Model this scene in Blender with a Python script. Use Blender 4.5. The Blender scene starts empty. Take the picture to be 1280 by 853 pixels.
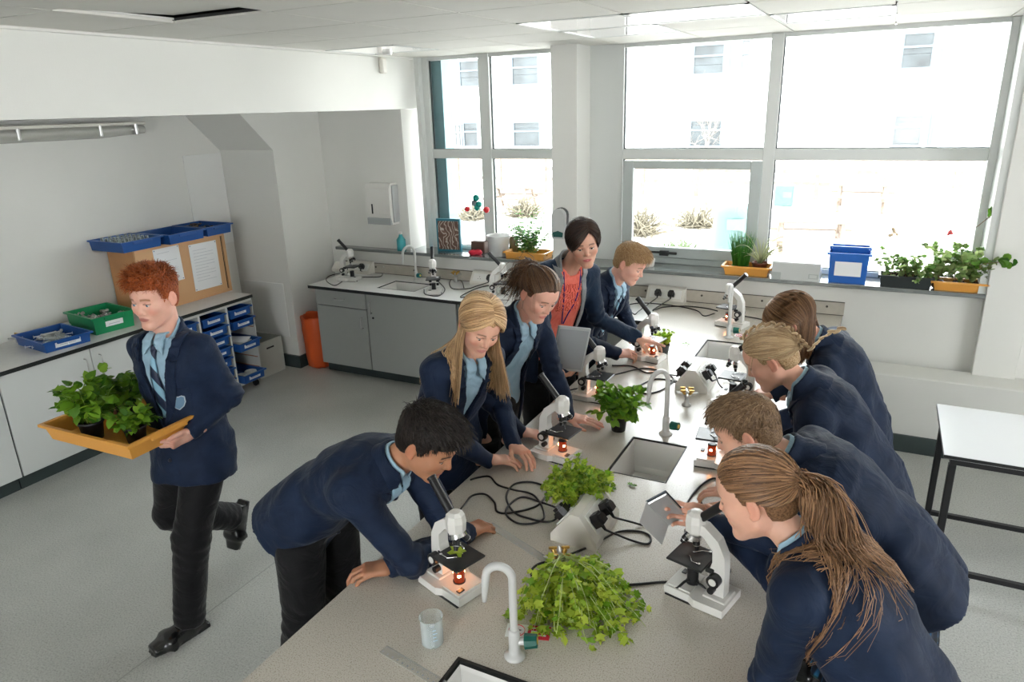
import bpy, math, random
import numpy as np
from mathutils import Vector, Matrix

random.seed(7)
rng = np.random.default_rng(7)
COL = bpy.context.scene.collection
PI = math.pi

# ------------------------------------------------------------------ camera
# (solved once from the room's own lines; world X runs along the window wall, Y towards it, Z up, metres)
FOC = 888.3
CR = np.array([[0.89143302, -0.11643772, 0.43793771],
               [0.45219018, 0.29151645, -0.84293665],
               [-0.02951642, 0.94945269, 0.31251938]])
CAM = np.array([0, 0, 2.35])


def ray(px, py):
    d = CR @ np.array([px - 640, -(py - 426.5), -FOC])
    return d / np.linalg.norm(d)


def at(px, py, x=None, y=None, z=None, d=None):
    """where the line of sight through a point of the photograph meets a plane of the room"""
    r = ray(px, py)
    if d is not None:
        return CAM + r * d
    k, v = (0, x) if x is not None else (1, y) if y is not None else (2, z)
    return CAM + r * ((v - CAM[k]) / r[k])


def proj(p):
    c = CR.T @ (np.array(p) - CAM)
    return (640 + FOC * c[0] / -c[2], 426.5 - FOC * c[1] / -c[2])


# ------------------------------------------------------------------ materials
MATS = {}


def new_mat(name):
    m = bpy.data.materials.new(name)
    m.use_nodes = True
    nt = m.node_tree
    return m, nt, nt.nodes['Principled BSDF']


def lnk(nt, a, b):
    nt.links.new(a, b)


def mat(name, col, rough=.5, metal=0., var=0., vscale=8., bump=0., bscale=60., spec=.5, sheen=0., trans=0., emit=None,
        estr=0., coat=0., alpha=1., detail=4., ior=1.45, sss=0.):
    if name in MATS:
        return MATS[name]
    m, nt, b = new_mat(name)
    b.inputs['Base Color'].default_value = (*col, 1)
    b.inputs['Roughness'].default_value = rough
    b.inputs['Metallic'].default_value = metal
    b.inputs['Specular IOR Level'].default_value = spec
    b.inputs['IOR'].default_value = ior
    b.inputs['Transmission Weight'].default_value = trans
    b.inputs['Sheen Weight'].default_value = sheen
    b.inputs['Coat Weight'].default_value = coat
    b.inputs['Alpha'].default_value = alpha
    if sss:
        b.inputs['Subsurface Weight'].default_value = sss
        b.inputs['Subsurface Radius'].default_value = (.01, .004, .002)
    if emit:
        b.inputs['Emission Color'].default_value = (*emit, 1)
        b.inputs['Emission Strength'].default_value = estr
    if var or bump:
        tc = nt.nodes.new('ShaderNodeTexCoord')
    if var:
        n = nt.nodes.new('ShaderNodeTexNoise')
        n.inputs['Scale'].default_value = vscale
        n.inputs['Detail'].default_value = detail
        lnk(nt, tc.outputs['Object'], n.inputs['Vector'])
        r = nt.nodes.new('ShaderNodeMapRange')
        r.inputs[1].default_value = .3
        r.inputs[2].default_value = .7
        r.inputs[3].default_value = 1 - var
        r.inputs[4].default_value = 1 + var
        lnk(nt, n.outputs['Fac'], r.inputs[0])
        mx = nt.nodes.new('ShaderNodeVectorMath')
        mx.operation = 'SCALE'
        mx.inputs[0].default_value = col
        lnk(nt, r.outputs[0], mx.inputs['Scale'])
        lnk(nt, mx.outputs[0], b.inputs['Base Color'])
    if bump:
        n = nt.nodes.new('ShaderNodeTexNoise')
        n.inputs['Scale'].default_value = bscale
        n.inputs['Detail'].default_value = 3
        lnk(nt, tc.outputs['Object'], n.inputs['Vector'])
        bp = nt.nodes.new('ShaderNodeBump')
        bp.inputs['Strength'].default_value = bump
        bp.inputs['Distance'].default_value = .005
        lnk(nt, n.outputs['Fac'], bp.inputs['Height'])
        lnk(nt, bp.outputs[0], b.inputs['Normal'])
    MATS[name] = m
    return m


def ramp(nt, fac, stops):
    r = nt.nodes.new('ShaderNodeValToRGB')
    e = r.color_ramp.elements
    while len(e) > 1:
        e.remove(e[-1])
    e[0].position = stops[0][0]
    e[0].color = (*stops[0][1], 1)
    for p, c in stops[1:]:
        q = e.new(p)
        q.color = (*c, 1)
    lnk(nt, fac, r.inputs[0])
    return r.outputs[0]


# ------------------------------------------------------------------ mesh builder
class MB:
    """collects shapes into one mesh; every face keeps a material slot and a smooth flag"""

    def __init__(self):
        self.V, self.F, self.M, self.S, self.n = [], [], [], [], 0

    def add(self, V, F, m=0, smooth=False):
        V = np.asarray(V, float).reshape(-1, 3)
        self.V.append(V)
        n = self.n
        self.F += [tuple(int(i) + n for i in f) for f in F]
        self.M += [m] * len(F)
        self.S += [smooth] * len(F)
        self.n += len(V)
        return self

    def box(self, lo, hi, m=0, T=None, bev=0.):
        lo, hi = np.array(lo, float), np.array(hi, float)
        if bev > 0:
            return self.rbox((lo + hi) / 2, (hi - lo) / 2, bev, m, T)
        V = np.array([[(lo, hi)[i][0], (lo, hi)[j][1], (lo, hi)[k][2]] for i in (0, 1) for j in (0, 1) for k in (0, 1)])
        if T is not None:
            V = xf(T, V)
        return self.add(V, [(0, 1, 3, 2), (4, 6, 7, 5), (0, 4, 5, 1), (2, 3, 7, 6), (0, 2, 6, 4), (1, 5, 7, 3)], m)

    def rbox(self, c, h, r, m=0, T=None):
        """box with chamfered edges"""
        c, h = np.array(c, float), np.array(h, float)
        r = min(r, min(h) * .98)
        V, idx = [], {}
        for sx in (-1, 1):
            for sy in (-1, 1):
                for sz in (-1, 1):
                    for ax in range(3):
                        p = np.array([sx, sy, sz]) * h
                        for a in range(3):
                            if a != ax:
                                p[a] -= (sx, sy, sz)[a] * r
                        idx[(sx, sy, sz, ax)] = len(V)
                        V.append(c + p)
        F = []
        for ax in range(3):
            o = [a for a in range(3) if a != ax]
            for s in (-1, 1):
                def k(u, v):
                    q = [0, 0, 0]
                    q[ax] = s
                    q[o[0]], q[o[1]] = u, v
                    return idx[(*q, ax)]
                F.append((k(-1, -1), k(1, -1), k(1, 1), k(-1, 1)))
        for ax in range(3):
            o = [a for a in range(3) if a != ax]
            for u in (-1, 1):
                for v in (-1, 1):
                    def k2(s, face):
                        q = [0, 0, 0]
                        q[ax] = s
                        q[o[0]], q[o[1]] = u, v
                        return idx[(*q, face)]
                    F.append((k2(-1, o[0]), k2(1, o[0]), k2(1, o[1]), k2(-1, o[1])))
        for sx in (-1, 1):
            for sy in (-1, 1):
                for sz in (-1, 1):
                    F.append(tuple(idx[(sx, sy, sz, a)] for a in range(3)))
        V = np.array(V)
        # outward winding
        G = []
        for f in F:
            P_ = V[list(f)]
            nn = np.cross(P_[1] - P_[0], P_[2] - P_[0])
            G.append(f if nn @ (P_.mean(0) - c) > 0 else f[::-1])
        if T is not None:
            V = xf(T, V)
        return self.add(V, G, m)

    def tube(self, pts, r, n=8, m=0, cap=True, smooth=True, closed=False, flat=1.):
        pts = np.asarray(pts, float)
        N = len(pts)
        r = np.broadcast_to(np.asarray(r, float), (N,))
        if closed:
            t = np.roll(pts, -1, 0) - np.roll(pts, 1, 0)
        else:
            t = np.gradient(pts, axis=0)
        t /= np.linalg.norm(t, axis=1)[:, None] + 1e-12
        u = np.zeros_like(t)
        a = np.array([0, 0, 1.]) if abs(t[0][2]) < .9 else np.array([1., 0, 0])
        for i in range(N):
            a = a - (a @ t[i]) * t[i]
            a /= np.linalg.norm(a) + 1e-12
            u[i] = a
        w = np.cross(t, u)
        ang = np.arange(n) * 2 * PI / n
        V = pts[:, None] + r[:, None, None] * (np.cos(ang)[None, :, None] * u[:, None] + flat * np.sin(ang)[None, :, None] * w[:, None])
        F = []
        for i in range(N if closed else N - 1):
            i2 = (i + 1) % N
            for k in range(n):
                k2 = (k + 1) % n
                F.append((i * n + k, i * n + k2, i2 * n + k2, i2 * n + k))
        if cap and not closed:
            F.append(tuple(range(n))[::-1])
            F.append(tuple((N - 1) * n + k for k in range(n)))
        return self.add(V.reshape(-1, 3), F, m, smooth)

    def cyl(self, a, b, r, r2=None, n=20, m=0, smooth=True):
        """cylinder or cone with flat caps that keep a hard edge"""
        a, b = np.array(a, float), np.array(b, float)
        r2 = r if r2 is None else r2
        d = (b - a) / np.linalg.norm(b - a)
        u = np.cross(d, [0, 0, 1.] if abs(d[2]) < .9 else [1., 0, 0])
        u /= np.linalg.norm(u)
        w = np.cross(d, u)
        ang = np.arange(n) * 2 * PI / n
        ring = np.cos(ang)[:, None] * u + np.sin(ang)[:, None] * w
        self.add(np.vstack([a + r * ring, b + r2 * ring]), [(k, (k + 1) % n, n + (k + 1) % n, n + k) for k in range(n)], m, smooth)
        self.add(a + r * ring, [tuple(range(n))[::-1]], m)
        self.add(b + r2 * ring, [tuple(range(n))], m)
        return self

    def lathe(self, prof, c=(0, 0, 0), n=28, m=0, smooth=True, T=None, sx=1., sy=1.):
        prof = np.array(prof, float)
        ang = np.arange(n) * 2 * PI / n
        V = np.stack([prof[:, 0][:, None] * np.cos(ang) * sx, prof[:, 0][:, None] * np.sin(ang) * sy, np.broadcast_to(prof[:, 1][:, None], (len(prof), n))], -1).reshape(-1, 3) + np.array(c)
        F = []
        for i in range(len(prof) - 1):
            for k in range(n):
                k2 = (k + 1) % n
                F.append((i * n + k, i * n + k2, (i + 1) * n + k2, (i + 1) * n + k))
        if prof[0][0] > 1e-6:
            F.append(tuple(range(n))[::-1])
        if prof[-1][0] > 1e-6:
            F.append(tuple((len(prof) - 1) * n + k for k in range(n)))
        if T is not None:
            V = xf(T, V)
        return self.add(V, F, m, smooth)

    def prism(self, poly, z0, z1, m=0, T=None, axis=2):
        """polygon extruded along an axis"""
        poly = np.array(poly, float)
        n = len(poly)
        area = sum(poly[i][0] * poly[(i + 1) % n][1] - poly[(i + 1) % n][0] * poly[i][1] for i in range(n))
        if area < 0:
            poly = poly[::-1]
        V = np.array([[p[0], p[1], z0] for p in poly] + [[p[0], p[1], z1] for p in poly])
        if axis == 0:
            V = V[:, [2, 0, 1]]
        elif axis == 1:
            V = V[:, [0, 2, 1]]
        if T is not None:
            V = xf(T, V)
        F = [tuple(range(n))[::-1], tuple(range(n, 2 * n))] + [(k, (k + 1) % n, n + (k + 1) % n, n + k) for k in range(n)]
        if axis == 1:
            F = [f[::-1] for f in F]
        return self.add(V, F, m)

    def sph(self, c, r, m=0, n=12, sc=(1, 1, 1)):
        prof = [(max(1e-4, math.sin(PI * i / n)) * 1., -math.cos(PI * i / n)) for i in range(n + 1)]
        prof[0] = (0.0, -1)
        prof[-1] = (0.0, 1)
        k = self.n
        self.lathe([(p[0] * r, p[1] * r) for p in prof], (0, 0, 0), n=2 * n, m=m)
        self.V[-1] = self.V[-1] * np.array(sc) + np.array(c)
        return self

    def move(self, T):
        self.V = [xf(T, v) for v in self.V]
        return self

    def build(self, name, mats, parent=None, loc=None, kind=None):
        me = bpy.data.meshes.new(name)
        V = np.vstack(self.V)
        me.from_pydata(V.tolist(), [], self.F)
        if not isinstance(mats, (list, tuple)):
            mats = [mats]
        for mm in mats:
            me.materials.append(mm)
        me.polygons.foreach_set('material_index', self.M)
        me.polygons.foreach_set('use_smooth', self.S)
        me.validate()
        me.update()
        o = bpy.data.objects.new(name, me)
        COL.objects.link(o)
        if parent is not None:
            o.parent = parent
        if loc is not None:
            o.location = loc
        if kind:
            o['kind'] = kind
        return o


def xf(T, V):
    V = np.asarray(V, float).reshape(-1, 3)
    T = np.array(T, float)
    return V @ T[:3, :3].T + T[:3, 3]


def TR(loc=(0, 0, 0), rz=0., rx=0., ry=0., s=1.):
    M = Matrix.Translation(Vector([float(v) for v in loc])) @ Matrix.Rotation(rz, 4, 'Z') @ Matrix.Rotation(ry, 4, 'Y') @ Matrix.Rotation(rx, 4, 'X') @ Matrix.Diagonal((s, s, s, 1))
    return np.array(M)


def tag(o, label=None, cat=None, group=None, kind=None):
    if label:
        o['label'] = label
    if cat:
        o['category'] = cat
    if group:
        o['group'] = group
    if kind:
        o['kind'] = kind
    return o


def thing(name, label, cat, loc=(0, 0, 0), rz=0., group=None):
    o = bpy.data.objects.new(name, None)
    o.empty_display_size = .05
    COL.objects.link(o)
    o.location = [float(v) for v in loc]
    o.rotation_euler = (0, 0, rz)
    tag(o, label, cat, group)
    return o


def copy_tree(o, parent=None):
    c = o.copy()
    COL.objects.link(c)
    if parent is not None:
        c.parent = parent
    for ch in list(o.children):
        copy_tree(ch, c)
    return c


def dup(o, loc, rz=0., label=None, group=None, tilt=None):
    c = copy_tree(o)
    c.location = [float(v) for v in loc]
    c.rotation_euler = (0, 0, rz)
    if label:
        c['label'] = label
    if group:
        c['group'] = group
    return c


def catmull(pts, n=8, closed=False):
    pts = np.asarray(pts, float)
    if closed:
        Q = np.vstack([pts[-1], pts, pts[0], pts[1]])
    else:
        Q = np.vstack([2 * pts[0] - pts[1], pts, 2 * pts[-1] - pts[-2]])
    out = []
    for i in range(1, len(Q) - 2):
        p0, p1, p2, p3 = Q[i - 1:i + 3]
        for k in range(n):
            t = k / n
            out.append(.5 * (2 * p1 + (p2 - p0) * t + (2 * p0 - 5 * p1 + 4 * p2 - p3) * t * t + (3 * p1 - p0 - 3 * p2 + p3) * t ** 3))
    if not closed:
        out.append(pts[-1])
    return np.array(out)
# ------------------------------------------------------------------ implicit shapes -> smooth continuous meshes
def nrm(v):
    v = np.asarray(v, float)
    return v / (np.linalg.norm(v) + 1e-12)


def vlen(a):
    return np.sqrt(np.einsum('ij,ij->i', a, a))


def s_cap(p, a, b, ra, rb):
    a, b = np.asarray(a, float), np.asarray(b, float)
    d = b - a
    t = np.clip((p - a) @ d / (d @ d + 1e-12), 0, 1)
    return vlen(p - a - t[:, None] * d) - (ra + (rb - ra) * t)


def s_ell(p, c, r, R=None):
    q = p - np.asarray(c, float)
    if R is not None:
        q = q @ R
    r = np.asarray(r, float)
    k0 = vlen(q / r)
    k1 = vlen(q / (r * r)) + 1e-9
    return k0 * (k0 - 1) / k1


def s_rbox(p, c, h, r, R=None):
    q = p - np.asarray(c, float)
    if R is not None:
        q = q @ R
    q = np.abs(q) - (np.asarray(h) - r)
    return vlen(np.maximum(q, 0)) + np.minimum(q.max(1), 0) - r


def smin(a, b, k):
    h = np.clip(.5 + .5 * (b - a) / k, 0, 1)
    return b + (a - b) * h - k * h * (1 - h)


def smax(a, b, k):
    return -smin(-a, -b, k)


def s_loft(p, st, k=.02, ex=2.2):
    """st: (centre, unit side, half width, unit front, half depth); flat ends"""
    out = None
    for i in range(len(st) - 1):
        c0, u0, a0, w0, b0 = st[i]
        c1, u1, a1, w1, b1 = st[i + 1]
        c0 = np.asarray(c0, float)
        d = np.asarray(c1, float) - c0
        L = np.linalg.norm(d)
        dn = d / L
        s = (p - c0) @ dn
        t = np.clip(s / L, 0, 1)[:, None]
        q = p - c0 - t * d
        e = s - t[:, 0] * L
        # inner joints overlap a little so that a bent trunk stays closed
        e = np.where(e > 0, np.maximum(e - (.008 if i < len(st) - 2 else 0), 0), np.maximum(-e - (.008 if i else 0), 0))
        u = u0 + (u1 - u0) * t
        w = w0 + (w1 - w0) * t
        a = a0 + (a1 - a0) * t[:, 0]
        b = b0 + (b1 - b0) * t[:, 0]
        x = np.abs(np.einsum('ij,ij->i', q, u)) / a
        y = np.abs(np.einsum('ij,ij->i', q, w)) / b
        r = (x ** ex + y ** ex) ** (1 / ex)
        d2 = (r - 1) * np.minimum(a, b)
        dd = np.where(e > 1e-6, np.sqrt(np.maximum(d2, 0) ** 2 + e * e), d2)
        dd = np.where((e <= 1e-6), d2, dd)
        out = dd if out is None else smin(out, dd, k)
    return out


def fold(p, s=1., seed=0):
    """soft cloth folds, about -1..1"""
    q = p * s + seed * 1.37
    a = np.sin(q[:, 0] * 23 + 2.1 * np.sin(q[:, 2] * 11 + 1.3) + 1.2 * np.sin(q[:, 1] * 17))
    b = np.sin(q[:, 1] * 29 + 1.9 * np.sin(q[:, 0] * 13 - .7) + 8 * q[:, 2])
    c = np.sin(q[:, 2] * 31 + 2.3 * np.sin(q[:, 1] * 9 + q[:, 0] * 7))
    return (a + b + c) / 3


def surfnet(f, lo, hi, h, lip=1.6):
    lo, hi = np.asarray(lo, float), np.asarray(hi, float)
    B = 4
    nb = np.maximum(1, np.ceil((hi - lo) / (h * B)).astype(int))
    n = nb * B + 1
    ax = [lo[i] + h * np.arange(n[i]) for i in range(3)]
    cx = [lo[i] + h * B * (np.arange(nb[i]) + .5) for i in range(3)]
    G = np.stack(np.meshgrid(*cx, indexing='ij'), -1).reshape(-1, 3)
    cv = f(G).reshape(nb)
    near = np.abs(cv) < B * h * .87 * lip
    val = np.repeat(np.repeat(np.repeat(cv, B, 0), B, 1), B, 2)
    val = np.pad(val, ((0, 1), (0, 1), (0, 1)), mode='edge')
    msk = np.zeros(n, bool)
    nf = np.repeat(np.repeat(np.repeat(near, B, 0), B, 1), B, 2)
    for dx in (0, 1):
        for dy in (0, 1):
            for dz in (0, 1):
                msk[dx:dx + nf.shape[0], dy:dy + nf.shape[1], dz:dz + nf.shape[2]] |= nf
    I = np.argwhere(msk)
    P_ = lo + I * h
    out = np.empty(len(P_))
    for s in range(0, len(P_), 200000):
        out[s:s + 200000] = f(P_[s:s + 200000])
    val[msk] = out
    ins = val < 0
    c = np.zeros(n - 1, int)
    for dx in (0, 1):
        for dy in (0, 1):
            for dz in (0, 1):
                c += ins[dx:n[0] - 1 + dx, dy:n[1] - 1 + dy, dz:n[2] - 1 + dz]
    act = (c > 0) & (c < 8)
    A = np.argwhere(act)
    idx = np.full(n - 1, -1)
    idx[act] = np.arange(len(A))
    cor = [(0, 0, 0), (1, 0, 0), (0, 1, 0), (1, 1, 0), (0, 0, 1), (1, 0, 1), (0, 1, 1), (1, 1, 1)]
    cvv = np.stack([val[A[:, 0] + a, A[:, 1] + b, A[:, 2] + g] for a, b, g in cor], 1)
    acc = np.zeros((len(A), 3))
    cnt = np.zeros(len(A))
    for i in range(8):
        for j in range(i + 1, 8):
            if sum(abs(cor[i][k] - cor[j][k]) for k in range(3)) != 1:
                continue
            va, vb = cvv[:, i], cvv[:, j]
            m = (va < 0) != (vb < 0)
            t = np.where(m, va / np.where(m, va - vb, 1), 0)
            pos = np.array(cor[i]) + t[:, None] * (np.array(cor[j]) - np.array(cor[i]))
            acc += pos * m[:, None]
            cnt += m
    V = lo + (A + acc / np.maximum(cnt, 1)[:, None]) * h
    F = []
    for axn in range(3):
        sl0 = [slice(1, n[k] - 1) for k in range(3)]
        sl1 = [slice(1, n[k] - 1) for k in range(3)]
        sl0[axn] = slice(0, n[axn] - 1)
        sl1[axn] = slice(1, n[axn])
        a, b = ins[tuple(sl0)], ins[tuple(sl1)]
        off = np.array([1, 1, 1])
        off[axn] = 0
        u, w = [(1, 2), (2, 0), (0, 1)][axn]
        for flag in (True, False):
            E = np.argwhere((a == flag) & (b != flag)) + off
            if len(E) == 0:
                continue
            du, dw = np.zeros(3, int), np.zeros(3, int)
            du[u], dw[w] = 1, 1
            q = [E - du - dw, E - dw, E, E - du]
            Q = np.stack([idx[x[:, 0], x[:, 1], x[:, 2]] for x in q], 1)
            if not flag:
                Q = Q[:, ::-1]
            F.append(Q[(Q >= 0).all(1)])
    F = np.vstack(F) if F else np.zeros((0, 4), int)
    return V, F


def relax(V, F, it=2, lam=.5):
    for _ in range(it):
        acc = np.zeros_like(V)
        cnt = np.zeros(len(V))
        for k in range(4):
            a, b = F[:, k], F[:, (k + 1) % 4]
            np.add.at(acc, a, V[b])
            np.add.at(acc, b, V[a])
            np.add.at(cnt, a, 1)
            np.add.at(cnt, b, 1)
        V = V * (1 - lam) + lam * acc / np.maximum(cnt, 1)[:, None]
    return V


def mesh_obj(name, parts, mats, parent=None, smooth=True):
    """parts: list of (V, F, colour array or None, material slot); one mesh object"""
    if not isinstance(mats, (list, tuple)):
        mats = [mats]
    Vs, Fs, Cs, Ms, n = [], [], [], [], 0
    anyc = any(p[2] is not None for p in parts)
    for V, F, C_, m in parts:
        Vs.append(V)
        Fs.append(np.asarray(F) + n)
        Ms.append(np.full(len(F), m))
        if anyc:
            Cs.append(C_ if C_ is not None else np.ones((len(V), 3)))
        n += len(V)
    V = np.vstack(Vs)
    F = np.vstack(Fs)
    me = bpy.data.meshes.new(name)
    me.vertices.add(len(V))
    me.vertices.foreach_set('co', V.astype(np.float32).ravel())
    k = F.shape[1]
    me.loops.add(F.size)
    me.loops.foreach_set('vertex_index', F.astype(np.int32).ravel())
    me.polygons.add(len(F))
    me.polygons.foreach_set('loop_start', np.arange(0, F.size, k, dtype=np.int32))
    me.polygons.foreach_set('loop_total', np.full(len(F), k, dtype=np.int32))
    for mm in mats:
        me.materials.append(mm)
    me.update(calc_edges=True)
    me.polygons.foreach_set('material_index', np.concatenate(Ms).astype(np.int32))
    me.polygons.foreach_set('use_smooth', np.full(len(F), smooth))
    if anyc:
        ca = me.color_attributes.new('pigment', 'FLOAT_COLOR', 'POINT')
        ca.data.foreach_set('color', np.hstack([np.vstack(Cs), np.ones((len(V), 1))]).astype(np.float32).ravel())
    me.validate()
    o = bpy.data.objects.new(name, me)
    COL.objects.link(o)
    if parent is not None:
        o.parent = parent
    return o
# ------------------------------------------------------------------ people
def skin_mat(name, col, lip):
    m, nt, b = new_mat(name)
    a = nt.nodes.new('ShaderNodeAttribute')
    a.attribute_name = 'pigment'
    b.inputs['Roughness'].default_value = .52
    b.inputs['Subsurface Weight'].default_value = .12
    b.inputs['Subsurface Radius'].default_value = (.012, .004, .002)
    b.inputs['Subsurface Scale'].default_value = .5
    tc = nt.nodes.new('ShaderNodeTexCoord')
    n = nt.nodes.new('ShaderNodeTexNoise')
    n.inputs['Scale'].default_value = 45
    lnk(nt, tc.outputs['Object'], n.inputs['Vector'])
    r = nt.nodes.new('ShaderNodeMapRange')
    r.inputs[3].default_value = .93
    r.inputs[4].default_value = 1.07
    lnk(nt, n.outputs['Fac'], r.inputs[0])
    mx = nt.nodes.new('ShaderNodeVectorMath')
    mx.operation = 'SCALE'
    lnk(nt, a.outputs['Color'], mx.inputs[0])
    lnk(nt, r.outputs[0], mx.inputs['Scale'])
    lnk(nt, mx.outputs[0], b.inputs['Base Color'])
    return m


SKIN = skin_mat('skin', None, None)


def cloth_mat(name, c1, c2, rough=.72, sheen=.06, scale=900, wrinkle=.5):
    m, nt, b = new_mat(name)
    b.inputs['Roughness'].default_value = rough
    b.inputs['Sheen Weight'].default_value = sheen
    b.inputs['Sheen Roughness'].default_value = .4
    b.inputs['Specular IOR Level'].default_value = .22
    tc = nt.nodes.new('ShaderNodeTexCoord')
    n = nt.nodes.new('ShaderNodeTexNoise')
    n.inputs['Scale'].default_value = 14
    n.inputs['Detail'].default_value = 8
    lnk(nt, tc.outputs['Object'], n.inputs['Vector'])
    lnk(nt, ramp(nt, n.outputs['Fac'], [(.3, c1), (.7, c2)]), b.inputs['Base Color'])
    w = nt.nodes.new('ShaderNodeTexNoise')
    w.inputs['Scale'].default_value = 9
    w.inputs['Detail'].default_value = 3
    w.inputs['Distortion'].default_value = 1.5
    lnk(nt, tc.outputs['Object'], w.inputs['Vector'])
    bp = nt.nodes.new('ShaderNodeBump')
    bp.inputs['Strength'].default_value = wrinkle
    bp.inputs['Distance'].default_value = .02
    lnk(nt, w.outputs['Fac'], bp.inputs['Height'])
    v = nt.nodes.new('ShaderNodeTexNoise')
    v.inputs['Scale'].default_value = scale
    lnk(nt, tc.outputs['Object'], v.inputs['Vector'])
    b2 = nt.nodes.new('ShaderNodeBump')
    b2.inputs['Strength'].default_value = .25
    b2.inputs['Distance'].default_value = .001
    lnk(nt, v.outputs['Fac'], b2.inputs['Height'])
    lnk(nt, bp.outputs[0], b2.inputs['Normal'])
    lnk(nt, b2.outputs[0], b.inputs['Normal'])
    return m


NAVY = cloth_mat('navy_wool', (.0045, .0115, .031), (.009, .020, .050))
NAVY2 = cloth_mat('navy_cardigan', (.008, .019, .042), (.011, .028, .06))
BLACKC = cloth_mat('black_trouser_cloth', (.004, .004, .005), (.008, .008, .009), sheen=.15)
SHIRT = cloth_mat('pale_blue_shirt', (.27, .42, .53), (.34, .49, .60), rough=.7, sheen=.1)
CORAL = cloth_mat('coral_blouse', (.90, .17, .12), (.97, .26, .19), rough=.6, sheen=.1)
GREYL = cloth_mat('grey_lining', (.2, .21, .22), (.28, .29, .30), rough=.6)


def tartan_mat():
    m, nt, b = new_mat('blue_tartan')
    b.inputs['Roughness'].default_value = .8
    tc = nt.nodes.new('ShaderNodeTexCoord')
    w = nt.nodes.new('ShaderNodeTexWave')
    w.inputs['Scale'].default_value = 6
    w.bands_direction = 'Y'
    lnk(nt, tc.outputs['Object'], w.inputs['Vector'])
    c = ramp(nt, w.outputs['Fac'], [(.0, (.005, .012, .03)), (.45, (.005, .012, .03)), (.55, (.02, .14, .30)), (.8, (.03, .2, .42)), (.9, (.005, .02, .05))])
    w2 = nt.nodes.new('ShaderNodeTexWave')
    w2.inputs['Scale'].default_value = 4
    w2.bands_direction = 'Z'
    lnk(nt, tc.outputs['Object'], w2.inputs['Vector'])
    c2 = ramp(nt, w2.outputs['Fac'], [(.0, (.35, .35, .4)), (.8, (1, 1, 1)), (.95, (.9, .55, .3))])
    mx = nt.nodes.new('ShaderNodeMix')
    mx.data_type = 'RGBA'
    mx.blend_type = 'MULTIPLY'
    mx.inputs[0].default_value = 1
    lnk(nt, c, mx.inputs[6])
    lnk(nt, c2, mx.inputs[7])
    lnk(nt, mx.outputs[2], b.inputs['Base Color'])
    return m


TARTAN = tartan_mat()


def tie_mat():
    m, nt, b = new_mat('striped_school_tie')
    b.inputs['Roughness'].default_value = .5
    tc = nt.nodes.new('ShaderNodeTexCoord')
    w = nt.nodes.new('ShaderNodeTexWave')
    w.inputs['Scale'].default_value = 5.5
    w.bands_direction = 'DIAGONAL'
    lnk(nt, tc.outputs['Object'], w.inputs['Vector'])
    lnk(nt, ramp(nt, w.outputs['Fac'], [(0, (.01, .018, .05)), (.5, (.01, .018, .05)), (.56, (.22, .42, .55)), (1, (.22, .42, .55))]), b.inputs['Base Color'])
    return m


TIE = tie_mat()
LEATHER = mat('black_shoe_leather', (.01, .01, .011), rough=.22, var=.3, vscale=30, coat=.3)
WHITEC = mat('white_cotton', (.75, .76, .78), rough=.8)
EYEW = mat('eye_white', (.52, .49, .47), rough=.2)
IRIS_BR = mat('brown_iris', (.04, .018, .008), rough=.08)
IRIS_BL = mat('blue_iris', (.06, .12, .18), rough=.08)


def hair_mat(name, dark, light, rough=.42):
    m, nt, b = new_mat(name)
    b.inputs['Roughness'].default_value = rough
    b.inputs['Specular IOR Level'].default_value = .45
    g = nt.nodes.new('ShaderNodeNewGeometry')
    mid = tuple((a + c) / 2 for a, c in zip(dark, light))
    lnk(nt, ramp(nt, g.outputs['Random Per Island'], [(0, dark), (.5, mid), (1, light)]), b.inputs['Base Color'])
    return m


def hair_mass(matl):
    """the close-packed hair beneath the loose locks: same colours, finer streaks"""
    nm = matl.name + '_mass'
    if nm in MATS:
        return MATS[nm]
    src = [x for x in matl.node_tree.nodes if x.type == 'VALTORGB'][0].color_ramp.elements
    m, nt, b = new_mat(nm)
    b.inputs['Roughness'].default_value = .6
    b.inputs['Specular IOR Level'].default_value = .25
    tc = nt.nodes.new('ShaderNodeTexCoord')
    n = nt.nodes.new('ShaderNodeTexNoise')
    n.inputs['Scale'].default_value = 190
    n.inputs['Detail'].default_value = 2
    lnk(nt, tc.outputs['Object'], n.inputs['Vector'])
    lnk(nt, ramp(nt, n.outputs['Fac'], [(.35, tuple(src[0].color)[:3]), (.62, tuple(src[1].color)[:3])]), b.inputs['Base Color'])
    bp = nt.nodes.new('ShaderNodeBump')
    bp.inputs['Strength'].default_value = .8
    bp.inputs['Distance'].default_value = .004
    lnk(nt, n.outputs['Fac'], bp.inputs['Height'])
    lnk(nt, bp.outputs[0], b.inputs['Normal'])
    MATS[nm] = m
    return m


def frame3(fwd, up):
    """columns: right-hand side (+x), forward (+y), up (+z)"""
    f = nrm(fwd)
    u = np.asarray(up, float)
    u = nrm(u - (u @ f) * f)
    return np.stack([np.cross(f, u), f, u], 1)


# ---- head, in its own frame: +y face, +z up
CRC, CRR = np.array([0, -.014, .034]), np.array([.0765, .097, .087])


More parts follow.
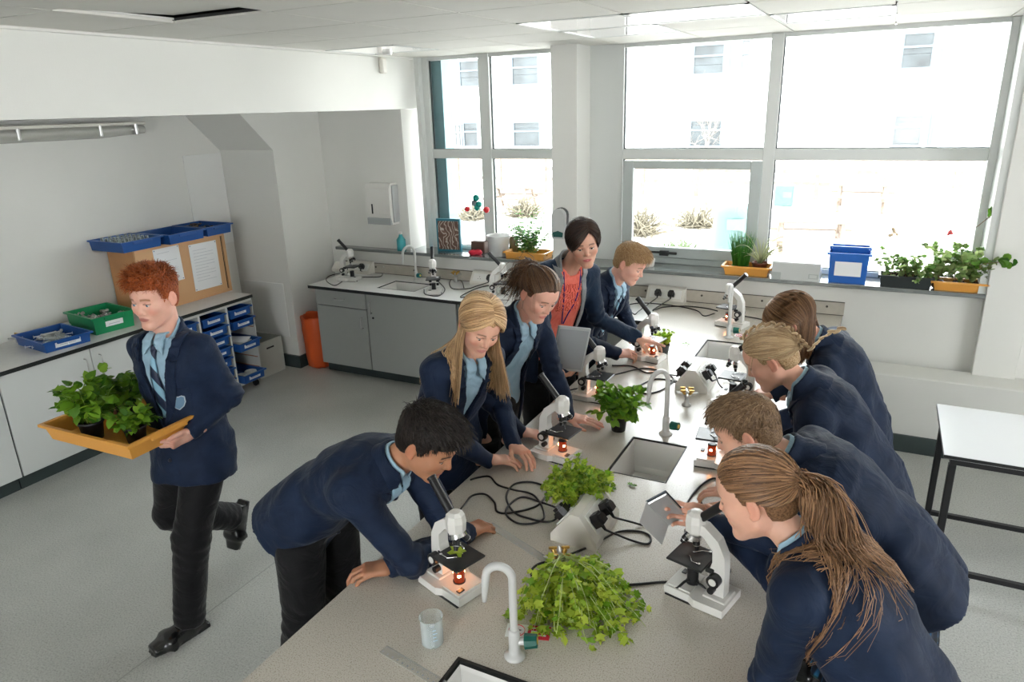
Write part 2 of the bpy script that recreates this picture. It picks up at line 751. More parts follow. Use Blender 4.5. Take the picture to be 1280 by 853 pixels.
def head_sdf(p, fem=0., smile=0., squint=0.):
    jw = 1 - .08 * fem
    x = np.abs(p[:, 0])
    q = np.stack([x, p[:, 1], p[:, 2]], 1)
    d = s_ell(q, CRC, CRR)
    d = smin(d, s_ell(q, (0, .020, -.028), (.060 * jw, .068, .082)), .03)
    d = smin(d, s_cap(q, (.042 * jw, .004, -.054), (.010 * jw, .062, -.094), .021, .018), .032)
    d = smin(d, s_cap(q, (-.01, .070, -.097), (.01, .070, -.097), .018, .018), .015)
    d = smin(d, s_ell(q, (.038, .054, -.022), (.024, .022, .022)), .032)
    d = smin(d, s_cap(q, (.010, .078, .024), (.036, .066, .023), .0105 - .002 * fem, .009 - .002 * fem), .014)
    # forehead
    d = smin(d, s_ell(q, (0, .035, .045), (.060, .052, .045)), .025)
    # sockets
    d = smax(d, -s_ell(q, (.0315, .098, .003), (.019, .020, .012)), .012)
    # lids
    d = smin(d, s_ell(q, (.0315, .0695, .003), (.0155, .0145, .0125)), .004)
    slit = s_ell(q, (.0315, .088, .0005 - .0012 * squint), (.0125, .014, .0034 - .0014 * squint))
    d = smax(d, -slit, .0015)
    # nose
    d = smin(d, s_cap(q, (0, .080, .014), (0, .101, -.026), .0065, .0095 - .001 * fem), .012)
    d = smin(d, s_ell(q, (.0105, .090, -.031), (.0075, .009, .0065)), .006)
    d = smax(d, -s_ell(q, (.006, .094, -.039), (.0035, .006, .003)), .002)
    # mouth
    d = smin(d, s_ell(q, (0, .072, -.060), (.028, .020, .018)), .012)
    zz = q[:, 2] - smile * 5 * x * x
    ql = np.stack([q[:, 0], q[:, 1], zz], 1)
    d = smin(d, s_ell(ql, (.006, .0868, -.0560), (.015, .0055, .0034)), .004)
    d = smin(d, s_ell(ql, (0, .0860, -.0645), (.015, .0062, .0044)), .004)
    d = smax(d, -s_ell(ql, (0, .0955, -.0603), (.022, .010, .0012)), .0015)
    # ear
    a = .18
    R = np.array([[math.cos(.35), -math.sin(.35), 0], [math.sin(.35), math.cos(.35), 0], [0, 0, 1]])
    e = s_ell(q, (.081, -.012, .000), (.0065, .018, .031), R)
    e = smax(e, -s_ell(q, (.088, -.008, .002), (.0055, .010, .019), R), .004)
    e = smin(e, s_ell(q, (.0795, -.004, -.024), (.0055, .008, .009)), .005)
    d = smin(d, e, .006)
    return d


def head_pigment(V, skin, lip, brow, blush=.25, fem=0.):
    n = len(V)
    c = np.tile(np.array(skin, float), (n, 1))
    x = np.abs(V[:, 0])

    def mixin(w, col):
        nonlocal c
        c = c * (1 - w[:, None]) + np.array(col) * w[:, None]
    red = np.array(skin) * np.array([1.0, .62, .58])
    mixin(np.clip(1 - vlen((np.stack([x, V[:, 1], V[:, 2]], 1) - (.042, .066, -.028)) / (.026, .05, .024)), 0, 1) * blush * 2, red)
    mixin(np.clip(1 - vlen((V - (0, .108, -.028)) / (.018, .02, .016)), 0, 1) * .5, red)
    mixin(np.clip((x - .072) / .01, 0, 1) * (np.abs(V[:, 2]) < .04) * .4, red)
    lipw = np.clip(1.2 - vlen((V - (0, .090, -.0603)) / (.0245, .022, .0086)) ** 2, 0, 1) * (V[:, 1] > .066)
    mixin(np.clip(lipw * 3, 0, 1), lip)
    # brows follow the ridge
    t = (x - .014) / .034
    zc = .0262 + .0030 * np.sin(np.clip(t, 0, 1) * 3.14) - .0040 * np.clip(t, 0, 1)
    bw = np.exp(-((V[:, 2] - zc) / (.0040 - .0010 * fem)) ** 2) * (t > 0) * (t < 1) * (V[:, 1] > .04)
    mixin(np.clip(bw * (1.35 - .35 * fem), 0, .95), brow)
    # lash line
    lw = np.exp(-((V[:, 2] - .0052) / .0022) ** 2) * (np.abs(x - .0315) < .0155) * (V[:, 1] > .068)
    mixin(np.clip(lw * 1.2, 0, .85), np.array(brow) * .4)
    return c


def eyes(Mh, o, parent, iris, look=(0, 1, -.1), s=1.):
    for sx in (-1, 1):
        b = MB()
        c = np.array([sx * .0315, .0705, .001])
        g = nrm(look)
        b.sph(c, .0128, 0, 10)
        b.sph(c + g * .0072, .0070, 1, 8)
        T = np.eye(4)
        T[:3, :3] = Mh * s
        T[:3, 3] = o
        b.move(T)
        b.build('eye', [EYEW, iris], parent)


# ---- hand, in its own frame: +y along the fingers, +z back of the hand, +x thumb side
def hand_geo(curl, spread=1., thumb=(.3, .2), s=.95):
    base = [(.030, .090, 0), (.010, .095, .002), (-.011, .091, .001), (-.030, .083, -.003)]
    ln = [(.042, .025, .020), (.046, .028, .021), (.042, .026, .020), (.033, .020, .018)]
    rad = [.0088, .0092, .0087, .0076]
    chains = []
    for i in range(4):
        c = curl[i] if hasattr(curl, '__len__') else curl
        ang = 0
        p = np.array(base[i])
        pts = [p]
        sp = (.11, .03, -.05, -.14)[i] * spread
        for k, w in enumerate((.8, 1., .7)):
            ang += c * w
            d = np.array([math.sin(sp) * math.cos(ang), math.cos(sp) * math.cos(ang), -math.sin(ang)])
            p = p + d * ln[i][k]
            pts.append(p)
        chains.append((pts, rad[i]))
    o, f = thumb
    tb = np.array([.022, .022, -.006])
    t1 = tb + nrm((math.cos(o) * .9, .75, -math.sin(o) * .9)) * .046
    d2 = nrm((.45 * math.cos(o) - f * .5, 1, -math.sin(o) * .8 - f * .5))
    t2 = t1 + d2 * .032
    d3 = nrm((.2 - f * .9, 1, -math.sin(o) * .5 - f * .8))
    t3 = t2 + d3 * .025
    th = [tb, t1, t2, t3]

    def f_(p):
        p = p / s
        d = s_rbox(p, (0, .052, 0), (.038, .044, .0125), .012)
        d = smin(d, s_cap(p, (0, -.05, 0), (0, .02, 0), .027, .024), .025)
        d = smin(d, s_ell(p, (.026, .038, -.009), (.016, .030, .014)), .012)
        fd = None
        for pts, r in chains:
            g = s_cap(p, np.array(pts[0]) * (1, .9, 1), pts[1], r * 1.08, r)
            g = np.minimum(g, s_cap(p, pts[1], pts[2], r, r * .92))
            g = np.minimum(g, s_cap(p, pts[2], pts[3], r * .92, r * .78))
            fd = g if fd is None else np.minimum(fd, g)
        d = smin(d, fd, .006)
        g = s_cap(p, th[0], th[1], .014, .0115)
        g = smin(g, s_cap(p, th[1], th[2], .0115, .0102), .004)
        g = smin(g, s_cap(p, th[2], th[3], .0102, .0085), .003)
        return smin(d, g, .006) * s
    V, F = surfnet(f_, np.array([-.06, -.062, -.12]) * s, np.array([.105, .205, .045]) * s, .0034)
    return V, F


HANDS = {}


def ik(a, t, l1, l2, pole):
    a, t = np.asarray(a, float), np.asarray(t, float)
    d = t - a
    L = np.linalg.norm(d)
    if L > (l1 + l2) * .995:
        k = L / ((l1 + l2) * .995)
        l1, l2 = l1 * k, l2 * k
    dn = d / L
    x = (l1 * l1 - l2 * l2 + L * L) / (2 * L)
    h = math.sqrt(max(l1 * l1 - x * x, 0))
    pl = np.asarray(pole, float)
    pl = nrm(pl - (pl @ dn) * dn)
    return a + dn * x + pl * h


def strands(paths, r0, r1=None, n=3):
    """list of polylines with the same point count -> V,F of thin tapering locks"""
    A = np.asarray(paths, float)
    S, N, _ = A.shape
    t = np.gradient(A, axis=1)
    t /= np.linalg.norm(t, axis=2)[..., None] + 1e-9
    ref = np.array([.31, .52, .79])
    u = np.cross(t, ref)
    u /= np.linalg.norm(u, axis=2)[..., None] + 1e-9
    w = np.cross(t, u)
    rr = np.asarray(r0)
    r = np.broadcast_to(rr, (S,))[:, None] * np.linspace(1, .25 if r1 is None else r1, N)[None]
    ang = np.arange(n) * 2 * PI / n
    V = A[:, :, None] + r[:, :, None, None] * (np.cos(ang)[None, None, :, None] * u[:, :, None] + np.sin(ang)[None, None, :, None] * w[:, :, None])
    i0 = (np.arange(S)[:, None, None] * N + np.arange(N - 1)[None, :, None]) * n + np.arange(n)[None, None]
    k2 = (np.arange(n) + 1) % n
    i1 = (np.arange(S)[:, None, None] * N + np.arange(N - 1)[None, :, None]) * n + k2[None, None]
    Q = np.stack([i0, i1, i1 + n, i0 + n], -1).reshape(-1, 4)
    return V.reshape(-1, 3), Q


def slerp(a, b, t):
    a, b = nrm(a), nrm(b)
    w = math.acos(np.clip(a @ b, -1, 1))
    if w < 1e-4:
        return a
    return (math.sin((1 - t) * w) * a + math.sin(t * w) * b) / math.sin(w)


def on_scalp(n, off):
    n = nrm(n)
    return CRC + CRR * n * (1 + off / .087)


def face_cut(p, line=.062, back=-.02, low=-.045, side=.0):
    """>0 where there is no hair: below and in front of the hairline"""
    # hairline plane: forehead height falls towards the ears
    x, y, z = p[:, 0], p[:, 1], p[:, 2]
    hl = np.where(y > .0, line - 9.5 * np.maximum(0, .075 - y) ** 2 * 1.0, line)
    front = np.minimum(y - (.012 + side), hl - z)
    return front


def hair_cap(style, line=.058, nape=-.055, thick=.012, lift=0., front=.0, ear=.022):
    """solid mass of hair under the locks"""
    def f(p):
        top = np.clip((p[:, 2] - .03) / .08, 0, 1)
        th = thick * (.45 + .55 * top) + lift * top * np.clip((p[:, 1] + .06) / .12, 0, 1.2)
        d = s_ell(p, CRC, CRR) - th
        # neck part at the back
        b = s_ell(p, (0, -.052, -.02), (.058, .047, .055)) - thick * .35
        d = smin(d, b, .02)
        # no hair on the face
        x = np.abs(p[:, 0])
        hl = line - .35 * np.maximum(0, x - .042)
        y0 = ear + .35 * np.maximum(0, p[:, 2] - .0)
        cut = np.minimum(p[:, 1] - y0, hl - p[:, 2])
        d = smax(d, cut, .006)
        # around the ear and nape
        cut2 = np.minimum(.004 - p[:, 2], p[:, 1] + .032)
        d = smax(d, cut2, .006)
        d = smax(d, nape - p[:, 2], .006)
        n = np.sin(p[:, 0] * 210 + 3 * np.sin(p[:, 1] * 90)) * np.sin(p[:, 1] * 190 + 2 * np.sin(p[:, 2] * 110))
        return d + .0012 * n
    return f


def make_hair(name, hs, Mh, Ho, sc, matl, parent, grav, body=None):
    """hs: dict(style=...); built in head space and moved to world-local space; body: implicit clothes the locks lie on"""
    R_ = np.random.default_rng(hs.get('seed', 1))
    st = hs['style']
    parts = []
    gl = Mh.T @ np.array(grav, float)
    V, F = surfnet(hair_cap(st, **hs.get('cap', {})), (-.125, -.16, -.10), (.125, .14, .19), .0045)
    parts.append((V, F))
    capm = hair_mass(matl)

    def bodyf(P_):   # head space points -> clothes distance
        W = P_ * sc @ Mh.T + Ho
        return body(W)

    def settle(paths, k0=3, rad=.011):
        if body is None:
            return paths
        A = np.array(paths)
        S, N, _ = A.shape
        for it in range(7):
            P_ = A[:, k0:].reshape(-1, 3)
            d = bodyf(P_) / sc
            m = d < rad
            if not m.any():
                break
            e = .004
            Q = P_[m]
            g = np.stack([bodyf(Q + np.eye(3)[i] * e) - bodyf(Q - np.eye(3)[i] * e) for i in range(3)], 1)
            g /= vlen(g)[:, None] + 1e-9
            P_[m] = Q + g * (rad - d[m])[:, None]
            A[:, k0:] = P_.reshape(S, -1, 3)
            if it < 6:
                A[:, k0 + 1:-1] = .6 * A[:, k0 + 1:-1] + .2 * (A[:, k0:-2] + A[:, k0 + 2:])
        return A

    if st in ('short', 'curly'):
        n = hs.get('n', 1500)
        L = hs.get('len', .03)
        sweep = np.array(hs.get('sweep', (0, .6, .5)))
        crown = np.array(hs.get('crown', (0, -.5, .85)))
        P_ = []
        for i in range(n):
            while True:
                v = nrm(R_.normal(size=3))
                p = on_scalp(v, 0)
                x = abs(p[0])
                hl = hs.get('cap', {}).get('line', .058) - .35 * max(0, x - .042)
                if p[1] > .022 + .35 * max(0, p[2]) and p[2] < hl:
                    continue
                if p[2] < .004 and p[1] > -.035:
                    continue
                if p[2] < -.047:
                    continue
                break
            topf = np.clip((p[2] - .035) / .06, 0, 1)
            ff = .5 + .5 * np.clip((p[1] + .03) / .1, 0, 1)
            l = L * (.28 + .72 * topf * ff) * R_.uniform(.7, 1.25)
            away = v - nrm(crown)
            away = away - (away @ v) * v
            d = nrm(nrm(away + 1e-6) * (1 - topf * .65) + sweep * topf * .9 + v * (.28 + .5 * topf * hs.get('stand', .6)) + (0, 0, -.5 * (1 - topf)) + R_.normal(size=3) * .16)
            off0 = hs.get('cap', {}).get('thick', .012) * (.35 + .5 * topf) + hs.get('cap', {}).get('lift', 0) * topf * np.clip((p[1] + .06) / .12, 0, 1.2) * .9
            q = on_scalp(v, off0)
            pts = [q - v * .006]
            ph = R_.uniform(0, 6.28)
            a = nrm(np.cross(d, v))
            cur = q.copy()
            dd = d.copy()
            for k in range(6):
                cur = cur + dd * l / 6
                if st == 'curly':
                    ang = ph + k * 1.25
                    cc = cur + (a * math.cos(ang) + v * math.sin(ang)) * .0055 * topf
                else:
                    cc = cur
                dd = nrm(dd + gl * .12 - v * .10)
                pts.append(cc)
            P_.append(pts)
        V, F = strands(P_, R_.uniform(.0010, .0022, n) * hs.get('fat', 1.))
        parts.append((V, F))
    elif st == 'long':
        n = hs.get('n', 1500)
        L = hs.get('len', .33)
        part = hs.get('part', .0)
        P_, K = [], 15
        for i in range(n):
            t = R_.uniform(0, 1)
            fr = math.radians(-38 + 118 * t)       # along the parting: front (+y) to the crown and beyond
            root = np.array([part, math.cos(math.radians(38) + math.radians(100) * t), math.sin(math.radians(38) + math.radians(100) * t)])
            root[2] = abs(root[2])
            s = 1 if R_.random() < .5 else -1
            # where the lock leaves the head
            az = math.radians(hs.get('az0', 62) + (175 - hs.get('az0', 62)) * (t ** .8)) + R_.normal() * .05   # from the front
            end = nrm((s * math.sin(az), math.cos(az), -.38 - .15 * t))
            off = R_.uniform(.010, .020)
            pts = []
            k1 = 8
            for k in range(k1):
                u = k / (k1 - 1)
                pts.append(on_scalp(slerp(root, end, u), off + .007 * math.sin(u * PI)))
            l = L * R_.uniform(.82, 1.05)
            cur = pts[-1]
            dd = nrm(pts[-1] - pts[-2])
            wv = R_.normal(size=3) * .10
            for k in range(K - k1):
                dd = nrm(dd * .4 + gl * .9 + wv * .4 + np.array([s, .15, 0]) * hs.get('flare', .06))
                cur = cur + dd * l / (K - k1)
                if cur[1] > -.03 and cur[2] < 0:
                    cur[0] = s * max(s * cur[0], .066)
                pts.append(cur)
            P_.append(pts)
        P_ = settle(P_, k1)
        V, F = strands(P_, R_.uniform(.0014, .0030, n), .35)
        parts.append((V, F))
    elif st in ('ponytail', 'braid', 'bob'):
        tie = np.array(hs.get('tie', (0, -.85, .25)))
        n = hs.get('n', 1000)
        P_, k1 = [], 9
        off1 = hs.get('tie_off', .018)
        tp = on_scalp(tie, off1)
        if st != 'bob':
            for i in range(n):
                # roots on the hairline ring
                a = R_.uniform(-PI, PI)
                fr = np.array([math.sin(a) * .93, math.cos(a) * .86, 0])
                z = .42 + .20 * math.cos(a) - .55 * (abs(math.sin(a)) ** 2) - .55 * max(0, -math.cos(a))
                if R_.random() < .5:
                    z = z + R_.uniform(0, 1.0) * (1.1 - z)
                root = nrm((fr[0], fr[1], z))
                rp = on_scalp(root, 0)
                if rp[1] > .02 and rp[2] < .045:
                    continue
                off = R_.uniform(.006, .014) + hs.get('puff', 0) * R_.uniform(0, 1)
                pts = []
                for k in range(k1):
                    u = k / (k1 - 1)
                    q = on_scalp(slerp(root, tie, u), off * (1 - .3 * u) - .004 * (u < .05))
                    q = q * (1 - u ** 6) + (tp + R_.normal(size=3) * .006) * u ** 6
                    pts.append(q)
                P_.append(pts)
            V, F = strands(P_, R_.uniform(.0012, .0026, len(P_)), .7)
            parts.append((V, F))
        if st == 'ponytail':
            nt_ = hs.get('nt', 450)
            L = hs.get('len', .35)
            K = 16
            out = nrm(tie) * CRR
            T_ = []
            pull = np.array(hs.get('pull', (0, 0, 0)), float)
            for i in range(nt_):
                cur = tp + R_.normal(size=3) * .008
                dd = nrm(nrm(out) * 1.0 + R_.normal(size=3) * .10)
                wv = R_.normal(size=3) * hs.get('messy', .12)
                ph = R_.uniform(0, 6.28)
                pts = [cur]
                l = L * R_.uniform(.55, 1.1)
                for k in range(K - 1):
                    cv = np.array([math.sin(ph + k * .8), math.cos(ph + k * .7), 0]) * hs.get('wave', .12)
                    dd = nrm(dd * .62 + gl * .42 + wv * .25 + pull * .3 + cv)
                    cur = cur + dd * l / (K - 1)
                    pts.append(cur)
                T_.append(pts)
            T_ = settle(T_, 3)
            V, F = strands(T_, R_.uniform(.0013, .0028, nt_), .3)
            parts.append((V, F))
            # loose wisps round the face
        if st == 'braid':
            # plait over the head and down the back: three crossing lobes
            pth = [on_scalp(nrm(v), .021) for v in hs['path']]
            pth += [np.array(v) for v in hs['tail']]
            C_ = catmull(pth, 10)
            seg = np.linalg.norm(np.diff(C_, axis=0), axis=1)
            s_ = np.concatenate([[0], np.cumsum(seg)])
            N = int(s_[-1] / .017)
            b = MB()
            for i in range(N):
                u = (i + .5) / N * s_[-1]
                p = np.array([np.interp(u, s_, C_[:, k]) for k in range(3)])
                p2 = np.array([np.interp(u + .01, s_, C_[:, k]) for k in range(3)])
                t = nrm(p2 - p)
                nv = nrm((p - CRC) / CRR)
                sd = nrm(np.cross(t, nv))
                wd = (.0155 if i < N - 4 else .009) * (1.15 - .35 * i / N)
                sg = 1 if i % 2 else -1
                Pm = []
                for j in range(9):
                    v = j / 8
                    Pm.append([p + sd * sg * wd * (.9 - 1.5 * v) * 1.1 + t * (v - .5) * .026 + nv * (math.sin(v * PI) * .006 + 0 * off1) + R_.normal(size=3) * 0])
                Pm = np.array(Pm)[:, 0]
                for q in range(9):
                    a = q * 2 * PI / 9
                    o2 = sd * math.cos(a) * .0052 + nv * math.sin(a) * .0052
                    prof = np.sin(np.linspace(.12, .95, 9) * PI)[:, None]
                    V_, F_ = strands([Pm + o2 * prof], [.0030], .5)
                    parts.append((V_, F_))
        if st == 'bob':
            P_ = []
            for i in range(n):
                t = R_.uniform(0, 1)
                root = np.array([hs.get('part', .35), math.cos(math.radians(38) + math.radians(100) * t), abs(math.sin(math.radians(38) + math.radians(100) * t))])
                s = 1 if R_.random() < .5 else -1
                az = math.radians(72 + 106 * (t ** .9)) + R_.normal() * .07
                end = nrm((s * math.sin(az), math.cos(az), -.75))
                off = R_.uniform(.010, .022)
                pts = [on_scalp(slerp(root, end, k / 11), off - .004 + .007 * math.sin(k / 11 * PI) - .0 * k) for k in range(12)]
                dd = nrm(pts[-1] - pts[-2])
                for k in range(3):
                    dd = nrm(dd + np.array([-s * .1, .0, -.4]) + R_.normal(size=3) * .15)
                    pts.append(pts[-1] + dd * .010)
                P_.append(pts)
            V, F = strands(P_, R_.uniform(.0014, .0028, n), .35)
            parts.append((V, F))
    # loose wisps
    if hs.get('wisps'):
        P_ = []
        for i in range(hs['wisps']):
            s = 1 if R_.random() < .5 else -1
            root = on_scalp(nrm((s * .85, .45, R_.uniform(.1, .7))), .006)
            dd = nrm((s * .5, .35, -.3)) + R_.normal(size=3) * .3
            pts = [root]
            for k in range(9):
                dd = nrm(dd + gl * .5)
                pts.append(pts[-1] + dd * .013)
            P_.append(pts)
        V, F = strands(P_, .0007, .3)
        parts.append((V, F))
    out = [(v * sc @ Mh.T + Ho, f, None, 0 if k else 1) for k, (v, f) in enumerate(parts)]
    return mesh_obj(name, out, [matl, capm], parent)


def person(label, root, P, N, S, head, look, up=(0, 0, 1), bow=.02, sw=.152, s=1., fem=0., hands=None, poles=None,
           feet=None, knee=None, skin=(.60, .34, .24), lip=(.5, .17, .15), brow=(.03, .015, .01), iris=None,
           hair=None, hairm=None, jacket=NAVY, hem=.16, vneck=(.052, .26), vgap=.0, openj=False, shirt=SHIRT, tie=False,
           legs='trousers', crest=False, gaze=(0, 1, -.2), seed=0, group=None, arml=(.285, .255), flare=.0, elbows=None,
           wave=1., lapel_m=None, hsc=1., cuffs=None, legmat=None, name='person', blush=.25, smile=0., squint=.3):
    root = np.asarray(root, float)
    t = thing(name, label, 'person', root, 0, group)
    P, N, head = [np.asarray(v, float) - root for v in (P, N, head)]
    dn_ = np.linalg.norm(head - N)
    if dn_ > .163 * s:
        N = head + (N - head) * (.163 * s / dn_)
    S = nrm(S)
    T = nrm(N - P)
    S = nrm(S - (S @ T) * T)
    Fv = np.cross(S, T)
    M = (P + N) / 2 - Fv * bow
    L = np.linalg.norm(N - P)
    # spine curve
    sp = catmull([P - T * hem, P, M, N], 8)

    def stn(u, a, b):
        """u along the trunk: 0 pelvis, 1 neck base"""
        c = (1 - u) ** 2 * P + 2 * u * (1 - u) * (2 * M - (P + N) / 2) + u * u * N if u >= 0 else P + T0 * u * L
        return [c, S, a, None, b]
    T0 = nrm(2 * M - (P + N) / 2 - P)
    T1 = nrm(N - (2 * M - (P + N) / 2))

    def fin(st):
        o = []
        for i, x in enumerate(st):
            a = st[max(i - 1, 0)][0]
            b = st[min(i + 1, len(st) - 1)][0]
            tt = nrm(b - a)
            o.append((x[0], S, x[2], np.cross(S, tt), x[4]))
        return o
    w = s * (1 - .06 * fem)
    hu = -hem / L

    def many(rows, n=2):
        C_ = catmull(np.array(rows), n)
        return fin([stn(u, a, b_) for u, a, b_ in C_])
    body_st = many([(-.10, .165 * s, .115 * s), (.05, .165 * s, .115 * w), (.32, .138 * w, .098 * w), (.70, .160 * w, .112 * w), (.90, .150 * w, .085 * w), (1.0, .075 * w, .060 * w)])
    jk_st = many([(hu, (.190 + flare) * s, (.145 + flare) * s), (.03, .186 * s, .136 * s), (.32, .160 * w, .118 * w), (.70, .178 * w, .128 * w), (.90, .160 * w, .096 * w), (1.0, .078 * w, .062 * w)])
    # shoulders
    shl = {}
    Tn = T1
    for k, sg in (('L', 1), ('R', -1)):
        shl[k] = N - Tn * .070 * s + S * sg * sw * s
    shoulder_off = (elbows or {}).get('shift', {})
    for k, v in shoulder_off.items():
        shl[k] = shl[k] + np.asarray(v, float)
    hands = hands or {}
    arms = {}
    for k, sg in (('L', 1), ('R', -1)):
        h = hands.get(k)
        if h is None:
            continue
        W = np.asarray(h['w'], float) - root
        pole = h.get('pole', (0, 0, -1))
        if 'e' in h:
            E = np.asarray(h['e'], float) - root
        else:
            E = ik(shl[k], W, arml[0] * s, arml[1] * s, pole)
        arms[k] = (shl[k], E, W)
    # ---------------- clothes distance functions
    def torso_j(p):
        d = s_loft(p, jk_st, .004, 2.25)
        for k, sg in (('L', 1), ('R', -1)):
            d = smin(d, s_cap(p, N - Tn * .035 * s + S * sg * .05, shl[k], .046 * s, .056 * s), .045)
        return d

    def creases(p):
        # soft folds, deeper in long diagonal drapes across the trunk
        q = p - P
        a, b_ = q @ T, q @ S
        drape = np.sin(a * 34 + 26 * np.abs(b_) + 2.5 * np.sin(b_ * 19 + seed) + seed) * np.exp(-((a / L - .25) / .35) ** 2)
        return wave * (.0045 * fold(p, .9, seed) + .0028 * fold(p, 2.1, seed + 3) + .0042 * drape)

    def sleeves(p, g=0.):
        d = None
        for k, (a, e, w_) in arms.items():
            x = s_cap(p, a, e, .061 * s + g, .049 * s + g)
            cu = w_ + nrm(w_ - e) * .016
            y = s_cap(p, e, cu, .049 * s + g, .038 * s + g)
            y = smax(y, (p - cu) @ nrm(w_ - e), .006)
            x = smin(x, y, .02)
            # creases gather at the inside of the elbow
            ne = np.exp(-(vlen(p - e) / .10) ** 2)
            ax_ = nrm(w_ - a)
            x = x + ne * .0055 * np.sin(((p - e) @ ax_) * 150 + 2 * np.sin(p[:, 0] * 40 + p[:, 1] * 33))
            d = x if d is None else np.minimum(d, x)
        return d

    nc = N - Tn * .02

    def chest_xy(p):
        """chest coordinates: across, down from the neck, front"""
        q = p - N
        return q @ S, -(q @ Tn), q @ np.cross(S, Tn)
    vw, vl = vneck
    Fn = np.cross(S, Tn)

    def wedge(p, g=0.):
        x, dn, f = chest_xy(p)
        if openj:
            half = np.clip(vgap + vw * np.clip(dn / .25, 0, 1), 0, .12)
            half = np.maximum(half, vgap + .024 - .4 * np.clip(dn, 0, 1))
            d = np.abs(x) - half
        else:
            half = vw * (1 - np.clip(dn, 0, 9) / vl)
            d = (np.abs(x) - half) * .9
            d = np.maximum(d, dn - vl)
        return np.maximum(d, .01 - f) + g

    def jacket_core(p, cut=False):
        d = torso_j(p)
        if cut:
            d = smax(d, -wedge(p), .006)
            d = smax(d, -s_cap(p, N - Tn * .05 + Fn * .01, N + nrm(head - N) * .12, .052 * s, .060 * s), .006)
        sl = sleeves(p)
        if sl is not None:
            d = smin(d, sl, .022)
        d = d + creases(p)
        return d

    def jacket_f(p):
        d = jacket_core(p, True)
        # centre-back vent / front edge groove
        x, dn, f = chest_xy(p)
        g = np.exp(-(x / .004) ** 2) * .007 * (torso_j(p) > -.02) * (np.abs(f) < .17) * ((f > 0) & (dn > vl) | (f < 0) & (dn > L - .02))
        return d + g
    pts = [P - T * hem, P, N, M] + [q for a in arms.values() for q in a]
    lo = np.min(pts, 0) - .21
    hi = np.max(pts, 0) + .21
    V, F = surfnet(jacket_f, lo, hi, .0082)
    V = relax(V, F, 1, .5)
    jo = mesh_obj('blazer' if jacket is NAVY else 'cardigan', [(V, F, None, 0)], jacket, t)
    # shirt
    def neckcap(p):
        return s_cap(p, N - Tn * .06, head + (head - N) * -.05, .055 * s, .052 * s)

    def shirt_f(p):
        d = s_loft(p, body_st, .004, 2.25) - .006
        for k, sg in (('L', 1), ('R', -1)):
            d = smin(d, s_cap(p, N - Tn * .03 * s + S * sg * .05, shl[k], .040 * s, .045 * s), .04)
        d = smax(d, -(neckcap(p) - .004), .004)
        x, dn, f = chest_xy(p)
        d = d + .003 * fold(p, 1.6, seed + 5)
        # placket
        d = d - .0015 * (np.abs(x) < .012) * (f > 0)
        if fem > .5:
            d = smin(d, s_ell(np.stack([np.abs(x), dn, f], 1), (.066, .20, .050), (.055, .058, .055)), .04)
        d = smax(d, torso_j(p) + creases(p) + (.004 if openj else .007), .004)
        return d
    ctr = (P + N) / 2
    V, F = surfnet(shirt_f, np.min([P - .05, N], 0) - .2, np.max([P, N], 0) + .2, .009)
    mesh_obj('blouse' if shirt is CORAL else 'shirt', [(V, F, None, 0)], shirt, t)
    # collar of the shirt, standing round the neck, with two points
    hn = nrm(head - N)

    def collar_f(p, off=.0085, lowz=-.015, hiz=.056, th=.0040, gap=.018, drop=1.):
        q = p - N
        z = q @ hn
        x, dn, f = chest_xy(p)
        d = np.abs(neckcap(p) - off - .25 * np.clip(.02 - z, 0, .05)) - th
        fz = lowz - .045 * drop * np.clip(f / .05, 0, 1)
        d = np.maximum(d, fz - z)
        d = np.maximum(d, z - hiz + .75 * np.clip(f + .01, 0, .06))
        gp = gap + .6 * np.clip(.02 - z, 0, .08)
        d = np.maximum(d, np.where(f > 0, gp - np.abs(x), -1))
        return d
    if shirt is not CORAL:
        def collar2(p):
            x, dn, f = chest_xy(p)
            ax_ = np.abs(x)
            pt_ = np.abs(s_loft(p, body_st, .004, 2.25) - .006 - .008) - .0050
            tri = smax(smax(.006 + .22 * np.clip(dn, 0, 1) - ax_, ax_ - .050, .004), dn - .012 - 1.05 * ax_, .004)
            tri = np.maximum(tri, np.maximum(-.03 - dn, .012 - f))
            return np.minimum(collar_f(p), smax(pt_, tri, .003))
        V, F = surfnet(collar2, N - .13, N + .13, .0032)
        V = relax(V, F, 2, .5)
        if len(F):
            mesh_obj('shirt_collar', [(V, F, None, 0)], shirt, t)

    # blazer collar and lapels lie on the jacket
    def lapel_f(p):
        x, dn, f = chest_xy(p)
        dj = torso_j(p) + creases(p)
        sh = np.abs(dj - .004) - .0042
        ax_ = np.abs(x)
        if openj:
            inner = np.clip(vgap + vw * np.clip(dn / .25, 0, 1), 0, .12) - .002
            inner = np.maximum(inner, vgap + .022 - .4 * np.clip(dn, 0, 1))
            outer = inner + .034
            lim = dn - L - .1
        else:
            inner = vw * (1 - np.clip(dn, 0, 9) / vl)
            outer = inner + .048 * np.clip((vl - dn) / .10, 0, 1) * (1 - .0 * dn)
            # notch
            outer = np.where((dn > .075) & (dn < .083), inner + .022, outer)
            lim = dn - vl
        d = smax(smax(inner - ax_, ax_ - outer, .004), lim, .004)
        d = np.maximum(d, .0 - f)
        d = np.maximum(d, -dn - .01)
        front = smax(sh, d, .003)
        # band round the back of the neck
        q = p - N
        z = q @ hn
        b = np.abs(neckcap(p) - .019 - .35 * np.clip(.015 - z, 0, .06)) - .0062
        b = smax(b, np.maximum(-.050 - z, z - .046 + .75 * np.clip(f + .01, 0, .06)), .004)
        b = np.maximum(b, np.where(f > .0, .030 - ax_, -1))
        b = np.maximum(b, f - .050)
        return np.minimum(front, b)
    V, F = surfnet(lapel_f, np.min([N, N - Tn * (vl + .05)], 0) - .17, np.max([N, N - Tn * (vl + .05)], 0) + .17, .0038)
